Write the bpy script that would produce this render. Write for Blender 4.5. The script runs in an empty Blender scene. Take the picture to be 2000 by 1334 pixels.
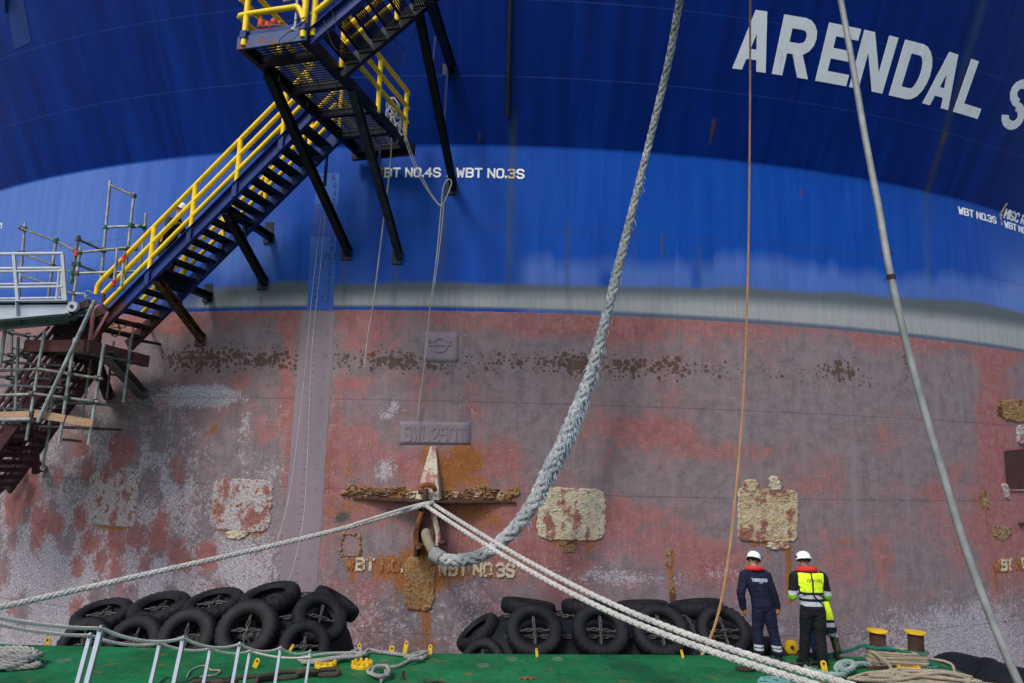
import bpy, math, random
import numpy as np
from mathutils import Vector, Matrix
from mathutils import noise as mnoise
from mathutils.bvhtree import BVHTree

random.seed(7)
rng = np.random.default_rng(11)
scene = bpy.context.scene
COL = scene.collection

# ------------------------------------------------------------------ camera, world, sun, exposure
H0 = 3.0                                    # eye height over the tug deck
F = 1369.6065883710016                      # focal length in photo pixels (photo 2000 x 1334)
PITCH = math.radians(9.450340893250221)
ROLL = math.radians(1.5022354732630943)
fw = np.array([0, math.cos(PITCH), math.sin(PITCH)])
_rt = np.array([1.0, 0, 0]); _up = np.cross(_rt, fw)
rt2 = _rt * math.cos(ROLL) + _up * math.sin(ROLL)
up2 = -_rt * math.sin(ROLL) + _up * math.cos(ROLL)
cd = bpy.data.cameras.new("camera"); cam = bpy.data.objects.new("camera", cd); COL.objects.link(cam)
cd.sensor_width = 36.0; cd.lens = F * 36 / 2000; cd.clip_start = 0.05; cd.clip_end = 2000
M = Matrix.Identity(4)
for i in range(3):
    M[i][0] = rt2[i]; M[i][1] = up2[i]; M[i][2] = -fw[i]
M[2][3] = H0
cam.matrix_world = M
scene.camera = cam

w = bpy.data.worlds.new("World"); scene.world = w; w.use_nodes = True
nt = w.node_tree; nt.nodes.clear()
SUN_EL, SUN_AZ = math.radians(50), math.radians(212)      # azimuth from +Y (north), clockwise
sky = nt.nodes.new('ShaderNodeTexSky'); sky.sky_type = 'NISHITA'; sky.sun_disc = False
sky.sun_elevation = SUN_EL; sky.sun_rotation = SUN_AZ
sky.air_density = 1.0; sky.dust_density = 2.2; sky.ozone_density = 1.0; sky.altitude = 0
bg = nt.nodes.new('ShaderNodeBackground'); bg.inputs[1].default_value = 0.14
wo = nt.nodes.new('ShaderNodeOutputWorld')
nt.links.new(sky.outputs[0], bg.inputs[0]); nt.links.new(bg.outputs[0], wo.inputs[0])
sd = bpy.data.lights.new("sun", 'SUN'); sd.energy = 1.5; sd.angle = math.radians(13); sd.color = (1.0, 0.975, 0.94)
sun = bpy.data.objects.new("sun", sd); COL.objects.link(sun)
_sdir = Vector((math.sin(SUN_AZ) * math.cos(SUN_EL), math.cos(SUN_AZ) * math.cos(SUN_EL), math.sin(SUN_EL)))
sun.rotation_euler = _sdir.to_track_quat('Z', 'Y').to_euler()
scene.view_settings.view_transform = 'Standard'; scene.view_settings.look = 'None'
scene.view_settings.exposure = 0.55; scene.view_settings.gamma = 1.0

# ------------------------------------------------------------------ where things stand: rays to hull, deck, depth
R = 30.0                                    # hull: an upright cylinder 60 m across that flares above the knuckle
AX = np.array([-0.2364, 45.4083]); ZK = 10.165; ZR = 6.228; KF = 0.505950047
CC = np.array([0, 0, H0])
def ray(x, y): return fw + rt2 * (x - 1000) / F - up2 * (y - 667) / F
def offs(x, y, o=0.0):                      # point on the cylinder, o metres out from the hull
    d = ray(x, y); a = d[0]**2 + d[1]**2; b = -2 * (d[0]*AX[0] + d[1]*AX[1]); c = AX @ AX - (R + o)**2
    disc = max(b*b - 4*a*c, 0)
    return CC + d * (-b - math.sqrt(disc)) / (2*a)
def hullp(x, y, o=0.0):                     # point on the plating itself, flare included
    d = ray(x, y); lo, hi = 1.0, 16.5
    f = lambda t: math.hypot(*((CC + d*t)[:2] - AX)) - (R + o + max(0, KF*((CC + d*t)[2] - ZK)))
    while f(hi) > 0 and hi < 40: hi += 0.5
    for _ in range(50):
        m = (lo + hi) / 2
        if f(m) > 0: lo = m
        else: hi = m
    return CC + d * lo
def onz(x, y, z=0.0): d = ray(x, y); return CC + d * (z - H0) / d[2]
def aty(x, y, Y): d = ray(x, y); return CC + d * Y / d[1]
def uz(p):
    q = np.array(p[:2]) - AX
    return R * math.atan2(q[0], -q[1]), float(p[2])
def uzp(x, y): return uz(hullp(x, y))
def W(u, z, o=0.0):                         # hull coordinates (arc length, height) to the world
    r = R + o + max(0.0, KF * (z - ZK)); th = u / R
    return np.array([AX[0] + r * math.sin(th), AX[1] - r * math.cos(th), z])
def nrm(v): v = np.array(v, float); return v / (np.linalg.norm(v) + 1e-12)

# ------------------------------------------------------------------ object helpers
def tag(o, label=None, cat=None, group=None, kind=None):
    if label: o['label'] = label
    if cat: o['category'] = cat
    if group: o['group'] = group
    if kind: o['kind'] = kind
    return o
def empty(name, loc, label, cat, group=None):
    o = bpy.data.objects.new(name, None); COL.objects.link(o); o.location = loc; o.empty_display_size = 0.2
    return tag(o, label, cat, group)
def origin(o):
    v = Vector((0, 0, 0))
    while o is not None: v += o.location; o = o.parent
    return np.array(v)
class MB:
    def __init__(s): s.v = []; s.f = []; s.m = []
    def add(s, vs, fs, m=0):
        n = len(s.v); s.v.extend([tuple(map(float, p)) for p in vs])
        s.f.extend([tuple(n + i for i in f) for f in fs]); s.m.extend([m] * len(fs)); return s
    def box(s, c, X, Y, Z, m=0):
        c, X, Y, Z = map(lambda a: np.array(a, float), (c, X, Y, Z))
        vs = [c + a*X + b*Y + d*Z for a in (-1, 1) for b in (-1, 1) for d in (-1, 1)]
        fs = [(0,1,3,2),(4,6,7,5),(0,4,5,1),(2,3,7,6),(0,2,6,4),(1,5,7,3)]
        if np.dot(np.cross(X, Y), Z) < 0: fs = [f[::-1] for f in fs]
        return s.add(vs, fs, m)
    def beam(s, p0, p1, wd, ht, up=(0, 0, 1), m=0):
        p0, p1 = np.array(p0, float), np.array(p1, float); d = nrm(p1 - p0)
        sd_ = nrm(np.cross(d, up)); u = np.cross(sd_, d)
        return s.box((p0 + p1)/2, (p1 - p0)/2, sd_*wd/2, u*ht/2, m)
    def chan(s, p0, p1, wd, ht, up=(0, 0, 1), t=0.012, side=1, m=0):     # channel: web + two flanges
        p0, p1 = np.array(p0, float), np.array(p1, float); d = nrm(p1 - p0)
        sd_ = nrm(np.cross(d, up)); u = np.cross(sd_, d)
        s.box((p0+p1)/2, (p1-p0)/2, sd_*t/2, u*(ht/2 - t), m)
        for k in (-1, 1):
            s.box((p0+p1)/2 + u*k*(ht/2 - t/2) + sd_*side*wd/2, (p1-p0)/2, sd_*(wd/2+t/2), u*t/2, m)
        return s
    def tube(s, pts, r, n=8, m=0, caps=True, closed=False):
        pts = np.array(pts, float); N = len(pts)
        rs = np.full(N, r) if np.isscalar(r) else np.array(r, float)
        fr = frames(pts, closed)
        vs = []
        for i in range(N):
            T, A, B = fr[i]
            for k in range(n):
                a = 2*math.pi*k/n
                vs.append(pts[i] + rs[i]*(A*math.cos(a) + B*math.sin(a)))
        fs = []
        for i in range(N if closed else N-1):
            j = (i+1) % N
            for k in range(n):
                k2 = (k+1) % n
                fs.append((i*n+k, i*n+k2, j*n+k2, j*n+k))
        if caps and not closed:
            fs.append(tuple(range(n))[::-1]); fs.append(tuple((N-1)*n+k for k in range(n)))
        return s.add(vs, fs, m)
    def cyl(s, p0, p1, r0, r1=None, n=16, m=0):
        return s.tube([p0, p1], [r0, r0 if r1 is None else r1], n, m)
    def lathe(s, c, ax, prof, n=32, m=0, closed=False, jit=None):
        c = np.array(c, float); ax = nrm(ax)
        h = np.array([0, 0, 1.0]) if abs(ax[2]) < .9 else np.array([1.0, 0, 0])
        A = nrm(np.cross(h, ax)); B = np.cross(ax, A); P = len(prof); vs = []
        for k in range(n):
            a = 2*math.pi*k/n; dr = A*math.cos(a) + B*math.sin(a)
            for i, (r, hh) in enumerate(prof):
                rr = r + (jit(k, i) if jit else 0)
                vs.append(c + dr*rr + ax*hh)
        fs = []
        for k in range(n):
            k2 = (k+1) % n
            for i in range(P if closed else P-1):
                j = (i+1) % P
                fs.append((k*P+i, k2*P+i, k2*P+j, k*P+j))
        if not closed:
            if prof[0][0] > 1e-6: fs.append(tuple(k*P for k in range(n))[::-1])
            if prof[-1][0] > 1e-6: fs.append(tuple(k*P+P-1 for k in range(n)))
        return s.add(vs, fs, m)
    def build(s, name, mat, parent=None, smooth=True, bev=0, loc=None, ang=35):
        o0 = origin(parent) if parent is not None else np.zeros(3)
        if parent is None and loc is not None: o0 = np.array(loc, float)
        me = bpy.data.meshes.new(name)
        me.from_pydata((np.array(s.v) - o0).tolist(), [], s.f)
        mats = mat if isinstance(mat, (list, tuple)) else [mat]
        for mm in mats: me.materials.append(mm)
        if len(mats) > 1: me.polygons.foreach_set('material_index', s.m)
        if smooth:
            me.shade_smooth(); me.set_sharp_from_angle(angle=math.radians(ang))
        me.update()
        ob = bpy.data.objects.new(name, me); COL.objects.link(ob)
        if parent is not None: ob.parent = parent
        elif loc is not None: ob.location = loc
        if bev:
            b = ob.modifiers.new('bevel', 'BEVEL'); b.width = bev; b.segments = 2; b.limit_method = 'ANGLE'
        return ob
def frames(pts, closed=False):
    N = len(pts); T = np.zeros_like(pts)
    if closed: T = np.roll(pts, -1, 0) - np.roll(pts, 1, 0)
    else:
        T[1:-1] = pts[2:] - pts[:-2]; T[0] = pts[1] - pts[0]; T[-1] = pts[-1] - pts[-2]
    T /= (np.linalg.norm(T, axis=1, keepdims=True) + 1e-12)
    h = np.array([0, 0, 1.0]) if abs(T[0][2]) < .9 else np.array([1.0, 0, 0])
    A = nrm(np.cross(T[0], h)); out = []
    for i in range(N):
        A = A - T[i]*np.dot(A, T[i])
        A = nrm(A); out.append((T[i], A, np.cross(T[i], A)))
    return out
def smooth_path(ctrl, step, extra=None):    # Catmull-Rom through control points, resampled evenly
    P = np.array(ctrl, float)
    Q = np.vstack([2*P[0]-P[1], P, 2*P[-1]-P[-2]]); out = []
    for i in range(1, len(Q)-2):
        p0, p1, p2, p3 = Q[i-1], Q[i], Q[i+1], Q[i+2]
        for t in np.linspace(0, 1, 24, endpoint=False):
            out.append(.5*((2*p1) + (-p0+p2)*t + (2*p0-5*p1+4*p2-p3)*t*t + (-p0+3*p1-3*p2+p3)*t**3))
    out.append(P[-1]); out = np.array(out)
    L = np.concatenate([[0], np.cumsum(np.linalg.norm(np.diff(out[:, :3], axis=0), axis=1))])
    n = max(3, int(L[-1]/step)); s = np.linspace(0, L[-1], n)
    return np.stack([np.interp(s, L, out[:, k]) for k in range(out.shape[1])], 1)
def rope_mb(ctrl, Rr, kind='laid', pitch=None, sides=6, ns=3, rad=None, mb=None, wob=0.0):
    """real twisted or plaited strands along a path"""
    mb = mb or MB()
    pitch = pitch or Rr*7
    step = pitch/14
    pts = smooth_path(ctrl, step); N = len(pts)
    rr = np.full(N, Rr)
    if pts.shape[1] > 3: rr = pts[:, 3]; pts = pts[:, :3]
    if wob:
        ph = np.arange(N)*step
        pts = pts + np.stack([np.sin(ph*2.1+k*2)*wob for k in range(3)], 1)
    fr = frames(pts); s = np.arange(N)*step
    A = np.array([f[1] for f in fr]); B = np.array([f[2] for f in fr])
    def strand(ph, sgn, rho, sr):
        a = sgn*2*math.pi*s/pitch + ph
        if np.isscalar(rho): rho = np.full(N, rho)
        c = pts + (rho*rr)[:, None]*(A*np.cos(a)[:, None] + B*np.sin(a)[:, None])
        mb.tube(c, rr*sr, sides)
    if kind == 'laid':
        for k in range(ns): strand(2*math.pi*k/ns, 1, .52, .50)
    else:
        for k in range(4):
            a = 2*math.pi*s/pitch
            strand(k*math.pi/2, 1, .56 + .10*np.sin(2*a), .37)
            strand(k*math.pi/2 + .4, -1, .56 - .10*np.sin(2*a), .37)
    return mb
def chain_mb(ctrl, L, r, mb=None, n=14, k=6):
    """links, each a real stretched ring, turned a quarter turn from the next"""
    mb = mb or MB(); wd = L*.36
    pts = smooth_path(ctrl, L*.74); fr = frames(pts)
    for i in range(len(pts)):
        T, A, B = fr[i]
        a = math.pi/4 + (math.pi/2 if i % 2 else 0) + random.uniform(-.25, .25)
        S = A*math.cos(a) + B*math.sin(a); c = pts[i]; ring = []
        for q in range(n):
            t = 2*math.pi*q/n; x = math.cos(t); y = math.sin(t)
            ring.append(c + T*(np.sign(x)*(L/2 - wd/2 - r*0) + x*(wd/2))*.98 + S*y*(wd/2))
        mb.tube(ring, r, k, closed=True)
    return mb
def vnoise(n0, n1, f0, f1, seed):           # smooth value noise on a grid, f cells across
    g = np.random.default_rng(seed).random((int(f0)+3, int(f1)+3))
    x = np.linspace(0, f0, n0); y = np.linspace(0, f1, n1)
    xi = x.astype(int); yi = y.astype(int); xf = x-xi; yf = y-yi
    xf = xf*xf*(3-2*xf); yf = yf*yf*(3-2*yf); xf = xf[:, None]; yf = yf[None]
    a = g[xi][:, yi]; b = g[xi+1][:, yi]; c = g[xi][:, yi+1]; d = g[xi+1][:, yi+1]
    return (a*(1-xf)+b*xf)*(1-yf) + (c*(1-xf)+d*xf)*yf
def fbm(n0, n1, f0, f1, seed, oct=4):
    o = np.zeros((n0, n1)); a = .5; t = 0
    for k in range(oct):
        o += a*vnoise(n0, n1, f0*2**k, f1*2**k, seed+k); t += a; a *= .55
    return o/t

# ------------------------------------------------------------------ material helpers
class G:
    def __init__(s, name, rough=.6, metal=0.0, spec=.5):
        s.mat = bpy.data.materials.new(name); s.mat.use_nodes = True
        s.nt = s.mat.node_tree; s.nt.nodes.clear()
        s.out = s.node('ShaderNodeOutputMaterial'); s.b = s.node('ShaderNodeBsdfPrincipled')
        s.nt.links.new(s.b.outputs[0], s.out.inputs[0])
        s.b.inputs['Roughness'].default_value = rough; s.b.inputs['Metallic'].default_value = metal
        s.b.inputs['Specular IOR Level'].default_value = spec
    def node(s, t, **k):
        n = s.nt.nodes.new(t)
        for a, b in k.items(): setattr(n, a, b)
        return n
    def put(s, sock, x):
        if isinstance(x, bpy.types.NodeSocket): s.nt.links.new(x, sock)
        elif isinstance(x, (tuple, list)):
            if len(x) == 3 and sock.type == 'RGBA': x = tuple(x) + (1,)
            sock.default_value = x
        elif x is not None: sock.default_value = x
    def m(s, op, a, b=None, c=None, clamp=False):
        n = s.node('ShaderNodeMath', operation=op, use_clamp=clamp)
        s.put(n.inputs[0], a); s.put(n.inputs[1], b); s.put(n.inputs[2], c); return n.outputs[0]
    def sm(s, x, lo, hi):
        n = s.node('ShaderNodeMapRange', interpolation_type='SMOOTHSTEP')
        s.put(n.inputs[0], x); n.inputs[1].default_value = lo; n.inputs[2].default_value = hi
        return n.outputs[0]
    def noise(s, v, sc, det=5, ro=.55, dist=0.0):
        n = s.node('ShaderNodeTexNoise'); s.put(n.inputs['Vector'], v)
        n.inputs['Scale'].default_value = sc; n.inputs['Detail'].default_value = det
        n.inputs['Roughness'].default_value = ro; n.inputs['Distortion'].default_value = dist
        return n.outputs['Fac']
    def voro(s, v, sc, feature='F1', rand=1.0):
        n = s.node('ShaderNodeTexVoronoi', feature=feature); s.put(n.inputs['Vector'], v)
        n.inputs['Scale'].default_value = sc; n.inputs['Randomness'].default_value = rand
        return n.outputs['Distance'], n.outputs['Color']
    def mix(s, f, a, b, mode='MIX'):
        n = s.node('ShaderNodeMix', data_type='RGBA', blend_type=mode)
        s.put(n.inputs[0], f); s.put(n.inputs[6], a); s.put(n.inputs[7], b); return n.outputs[2]
    def ramp(s, f, stops):
        n = s.node('ShaderNodeValToRGB'); e = n.color_ramp.elements
        while len(e) < len(stops): e.new(.5)
        for i, (p, c) in enumerate(stops):
            e[i].position = p; e[i].color = tuple(c) + (1,) if len(c) == 3 else c
        s.put(n.inputs[0], f); return n.outputs[0]
    def scale(s, v, sc):
        n = s.node('ShaderNodeVectorMath', operation='MULTIPLY'); s.put(n.inputs[0], v); n.inputs[1].default_value = sc
        return n.outputs[0]
    def obj(s): return s.node('ShaderNodeTexCoord').outputs['Object']
    def pos(s): return s.node('ShaderNodeNewGeometry').outputs['Position']
    def attr(s, name):
        n = s.node('ShaderNodeAttribute', attribute_name=name)
        x = s.node('ShaderNodeSeparateXYZ'); s.nt.links.new(n.outputs['Vector'], x.inputs[0])
        return x.outputs[0], x.outputs[1], x.outputs[2], n.outputs['Vector']
    def col(s, c): s.put(s.b.inputs['Base Color'], c)
    def rough(s, c): s.put(s.b.inputs['Roughness'], c)
    def bump(s, h, st=.4, dist=.01):
        n = s.node('ShaderNodeBump'); n.inputs['Strength'].default_value = st; n.inputs['Distance'].default_value = dist
        s.put(n.inputs['Height'], h); s.nt.links.new(n.outputs[0], s.b.inputs['Normal'])
RUST = [(0.0, (.035, .014, .007)), (.35, (.12, .042, .012)), (.62, (.30, .105, .022)), (1.0, (.46, .24, .07))]
def paint(name, c, rough=.5, var=.25, sc=3.0, rust=0.0, chip=None, bump=.15, bsc=60, metal=0.0, streak=False, grime=.25):
    """weathered paint: mottled tone, grime, rust breaking through where the paint has chipped"""
    g = G(name, rough, metal, .28); v = g.obj()
    v2 = g.scale(v, (1, 1, .25)) if streak else v
    n1 = g.noise(v2, sc, 6, .6); n2 = g.noise(v, sc*6, 5, .65)
    lo = tuple(x*(1-var) for x in c); hi = tuple(min(1, x*(1+var*.6)+.004) for x in c)
    k = g.mix(g.sm(n1, .3, .7), lo, hi)
    if grime: k = g.mix(g.m('MULTIPLY', g.sm(n2, .52, .75), grime), k, (.03, .028, .025))
    r = g.m('ADD', g.m('MULTIPLY', n2, .25), rough-.12)
    if rust:
        n3 = g.noise(v, sc*2.2, 8, .68)
        th = .78 - rust*.42
        mk = g.sm(n3, th-.025, th+.03)
        k = g.mix(mk, k, g.ramp(g.noise(v, sc*9, 5, .6), RUST))
        r = g.mix(mk, r, (.9, .9, .9))
    g.col(k); g.rough(r)
    g.bump(g.m('ADD', n2, g.m('MULTIPLY', g.noise(v, bsc, 3), .6)), bump, .006)
    return g.mat
# ------------------------------------------------------------------ the ship's side: painted plating with wear of its own
SEAMS = [0.77*6.729310868777465+3.0, 0.77*1.5624759470464828+3.0, 0.77*-0.9640185779478452+3.0, 0.77*-4.752302474655796+3.0,
         0.77*11.082437679368219+3.0, 0.77*12.929220710844069+3.0]
SC_ = 30/38.93840032773412
SEAMS = [h*SC_+3.0 for h in (6.729310868777465, 1.5624759470464828, -0.9640185779478452, -4.752302474655796, 11.082437679368219, 12.929220710844069)]
VSEAMS = [-10.4, -8.15, -1.06, 1.42, 7.75, 10.9]

def hull_fields(U, Z):
    nu, nz = len(U), len(Z); u0, u1, z0, z1 = U[0], U[-1], Z[0], Z[-1]
    UU, ZZ = np.meshgrid(U, Z, indexing='ij')
    red = np.full((nu, nz), .375); wht = np.zeros((nu, nz)); rust = np.zeros((nu, nz)); spot = np.zeros((nu, nz))
    scum = np.zeros((nu, nz)); chalk_sheen = np.zeros((nu, nz)); dirt = np.zeros((nu, nz)); clean = np.zeros((nu, nz))
    def blob(f, px, py, rx, ry, val, p=2.0, mode='add', soft=1.0):
        """a stain seen at photo pixel (px,py), rx,ry its half size in photo pixels"""
        cu, cz = uzp(px, py)
        k = np.linalg.norm(hullp(px, py) - CC)/F
        ru, rz = rx*k, ry*k
        i0, i1 = np.searchsorted(U, [cu-ru*2.2, cu+ru*2.2]); j0, j1 = np.searchsorted(Z, [cz-rz*2.2, cz+rz*2.2])
        if i1 <= i0 or j1 <= j0: return
        d = (np.abs((UU[i0:i1, j0:j1]-cu)/ru)**p + np.abs((ZZ[i0:i1, j0:j1]-cz)/rz)**p)
        g = np.exp(-d*.9*soft)
        if mode == 'add': f[i0:i1, j0:j1] += g*val
        elif mode == 'max': f[i0:i1, j0:j1] = np.maximum(f[i0:i1, j0:j1], g*val)
        else: f[i0:i1, j0:j1] *= (1-g*val)
    def streak(f, px, py, py2, w, val, fade=1.0):
        """a run of rust or dirt down the plating from (px,py) to the row py2"""
        cu, cz = uzp(px, py); _, c2 = uzp(px, py2)
        k = np.linalg.norm(hullp(px, py) - CC)/F
        i0, i1 = np.searchsorted(U, [cu-w*k*2.5, cu+w*k*2.5])
        t = np.clip((cz - ZZ[i0:i1])/(cz-c2), -.3, 1.6)
        wob = (vnoise(1, nz, 1, 12, int(px))-.5)*w*k*.8
        g = np.exp(-((UU[i0:i1]-cu-wob)/(w*k*.7))**2)
        along = np.where(t < 0, np.clip(1+t*12, 0, 1), np.clip(1 - t**fade, 0, 1))
        f[i0:i1] = np.maximum(f[i0:i1], g*along*val)
    # -- red against grey, below the boot line
    red += np.clip(1-(ZR-ZZ)/.62, 0, 1)*.30
    red -= np.exp(-((ZZ-(ZR-1.25))/.62)**2)*.10
    red -= np.exp(-((ZZ-(ZR-2.6))/.9)**2)*np.clip((UU-2)/3, 0, 1)*.07
    for a in [(720,660,70,45,.30),(560,690,22,80,.35),(610,690,30,60,.1),(840,740,60,30,.22),(700,745,90,25,.22),(920,800,18,25,.25),
              (1080,640,120,22,.2),(980,680,60,40,.12),(1230,640,70,30,.22),(1400,690,40,40,.15),(1480,700,35,20,.2),(1240,835,75,28,.24),(1400,880,130,22,.24),(1330,840,60,26,.16),
              (1650,845,40,18,.2),(1540,815,40,14,.18),(1500,880,30,20,.18),(1090,1085,70,60,.30),(1400,1090,95,60,.26),(1200,1000,110,25,.16),(1270,1050,80,60,.16),
              (1570,960,60,50,.16),(1640,1060,80,60,.12),(800,900,160,40,.20),(720,850,50,40,.15),(960,900,80,60,.28),(900,1000,120,50,.30),(700,1010,60,60,.25),(800,930,90,40,.2),
              (575,900,16,90,.35),(560,780,20,60,.22),(650,900,12,90,.3),(640,1180,20,60,.25),(930,1040,90,60,.2),(740,1120,60,60,.1),(940,740,40,30,.12),
              (1950,760,30,60,.2),(1960,930,60,160,.36),(1935,1040,40,80,.22),(1930,830,25,60,.34),(1850,930,40,30,.18),(1730,840,20,28,.24),(1800,960,60,20,.18),(1870,1080,40,60,.16),(1720,1090,30,60,.16),
              (230,885,22,28,.4),(390,880,60,30,.12),(470,830,60,40,.14),(330,770,30,30,.1),(480,740,40,30,.18),(330,640,60,18,.16),(160,900,40,30,.1)]: blob(red, *a)
    for a in [(760,770,40,60,-.16),(660,650,20,30,-.1),(470,900,90,60,-.12),(740,930,40,40,-.2),(820,860,30,60,-.1),(1060,860,70,60,-.16),(1010,790,60,50,-.12),
              (960,950,40,30,-.2),(1420,1020,60,30,-.25),(1330,960,90,30,-.1),(1500,1130,40,60,-.16),(1200,1100,60,30,-.16),(1300,1120,40,60,-.12),(1560,700,120,60,-.12),
              (1850,760,80,90,-.16),(1780,880,80,60,-.12),(1660,1000,80,40,-.12),(600,1080,20,50,-.1),(740,1060,40,20,-.24),(950,690,90,20,-.16)]: blob(red, *a)
    red += (fbm(nu, nz, 18, 9, 3)-.5)*.42 + (fbm(nu, nz, 40, 3, 5)-.5)*.14
    # -- barnacles and lime: densest low on the left, thinning to the right
    left = np.clip((-2.9-UU)/3.2, 0, 1); low = np.clip((4.9-ZZ)/2.2, 0, 1)
    wht += left*(.22+.24*low)*np.clip((5.4-ZZ)/1.0, 0, 1)*(ZZ < 5.5)
    wht += np.clip((2.2-ZZ)/2.6, 0, 1)*.18 + np.clip((-.2-ZZ)/1.3, 0, 1)*.16
    wht += np.clip((UU-7.0)/3, 0, 1)*np.clip((1.0-ZZ)/1.2, 0, 1)*.26
    wht += .10*(ZZ < 5.0)*(UU < 3)
    for a in [(390,775,60,14,1.0),(360,768,26,14,.5),(430,772,22,16,.8),(640,800,60,60,.08),(770,790,14,16,.45),(760,810,16,18,.4),(900,790,20,20,.35),(925,815,16,18,.35),
              (755,920,26,26,.75),(700,910,30,40,.15),(740,820,10,50,.3),(640,850,30,90,.15),(930,880,14,10,.4),(1190,1080,40,25,.1),(1210,1040,60,40,.12),(1440,1160,60,60,.2),(1200,1130,140,14,.25),(1130,1115,120,20,.2),
              (1390,1120,60,16,.2),(1900,1250,90,50,.25),(1780,1240,60,40,.1),(330,950,16,26,.6),(370,955,10,14,.6),(480,830,10,20,.4),(300,920,40,60,.15),(150,1000,120,120,.12),(80,1120,140,80,.10),(300,1130,160,60,.08),
              (760,1200,120,60,.2),(900,1160,100,50,.15),(480,1090,60,50,.2),(1560,1235,40,30,.25),(1890,1265,110,50,.34),(1720,1250,60,40,.12),(1280,1115,170,45,.14),(1480,1150,60,60,.12),(940,1190,60,60,.12)]: blob(wht, *a)
    wht += (fbm(nu, nz, 26, 16, 9)-.5)*.34
    lo_wht = np.random.default_rng(5)
    for i in range(120):                       # patches the growth has left bare, rounded, reddish or grey
        px, py = lo_wht.uniform(-20, 600), lo_wht.uniform(850, 1240)
        if lo_wht.random() > .9 - (px/900): continue
        r_ = lo_wht.uniform(9, 20); a_ = lo_wht.uniform(1.1, 1.6)
        blob(clean, px, py, r_, r_*a_, 1.0, 2.6, 'max')
        blob(red, px, py, r_*1.1, r_*a_, lo_wht.choice([.24, .2, .1, -.2, -.2, 0]), 2.6)
    for a in [(165/3.07,900+200/3.07,20,20),(340/3.07,900+390/3.07,17,22),(540/3.07,900+490/3.07,18,20),(690/3.07,900+455/3.07,16,14),(810/3.07,900+460/3.07,18,22),(950/3.07,900+470/3.07,20,28),
              (465/3.07,900+640/3.07,16,18),(600/3.07,900+610/3.07,16,20),(80/3.07,900+320/3.07,20,28),(230/3.07,900+420/3.07,18,34),(480/3.07,900+350/3.07,18,20),(1090/3.07,900+600/3.07,16,16),(233,885,19,30)]:
        blob(clean, *a, 1.0, 2.6, 'max'); blob(red, a[0], a[1], a[2], a[3], .34)
    blob(clean, 455, 915, 14, 16, 1, 3, 'max'); blob(red, 455, 915, 16, 18, -.4)
    for a in [(860,678,42,36),(850,845,78,30)]: blob(clean, *a, 1.0, 4, 'max')
    # -- brown growth spots along the old waterline
    zb = uzp(900, 708)[1]
    dens = .44 + .06*np.clip((-4.2-UU)/1.2, 0, 1)*np.clip((UU+8.2)/1.0, 0, 1) + .16*np.clip((4.9-UU)/2, 0, 1) - .25*np.clip((UU-9.8)/.5, 0, 1) - .5*np.clip((-8.0-UU)/.5, 0, 1)
    dens = dens - .12*np.clip((UU-5.4)/2., 0, 1)
    spot += dens*np.exp(-((ZZ-zb-.02)/.34)**2)*(.62+.75*fbm(nu, nz, 40, 6, 21))
    for a in [(1640,720,38,22,.7),(1770,705,10,26,.75),(1200,715,90,22,.25),(1120,705,40,18,.3),(500,690,90,50,.10),(370,695,70,40,.10),(760,710,60,20,.2),(1320,705,26,14,.35)]: blob(spot, *a)
    for a in [(625,700,20,60),(860,678,34,28)]: blob(spot, *a, 1.0, 4, 'mul')
    # -- rust
    for a in [(660,990,50,24,.35),(740,965,50,14,.7),(960,970,55,12,.7),(905,900,26,38,.8),(930,900,14,22,.6),(870,930,26,40,.7),(835,890,16,26,.5),(930,1000,60,26,.45),(960,1020,40,20,.4),
              (690,1105,30,26,.45),(760,1108,40,22,.65),(820,1120,44,44,.95),(880,1120,50,18,.5),(930,1110,60,14,.4),(1500,1060,40,10,.4),(440,1060,40,30,.28),(490,1070,30,40,.3),
              (640,900,10,60,.45),(680,900,14,60,.35),(1920,975,10,18,.9),(1950,1040,20,12,.8),(1965,1105,24,14,.8),(1960,800,20,18,.3),(300,1000,10,60,.2),(830,1260,60,30,.4),(1640,1060,14,8,.5),(420,840,14,14,.6),(480,835,8,14,.6)]: blob(rust, *a, 2.0, 'max')
    for a in [(1537,1065,1225,11,.95,3),(1502,1062,1120,10,.55,1.5),(1310,1075,1180,8,.9,4),(1300,1100,1150,5,.5,2),(1148,1058,1140,14,.55,1.5),(1100,1050,1130,26,.30,1.5),(1165,1010,1080,6,.6,1.5),
              (440,1030,1110,20,.45,1.5),(505,1040,1130,18,.5,1.5),(425,1040,1100,8,.45,1.5),(255,930,1150,9,.55,2.2),(200,1025,1120,8,.25,1.5),(690,1110,1230,9,.6,1.6),(770,1115,1220,14,.55,1.6),(735,1115,1190,7,.5,1.5),
              (835,1190,1265,22,.6,2),(880,1110,1190,10,.5,1.6),(910,1115,1200,14,.4,1.5),(1921,960,1070,6,.7,2),(1951,1040,1110,7,.55,1.5),(1941,1105,1180,8,.85,2),(1252,960,1010,4,.3,1.5),(1252,1010,1050,3,.5,1.5),
              (665,600,640,12,.55,1.3),(775,600,640,12,.5,1.3),(1045,605,625,30,.4,1.3),(870,605,640,9,.4,1.3),(510,605,660,8,.3,1.3),(1290,615,650,8,.3,1.3),
              (1395,235,300,6,1.0,2),(1293,462,520,4,.9,2),(1565,372,400,3,.9,2),(1848,262,300,7,.9,2),(1034,325,345,4,.4,1.5),(938,260,285,5,.9,2),(1435,470,476,4,.5,1),(840,870,980,30,.3,1.2),(930,930,1040,40,.35,1.2),(890,1000,1100,40,.3,1.2)]: streak(rust, *a)
    # -- grey-green scum line over the boot top, and the pale wash above it
    edge = .52 + .52*np.clip((UU-1.0)/12, 0, 1) - .10*np.clip((-5-UU)/3, 0, 1)
    edge = edge + (vnoise(nu, 1, 34, 1, 31)-.5)*.10
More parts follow.
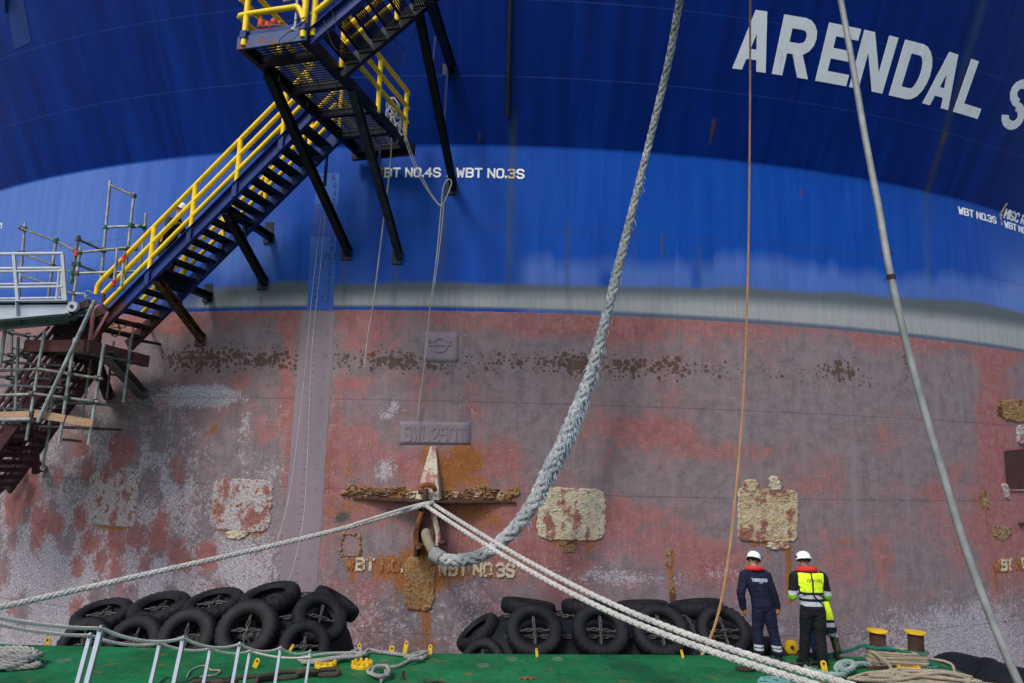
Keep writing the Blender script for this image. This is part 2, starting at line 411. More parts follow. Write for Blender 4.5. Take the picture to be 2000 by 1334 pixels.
    scum = np.clip(1-(ZZ-ZR-edge)/.24, 0, 1)*(ZZ > ZR-.05)
    scum *= np.clip(.95 - .6*np.clip((-6.3-UU)/1.5, 0, 1), 0, 1)
    top = edge + .50 + (np.floor(vnoise(nu, 1, 9, 1, 41)*4)/4 - .45)*.34 + (vnoise(nu, 1, 120, 1, 43)-.5)*.18
    on = np.clip((UU-.2)/.4, 0, 1)
    chalk_sheen = np.maximum(chalk_sheen, np.clip(1-(ZZ-ZR-top)/.42, 0, 1)*on*.46)
    blob(chalk_sheen, 2000, 570, 60, 46, .8); blob(chalk_sheen, 1185, 560, 16, 40, .9, 3, 'mul'); blob(chalk_sheen, 1360, 560, 10, 60, .8, 3, 'mul')
    chalk_sheen += np.clip((-6.0-UU)/5.0, 0, 1)*.55*np.clip((ZZ-ZR-.5)/1.0, 0, 1)*(ZZ < ZK)  # pale left end: sky reflection and streaks painted into the colour
    for a in [(480,520,50,60,.35),(530,470,30,60,.22),(430,500,40,40,.25),(700,560,40,30,.15),(700,420,18,80,.1)]: blob(chalk_sheen, *a)
    # -- grey-green and dark runs
    for a in [(1000,240,600,10,.55,9),(1111,440,610,7,.35,9),(675,505,600,7,.6,7),(775,508,600,7,.6,7),(868,380,600,8,.5,7),(512,560,600,6,.6,7),(1240,420,560,8,.2,7),(1362,480,560,10,.25,7)]: streak(dirt, *a)
    blob(dirt, 670, 1009, 12, 8, 1.2, 3); blob(dirt, 664, 1014, 8, 5, 1.0, 3)
    for a in [(830,1000,150,60,.26),(830,1110,140,40,.22),(900,900,90,60,.24),(700,930,40,90,.14),(820,1220,60,60,.14),(1000,1060,30,60,.12),(1115,1080,60,50,.12)]: blob(rust, *a)
    for cx, yb, hw_ in ((219, 1029, 46), (470, 1040, 56), (1114, 1060, 60), (1498, 1062, 54)): blob(rust, cx, yb, hw_, 6, .62, 4, 'max'); blob(rust, cx+hw_*.8, yb-40, 9, 40, .40, 2, 'max')
    def band(f, a, b, wd, val):               # a run that is not plumb: between two photo points
        (ua, za), (ub, zb_) = uzp(*a), uzp(*b)
        t = np.clip((za-ZZ)/(za-zb_), -.05, 1.05); c = ua+(ub-ua)*t
        ok = (ZZ <= za+.3) & (ZZ >= zb_-.1)
        f[:] = np.maximum(f, np.exp(-((UU-c)/wd)**2)*val*ok)
    band(dirt, (1922, 2), (1811, 375), .12, .55); band(dirt, (1807, 380), (1818, 615), .14, .30)
    return red, wht*(1-clean*.62), rust, spot, scum, chalk_sheen, dirt, clean

def hull_material():
    g = G('ship_plating', .6)
    uv = g.node('ShaderNodeUVMap', uv_map='uz').outputs[0]
    sp = g.node('ShaderNodeSeparateXYZ'); g.nt.links.new(uv, sp.inputs[0]); u, z = sp.outputs[0], sp.outputs[1]
    red, wht, rust, mv = g.attr('m1'); scum, chalk_sheen, dirt, mv2 = g.attr('m2'); spot, clean, _, mv3 = g.attr('m3')
    vs = g.scale(uv, (3.2, .22, 1)); vf = g.scale(uv, (14, .7, 1))
    nA = g.noise(uv, .9, 6, .62); nB = g.noise(uv, 5.5, 5, .68); nC = g.noise(uv, 26, 3, .65)
    st = g.noise(vs, 1.0, 4, .6); sf = g.noise(vf, 1.0, 3, .6)
    # red zone: old red antifouling worn through to grey, fractal edges, scrapes
    nM = g.noise(uv, 3.4, 7, .76)
    rb = g.m('ADD', red, g.m('ADD', g.m('MULTIPLY', g.m('SUBTRACT', nA, .5), .55), g.m('ADD', g.m('MULTIPLY', g.m('SUBTRACT', nM, .5), .95), g.m('MULTIPLY', g.m('SUBTRACT', nC, .5), .35))))
    rm = g.m('ADD', g.m('MULTIPLY', g.sm(rb, .26, .68), .46), g.m('MULTIPLY', g.sm(g.m('ADD', rb, g.m('MULTIPLY', g.m('SUBTRACT', nB, .5), .40)), .485, .53), .50))
    grey = g.mix(g.sm(nM, .36, .64), (.152, .117, .123), (.220, .180, .189))
    grey = g.mix(g.m('MULTIPLY', g.sm(st, .45, .72), .55), grey, (.245, .207, .218))
    grey = g.mix(g.m('MULTIPLY', g.sm(nA, .46, .66), .55), grey, (.225, .135, .138))
    rd = g.mix(g.sm(nM, .34, .68), (.250, .076, .068), (.315, .128, .120))
    rd = g.mix(g.m('MULTIPLY', g.sm(nB, .45, .70), .55), rd, (.330, .180, .185))
    low = g.mix(rm, grey, rd)
    low = g.mix(g.m('MULTIPLY', g.sm(sf, .55, .8), .13), low, (.38, .32, .33))
    low = g.mix(g.m('MULTIPLY', g.sm(nC, .58, .72), .40), low, (.085, .050, .050))
    th = g.noise(g.scale(uv, (34, 1.1, 1)), 1.0, 3, .6)
    low = g.mix(g.m('MULTIPLY', g.sm(th, .56, .72), .22), low, (.36, .30, .32)); low = g.mix(g.m('MULTIPLY', g.sm(th, .44, .30), .25), low, (.09, .06, .06))
    low = g.mix(g.m('MULTIPLY', g.sm(g.noise(uv, 42, 2, .6), .55, .66), .28), low, (.40, .32, .32))
    scr2 = g.noise(g.scale(uv, (30, 2.0, 1)), 1.3, 2, .6); low = g.mix(g.m('MULTIPLY', g.m('MULTIPLY', g.sm(scr2, .62, .68), g.sm(nA, .44, .56)), .45), low, (.40, .30, .27))
    scr = g.noise(g.scale(uv, (2.2, 26, 1)), 1.0, 3, .7)
    low = g.mix(g.m('MULTIPLY', g.m('MULTIPLY', g.sm(scr, .60, .68), g.sm(nA, .46, .58)), .40), low, (.42, .36, .35))
    # brown growth: round spots of many sizes
    d1, c1 = g.voro(uv, 7.0); d2, c2 = g.voro(uv, 14.0)
    r1 = g.node('ShaderNodeSeparateColor'); g.nt.links.new(c1, r1.inputs[0])
    r2 = g.node('ShaderNodeSeparateColor'); g.nt.links.new(c2, r2.inputs[0])
    wob = g.m('MULTIPLY', g.m('SUBTRACT', nC, .5), .22)
    def spots(d, rc, k):
        rad = g.m('MULTIPLY', g.m('SUBTRACT', g.m('ADD', spot, g.m('MULTIPLY', rc, .60)), .60), k)
        return g.sm(g.m('SUBTRACT', rad, g.m('ADD', d, wob)), -.04, .05)
    sm_ = g.m('MAXIMUM', spots(d1, r1.outputs[0], 1.0), spots(d2, r2.outputs[1], 1.05))
    low = g.mix(g.m('MULTIPLY', sm_, .85), low, g.mix(nC, (.040, .022, .014), (.120, .070, .045)))
    # barnacle lime: ragged crusts of every size, and single shells
    nW = g.noise(g.scale(uv, (1.25, 1, 1)), 8.5, 6, .80)
    nL = g.noise(uv, 1.7, 4, .6)
    wk = g.m('ADD', wht, g.m('ADD', g.m('MULTIPLY', g.m('SUBTRACT', nW, .5), 2.0), g.m('MULTIPLY', g.m('SUBTRACT', nL, .5), .6)))
    wm = g.m('MULTIPLY', g.m('MULTIPLY', g.sm(wk, .50, .74), g.sm(wht, .02, .14)), .66)
    dw, cw = g.voro(uv, 15.0)
    rw = g.node('ShaderNodeSeparateColor'); g.nt.links.new(cw, rw.inputs[0])
    big = g.sm(g.m('SUBTRACT', g.m('MULTIPLY', g.m('SUBTRACT', g.m('ADD', g.m('MULTIPLY', wht, .8), g.m('MULTIPLY', rw.outputs[0], .55)), .62), .9), g.m('ADD', dw, wob)), -.05, .05)
    wm = g.m('MAXIMUM', wm, g.m('MULTIPLY', big, .85))
    wcol = g.mix(g.sm(nC, .32, .62), (.22, .19, .20), (.56, .54, .58))
    low = g.mix(wm, low, wcol)
    # small single shells, pale with a dark foot
    dt, ct = g.voro(uv, 24.0)
    rt_ = g.node('ShaderNodeSeparateColor'); g.nt.links.new(ct, rt_.inputs[0])
    on_ = g.m('MULTIPLY', g.sm(g.m('ADD', g.m('ADD', rt_.outputs[0], g.m('MULTIPLY', wht, .5)), g.m('MULTIPLY', g.m('SUBTRACT', nL, .5), .9)), .98, 1.02), g.sm(z, 4.6, 3.2))
    low = g.mix(g.m('MULTIPLY', g.m('MULTIPLY', on_, g.sm(dt, .52, .30)), .7), low, (.05, .03, .032))
    low = g.mix(g.m('MULTIPLY', g.m('MULTIPLY', on_, g.sm(dt, .32, .16)), .8), low, (.50, .44, .44))
    # rust
    rs = g.m('ADD', rust, g.m('ADD', g.m('MULTIPLY', g.m('SUBTRACT', nB, .5), 1.1), g.m('MULTIPLY', g.m('SUBTRACT', sf, .5), .65)))
    rsm = g.m('MULTIPLY', g.sm(rs, .34, .62), g.sm(rust, .02, .12))
    rcol = g.ramp(g.m('ADD', g.m('MULTIPLY', nC, .7), g.m('MULTIPLY', nB, .35)), [(.25, (.05, .02, .01)), (.42, (.20, .075, .018)), (.56, (.29, .105, .024)), (.72, (.40, .225, .085))])
    low = g.mix(g.m('MULTIPLY', rsm, .88), low, rcol)
    # light blue and dark blue topsides
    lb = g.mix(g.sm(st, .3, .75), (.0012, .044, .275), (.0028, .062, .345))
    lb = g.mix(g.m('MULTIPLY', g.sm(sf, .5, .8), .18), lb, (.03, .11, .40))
    ck = g.m('MULTIPLY', chalk_sheen, g.m('ADD', .62, g.m('MULTIPLY', st, .75)))
    ck = g.m('MULTIPLY', ck, g.m('ADD', .75, g.m('MULTIPLY', sf, .5)))
    lb = g.mix(g.m('MINIMUM', ck, .8), lb, (.13, .22, .50))
    zz = g.m('SUBTRACT', z, ZR)
    sc = g.m('MULTIPLY', g.sm(g.m('ADD', scum, g.m('MULTIPLY', g.m('SUBTRACT', sf, .5), .35)), .15, .75), g.m('MAXIMUM', g.sm(zz, .03, .12), g.m('MULTIPLY', g.sm(u, 0.0, 3.0), .9)))
    pale = g.m('MULTIPLY', g.sm(zz, .05, .16), g.sm(g.m('ADD', zz, g.m('MULTIPLY', u, -.022)), .60, .18))
    scol = g.mix(g.m('MULTIPLY', pale, g.m('ADD', .45, sf)), g.mix(nB, (.070, .085, .080), (.12, .135, .125)), (.345, .345, .315))
    lb = g.mix(g.m('MULTIPLY', sc, .9), lb, scol)
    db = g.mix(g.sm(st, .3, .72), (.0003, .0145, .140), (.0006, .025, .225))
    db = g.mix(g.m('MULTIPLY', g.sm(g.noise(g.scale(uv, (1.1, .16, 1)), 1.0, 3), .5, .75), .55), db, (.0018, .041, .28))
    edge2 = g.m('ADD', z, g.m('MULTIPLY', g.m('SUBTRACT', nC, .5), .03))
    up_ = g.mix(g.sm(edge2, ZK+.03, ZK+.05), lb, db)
    edge1 = g.m('ADD', z, g.m('MULTIPLY', g.m('SUBTRACT', nB, .5), .05))
    rs2 = g.m('MULTIPLY', g.sm(g.m('ADD', rust, g.m('MULTIPLY', g.m('SUBTRACT', nB, .5), .5)), .3, .6), .7)
    up_ = g.mix(rs2, up_, (.10, .045, .02))
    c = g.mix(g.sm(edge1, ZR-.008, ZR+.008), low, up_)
    dm = g.m('MULTIPLY', dirt, g.m('ADD', .55, g.m('MULTIPLY', sf, .7)))
    c = g.mix(g.m('MINIMUM', dm, .9), c, (.055, .075, .062))
    # weld seams, horizontal and upright
    ln = None
    for q, s0 in enumerate(SEAMS):
        a = g.m('COMPARE', z, s0, .011); ln = a if ln is None else g.m('MAXIMUM', ln, a)
    for s0 in VSEAMS: ln = g.m('MAXIMUM', ln, g.m('MULTIPLY', g.m('COMPARE', u, s0, .009), .4))
    ln = g.m('MULTIPLY', ln, g.sm(nB, .25, .55))
    c = g.mix(g.m('MULTIPLY', ln, .38), c, g.mix(g.sm(z, ZK, ZK+.02), (.04, .03, .035), (.03, .09, .32)))
    g.col(c); g.b.inputs['Specular IOR Level'].default_value = .12
    isb = g.sm(z, ZR-.01, ZR+.01)
    g.rough(g.mix(isb, (.82, .82, .82), g.mix(g.m('MAXIMUM', sc, ck), (.45, .45, .45), (.8, .8, .8))))
    hb = g.noise(uv, 24, 3, .7)                  # relief: shell growth and scale stand proud, the plates are slightly uneven
    hgt = g.m('MULTIPLY', hb, g.m('ADD', g.m('ADD', g.m('MULTIPLY', wht, 1.6), g.m('MULTIPLY', rust, 2.2)), g.m('MULTIPLY', g.m('SUBTRACT', 1.0, isb), .5)))
    hgt = g.m('ADD', hgt, g.m('MULTIPLY', g.noise(uv, .6, 1), 1.2))
    for s0 in SEAMS: hgt = g.m('ADD', hgt, g.m('MULTIPLY', g.m('COMPARE', z, s0, .012), .5))
    g.bump(hgt, .6, .022)
    return g.mat
MAT_HULL = hull_material()

ship = empty('ship', (AX[0], AX[1], -1.9), 'huge round-hulled ship in two blues over worn red bottom paint, filling the whole background', 'ship')
Uf = np.arange(-15.5, 17.0, .045); Zf = np.concatenate([np.arange(-3.0, 14.8, .045)])
Ul = np.linspace(-math.pi*R, -15.5, 60)[:-1]; Ur = np.linspace(17.0, math.pi*R, 60)[1:-1]
Zu = np.array([15.2, 16, 17, 18.2])
fields = hull_fields(Uf, Zf)
def hull_mesh():
    Ua = np.concatenate([Ul, Uf, Ur]); Za = np.concatenate([Zf, Zu]); nu, nz = len(Ua), len(Za)
    th = Ua/R; rr = R + np.maximum(0, KF*(Za-ZK))
    X = np.sin(th)[:, None]*rr[None]; Y = -np.cos(th)[:, None]*rr[None]; Zm = np.broadcast_to(Za[None]+1.9, (nu, nz))
    co = np.stack([X, Y, Zm], -1).reshape(-1, 3)
    i = np.arange(nu)[:, None]; j = np.arange(nz-1)[None]; i2 = (i+1) % nu
    q = np.stack(np.broadcast_arrays(i*nz+j, i2*nz+j, i2*nz+j+1, i*nz+j+1), -1).reshape(-1, 4)
    me = bpy.data.meshes.new('hull_plating')
    me.vertices.add(len(co)); me.vertices.foreach_set('co', co.ravel())
    me.loops.add(q.size); me.loops.foreach_set('vertex_index', q.ravel().astype(np.int32))
    me.polygons.add(len(q)); me.polygons.foreach_set('loop_start', (np.arange(len(q))*4).astype(np.int32))
    me.update(calc_edges=True)
    Ug = np.broadcast_to(Ua[:, None], (nu, nz)).ravel(); Zg = np.broadcast_to(Za[None], (nu, nz)).ravel()
    uvl = me.uv_layers.new(name='uz'); li = q.ravel()
    uvl.uv.foreach_set('vector', np.stack([Ug[li], Zg[li]], -1).astype(np.float32).ravel())
    def put(name, a, b, c):
        full = np.zeros((nu, nz, 3), np.float32); full[..., 0] = .4 if name == 'm1' else 0
        full[len(Ul):len(Ul)+len(Uf), :len(Zf)] = np.stack([a, b, c], -1)
        full[:len(Ul)] = full[len(Ul):len(Ul)+1]; full[len(Ul)+len(Uf):] = full[len(Ul)+len(Uf)-1:len(Ul)+len(Uf)]
        if len(Zu): full[:, len(Zf):] = full[:, len(Zf)-1:len(Zf)]
        at = me.attributes.new(name, 'FLOAT_VECTOR', 'POINT'); at.data.foreach_set('vector', full.ravel())
    put('m1', fields[0], fields[1], fields[2]); put('m2', fields[4], fields[5], fields[6]); put('m3', fields[3], fields[7], fields[7]*0)
    me.materials.append(MAT_HULL); me.shade_smooth()
    o = bpy.data.objects.new('hull_plating', me); COL.objects.link(o); o.parent = ship
    return o
hull_plating = hull_mesh()
_mb = MB(); _n = 72
_mb.add([W(2*math.pi*R*k/_n, 18.2, 0) for k in range(_n)] , [tuple(range(_n))])
_mb.build('upper_deck', paint('ship_deck_paint', (.05, .12, .08), .7), ship, smooth=False)
# ------------------------------------------------------------------ writing and fittings welded to the side
def mat_letter(name, c, rust=.25):
    g = G(name, .6); v = g.pos()
    n = g.noise(v, 3.0, 7, .65); n2 = g.noise(g.scale(v, (5, 5, .8)), 1.0, 5)
    k = g.mix(g.sm(n, .35, .7), c, tuple(x*.93 for x in c))
    k = g.mix(g.m('MULTIPLY', g.sm(n2, .55, .8), .35), k, (.42, .36, .24))
    if rust: k = g.mix(g.sm(g.noise(v, 9, 8, .7), .78-rust*.4, .82-rust*.4), k, g.ramp(g.noise(v, 20, 4), RUST))
    g.col(k); g.bump(n2, .15); return g.mat
M_WHITE = mat_letter('white_letter_paint', (.95, .96, .98), .03)
M_WHITE_S = mat_letter('white_mark_paint', (.84, .84, .82), .12)
M_CREAMRUST = mat_letter('cream_rusted_letter', (.50, .44, .32), .62)
M_RUSTLET = mat_letter('rust_letter', (.38, .16, .05), .85)
M_MAUVE = paint('mauve_overpaint', (.218, .168, .193), .75, .10, 1.2, 0, streak=True, grime=.12)
M_LBLUE2 = paint('pale_blue_overpaint', (.014, .085, .36), .55, .10, 1.2, 0, streak=True, grime=.1)
M_MBLUE2 = paint('mid_blue_overpaint', (.004, .045, .27), .55, .12, 1.2, 0, streak=True, grime=.1)
M_NAVYMARK = paint('navy_numeral_paint', (.010, .045, .21), .6, .1)

def qd(*p): return list(p)
def arcband(cx, cy, rx, ry, wx, wy, a0, a1, n=8):
    out = []
    for i in range(n):
        t0 = a0+(a1-a0)*i/n; t1 = a0+(a1-a0)*(i+1)/n
        P = lambda t, k: (cx+(rx-wx*k)*math.cos(t), cy+(ry-wy*k)*math.sin(t))
        out.append([P(t0, 0), P(t1, 0), P(t1, 1), P(t0, 1)])
    return out
HP = math.pi/2
BIG = {  # block capitals in a unit box, as convex pieces
 'A': [[(0,0),(.28,0),(.66,1),(.36,1)], [(.72,0),(1,0),(.69,1),(.40,1)], [(.18,.19),(.82,.19),(.76,.36),(.24,.36)]],
 'R': [[(0,0),(.28,0),(.28,1),(0,1)], [(.28,.80),(.60,.80),(.60,1),(.28,1)], [(.28,.38),(.60,.38),(.60,.57),(.28,.57)]] + arcband(.58,.69,.40,.31,.27,.20,-HP,HP) + [[(.42,.40),(.70,.40),(1,0),(.70,0)]],
 'E': [[(0,0),(.30,0),(.30,1),(0,1)], [(.30,.80),(1,.80),(1,1),(.30,1)], [(.30,.42),(.86,.42),(.86,.60),(.30,.60)], [(.30,0),(1,0),(1,.20),(.30,.20)]],
 'N': [[(0,0),(.27,0),(.27,1),(0,1)], [(.73,0),(1,0),(1,1),(.73,1)], [(.05,1),(.30,1),(.95,0),(.68,0)]],
 'D': [[(0,0),(.28,0),(.28,1),(0,1)], [(.28,.80),(.55,.80),(.55,1),(.28,1)], [(.28,0),(.55,0),(.55,.20),(.28,.20)]] + arcband(.53,.5,.47,.5,.29,.20,-HP,HP,10),
 'L': [[(0,0),(.29,0),(.29,1),(0,1)], [(.29,0),(1,0),(1,.20),(.29,.20)]],
 'S': arcband(.5,.72,.5,.28,.29,.18,.25,HP*3,10) + arcband(.5,.28,.5,.28,.29,.18,-math.pi+.2,HP,11),
}
def hull_polys(mb, polys, fn, off, t0=.0004):
    for i, p in enumerate(polys):
        o = off + i*t0
        area = sum(p[k][0]*p[(k+1) % len(p)][1]-p[(k+1) % len(p)][0]*p[k][1] for k in range(len(p)))
        if area < 0: p = p[::-1]
        n = len(p); top = [W(*fn(*q), o) for q in p]; bot = [W(*fn(*q), -.004) for q in p]
        mb.add(top+bot, [tuple(range(n))] + [(k, n+k, n+(k+1) % n, (k+1) % n) for k in range(n)])
spec = [('A',5.02,5.83),('R',5.99,6.90),('E',7.10,7.93),('N',8.02,8.96),('D',9.16,10.16),('A',10.20,11.06),('L',11.24,12.13),('S',12.92,13.80)]
name_root = MB()
for i, (ch, a, b) in enumerate(spec):
    mb = MB()
    hull_polys(mb, BIG[ch], lambda x, y: (a+(b-a)*x, 12.0+1.14*y), .012)
    mb.build('name_letter', M_WHITE, ship, smooth=False)
# small stroke lettering (chamfered weld-outline capitals on a 4 x 6 grid)
SG = {
 'A': [[(0,0),(0,4.4),(1.6,6),(2.4,6),(4,4.4),(4,0)], [(0,2.4),(4,2.4)]],
 'B': [[(0,0),(0,6),(3,6),(4,5.2),(4,3.9),(3.2,3.1),(0,3.1)], [(3.2,3.1),(4,2.3),(4,.8),(3,0),(0,0)]],
 'C': [[(4,4.8),(4,5.2),(3,6),(1,6),(0,5),(0,1),(1,0),(3,0),(4,.8),(4,1.3)]],
 'G': [[(4,4.8),(4,5.2),(3,6),(1,6),(0,5),(0,1),(1,0),(3,0),(4,1),(4,2.7),(2.4,2.7)]],
 'I': [[(0,0),(0,6)]],
 'K': [[(0,0),(0,6)], [(4,6),(.2,2.6)], [(1.4,3.6),(4,0)]],
 'L': [[(0,6),(0,0),(3.8,0)]],
 'M': [[(0,0),(0,6),(2,2.6),(4,6),(4,0)]],
 'N': [[(0,0),(0,6),(4,0),(4,6)]],
 'O': [[(1,0),(0,1),(0,5),(1,6),(3,6),(4,5),(4,1),(3,0),(1,0)]],
 'P': [[(0,0),(0,6),(3,6),(4,5.2),(4,3.8),(3.2,2.9),(0,2.9)]],
 'R': [[(0,0),(0,6),(3,6),(4,5.2),(4,3.8),(3.2,2.9),(0,2.9)], [(2,2.9),(4,0)]],
 'S': [[(4,5),(3,6),(1,6),(0,5.1),(0,4),(.9,3.2),(3.1,2.8),(4,2),(4,.9),(3,0),(1,0),(0,1)]],
 'T': [[(2,0),(2,6)], [(0,6),(4,6)]],
 'W': [[(0,6),(1,0),(2.2,4.2),(3.4,0),(4.4,6)]],
 '0': [[(1,0),(0,1),(0,5),(1,6),(3,6),(4,5),(4,1),(3,0),(1,0)]],
 '1': [[(.6,4.8),(2,6),(2,0)]],
 '2': [[(0,4.8),(1,6),(3,6),(4,5),(4,3.9),(0,0),(4,0)]],
 '3': [[(0,5.2),(1,6),(3,6),(4,5.2),(4,3.9),(3.2,3.1),(1.6,3.1)], [(3.2,3.1),(4,2.3),(4,.9),(3,0),(1,0),(0,.9)]],
 '4': [[(3,0),(3,6),(0,2),(4.2,2)]],
 '5': [[(4,6),(.2,6),(0,3.2),(3,3.5),(4,2.6),(4,1),(3,0),(1,0),(0,.8)]],
 '6': [[(3.8,5.2),(3,6),(1,6),(0,5),(0,1),(1,0),(3,0),(4,1),(4,2.5),(3,3.4),(0,3)]],
 '7': [[(0,6),(4,6),(1.6,0)]],
 '8': [[(1,3.1),(0,3.9),(0,5.2),(1,6),(3,6),(4,5.2),(4,3.9),(3,3.1),(1,3.1),(0,2.3),(0,.9),(1,0),(3,0),(4,.9),(4,2.3),(3,3.1)]],
 '9': [[(4,3),(1,2.6),(0,3.5),(0,5),(1,6),(3,6),(4,5),(4,1),(3,0),(1,0)]],
 '.': [[(0,0),(0,.8)]],
}
def glyph_polys(ch, sw):
    out = []
    for line in SG[ch]:
        for (x0, y0), (x1, y1) in zip(line, line[1:]):
            L = math.hypot(x1-x0, y1-y0) or 1; dx, dy = (x1-x0)/L, (y1-y0)/L
            e = sw*.42; x0_, y0_, x1_, y1_ = x0-dx*e, y0-dy*e, x1+dx*e, y1+dy*e
            nx, ny = -dy*sw/2, dx*sw/2
            out.append([(x0_-nx, y0_-ny), (x1_-nx, y1_-ny), (x1_+nx, y1_+ny), (x0_+nx, y0_+ny)])
    return out
def text_width(s):
    wd = 0
    for ch in s:
        wd += {' ': 2.6, '.': 1.6, 'I': 1.9}.get(ch, 5.8 if ch != 'W' else 6.2)
    return wd - 1.6
def text_polys(s, sw):
    x = 0; res = []
    for ch in s:
        if ch != ' ': res.append((ch, [[(a+x, b) for a, b in p] for p in glyph_polys(ch, sw)]))
        x += {' ': 2.6, '.': 1.6, 'I': 1.9}.get(ch, 5.8 if ch != 'W' else 6.2)
    return res
def hull_text(name, s, ua, ub, z0, z1, mats, sw=1.25, off=.010, slant=0.0, dz=0.0, label=None):
    """s between arc positions ua..ub, foot at z0 and head at z1; mats: one material or one per letter"""
    k = (ub-ua)/text_width(s); h = (z1-z0)/6; gl = text_polys(s, sw)
    ms = mats if isinstance(mats, list) else [mats]
    mb = MB(); used = []
    for i, (ch, polys) in enumerate(gl):
        mt = ms[i] if len(ms) > 1 else ms[0]
        if mt not in used: used.append(mt)
        n0 = len(mb.f)
        hull_polys(mb, polys, lambda x, y: (ua+k*(x+slant*y), z0+h*y+dz*(x*k)), off, .0003)
        for q in range(n0, len(mb.f)): mb.m[q] = used.index(mt)
    o = mb.build(name, used, ship, smooth=False)
    if label: o['label'] = label
    return o
zt0, zt1 = uzp(800, 345)[1], uzp(800, 329)[1]
hull_text('tank_marking', 'WBT NO.4S', uzp(735, 337)[0], uzp(860, 337)[0], zt0, zt1, [M_RUSTLET] + [M_WHITE_S]*7, label='WBT NO.4S in white with its first letter rusted')
hull_text('tank_marking', 'WBT NO.3S', uzp(893, 337)[0], uzp(1023, 339)[0], zt0, zt1, [M_WHITE_S]*6+[M_CREAMRUST, M_WHITE_S])
for (a, b, wd, mt) in [((877, 298), (877, 346), .05, M_WHITE_S)]:
    mb = MB(); ua, za = uzp(*a); ub, zb = uzp(*b)
    hull_polys(mb, [[(ua-wd/2, zb), (ua+wd/2, zb), (ua+wd/2, za), (ua-wd/2, za)]], lambda x, y: (x, y), .014); mb.build('tank_boundary_mark', mt, ship, smooth=False)
ua, za = uzp(1873, 416); ub, zb = uzp(1945, 434)
hull_text('tank_marking', 'WBT NO.3S', ua, ub, 9.80, 9.98, M_WHITE_S)
ua, _ = uzp(1961, 436)
hull_text('tank_marking', 'WBT NO.2S', ua+.03, ua+1.62, 9.78, 9.95, M_WHITE_S)
hull_text('tank_marking', 'MISC R.P.', ua+.02, ua+1.45, 10.06, 10.28, M_WHITE_S, slant=.16)
mb = MB(); u_, z_ = uzp(1953, 418)
hull_polys(mb, [[(u_-.03, z_-.02), (u_+.03, z_-.02), (u_+.17, z_+.30), (u_+.11, z_+.30)], [(u_-.03, z_-.02), (u_+.03, z_+.02), (u_+.07, z_-.32), (u_+.01, z_-.32)], [(u_, z_-.03), (u_+.24, z_-.03), (u_+.24, z_+.03), (u_, z_+.03)]], lambda x, y: (x, y), .012, .001)
mb.build('tank_boundary_mark', M_CREAMRUST, ship, smooth=False)
ua, z_ = uzp(2, 446)
hull_text('tank_marking', 'C1', ua-.14, ua+.07, z_, z_+.15, M_WHITE_S)
# lower, rusted tank markings
z0_, z1_ = uzp(830, 1117)[1], uzp(830, 1096)[1]
hull_text('tank_marking', 'WBT NO.4S', uzp(676, 1105)[0], uzp(826, 1108)[0], z0_, z1_, [M_RUSTLET, M_CREAMRUST, M_CREAMRUST, M_RUSTLET, M_RUSTLET, M_CREAMRUST, M_RUSTLET, M_RUSTLET], sw=1.5, off=.022, label='WBT NO.4S mostly eaten by rust')
hull_text('tank_marking', 'WBT NO.3S', uzp(858, 1108)[0], uzp(1004, 1112)[0], uzp(950, 1124)[1], uzp(950, 1101)[1], [M_CREAMRUST]*8, sw=1.5, off=.022, label='WBT NO.3S in cream weld letters below the rope')
ua = uzp(1943, 1105)[0]
hull_text('tank_marking', 'WBT NO.2S', ua, ua+1.9, uzp(1943, 1114)[1], uzp(1943, 1095)[1], [M_RUSTLET, M_CREAMRUST, M_CREAMRUST, M_RUSTLET, M_CREAMRUST, M_CREAMRUST, M_CREAMRUST, M_CREAMRUST], sw=1.5, off=.022, label='WBT NO.2S rusted at the right edge')

# draught-mark strip: overpainted lane with numerals
def hull_patch(name, corners, mat, off, nu=6, nz=10, px=True):
    """sheet between four photo points (tl, tr, br, bl), lying on the plating"""
    c = [uzp(*p) for p in corners] if px else corners
    mb = MB(); vs = []
    for j in range(nz+1):
        for i in range(nu+1):
            s, t = i/nu, j/nz
            l = np.array(c[0])*(1-t)+np.array(c[3])*t; r = np.array(c[1])*(1-t)+np.array(c[2])*t
            p = l*(1-s)+r*s; vs.append(W(p[0], p[1], off))
    fs = [(j*(nu+1)+i, (j+1)*(nu+1)+i, (j+1)*(nu+1)+i+1, j*(nu+1)+i+1) for j in range(nz) for i in range(nu)]
    mb.add(vs, fs); return mb.build(name, mat, ship)
hull_patch('draught_mark_lane', [(590, 608), (655, 608), (612, 1262), (536, 1262)], M_MAUVE, .005, 6, 26)
hull_patch('draught_mark_lane', [(600, 606), (651, 606), (657, 462), (606, 462)], M_LBLUE2, .005, 4, 8)
hull_patch('draught_mark_lane', [(620, 338), (664, 338), (660, 400), (614, 400)], M_LBLUE2, .005, 4, 4)
hull_patch('draught_mark_lane', [(614, 401), (660, 401), (657, 461), (606, 461)], M_MBLUE2, .005, 4, 4)
def mark(s, px, py, hpx, mat, off=.010, sw=1.0):
    u_, z_ = uzp(px, py); k = np.linalg.norm(hullp(px, py)-CC)/F; h = hpx*k
    kk = h/6*.8
    mb = MB()
    for ch, polys in text_polys(s, sw): hull_polys(mb, polys, lambda x, y: (u_+kk*x, z_+h/6*y), off, .0003)
    mb.build('draught_numeral', mat, ship, smooth=False)
for s, px, py in [('8', 648, 351), ('6', 651, 367), ('4', 651, 382), ('2', 649, 398), ('5', 645, 474), ('8', 645, 491), ('10', 628, 506), ('12', 642, 506), ('0', 643, 523), ('8', 641, 539), ('6', 640, 556), ('4', 639, 573), ('7', 626, 589), ('2', 637, 589)]:
    mark(s, px, py, 10, M_NAVYMARK)
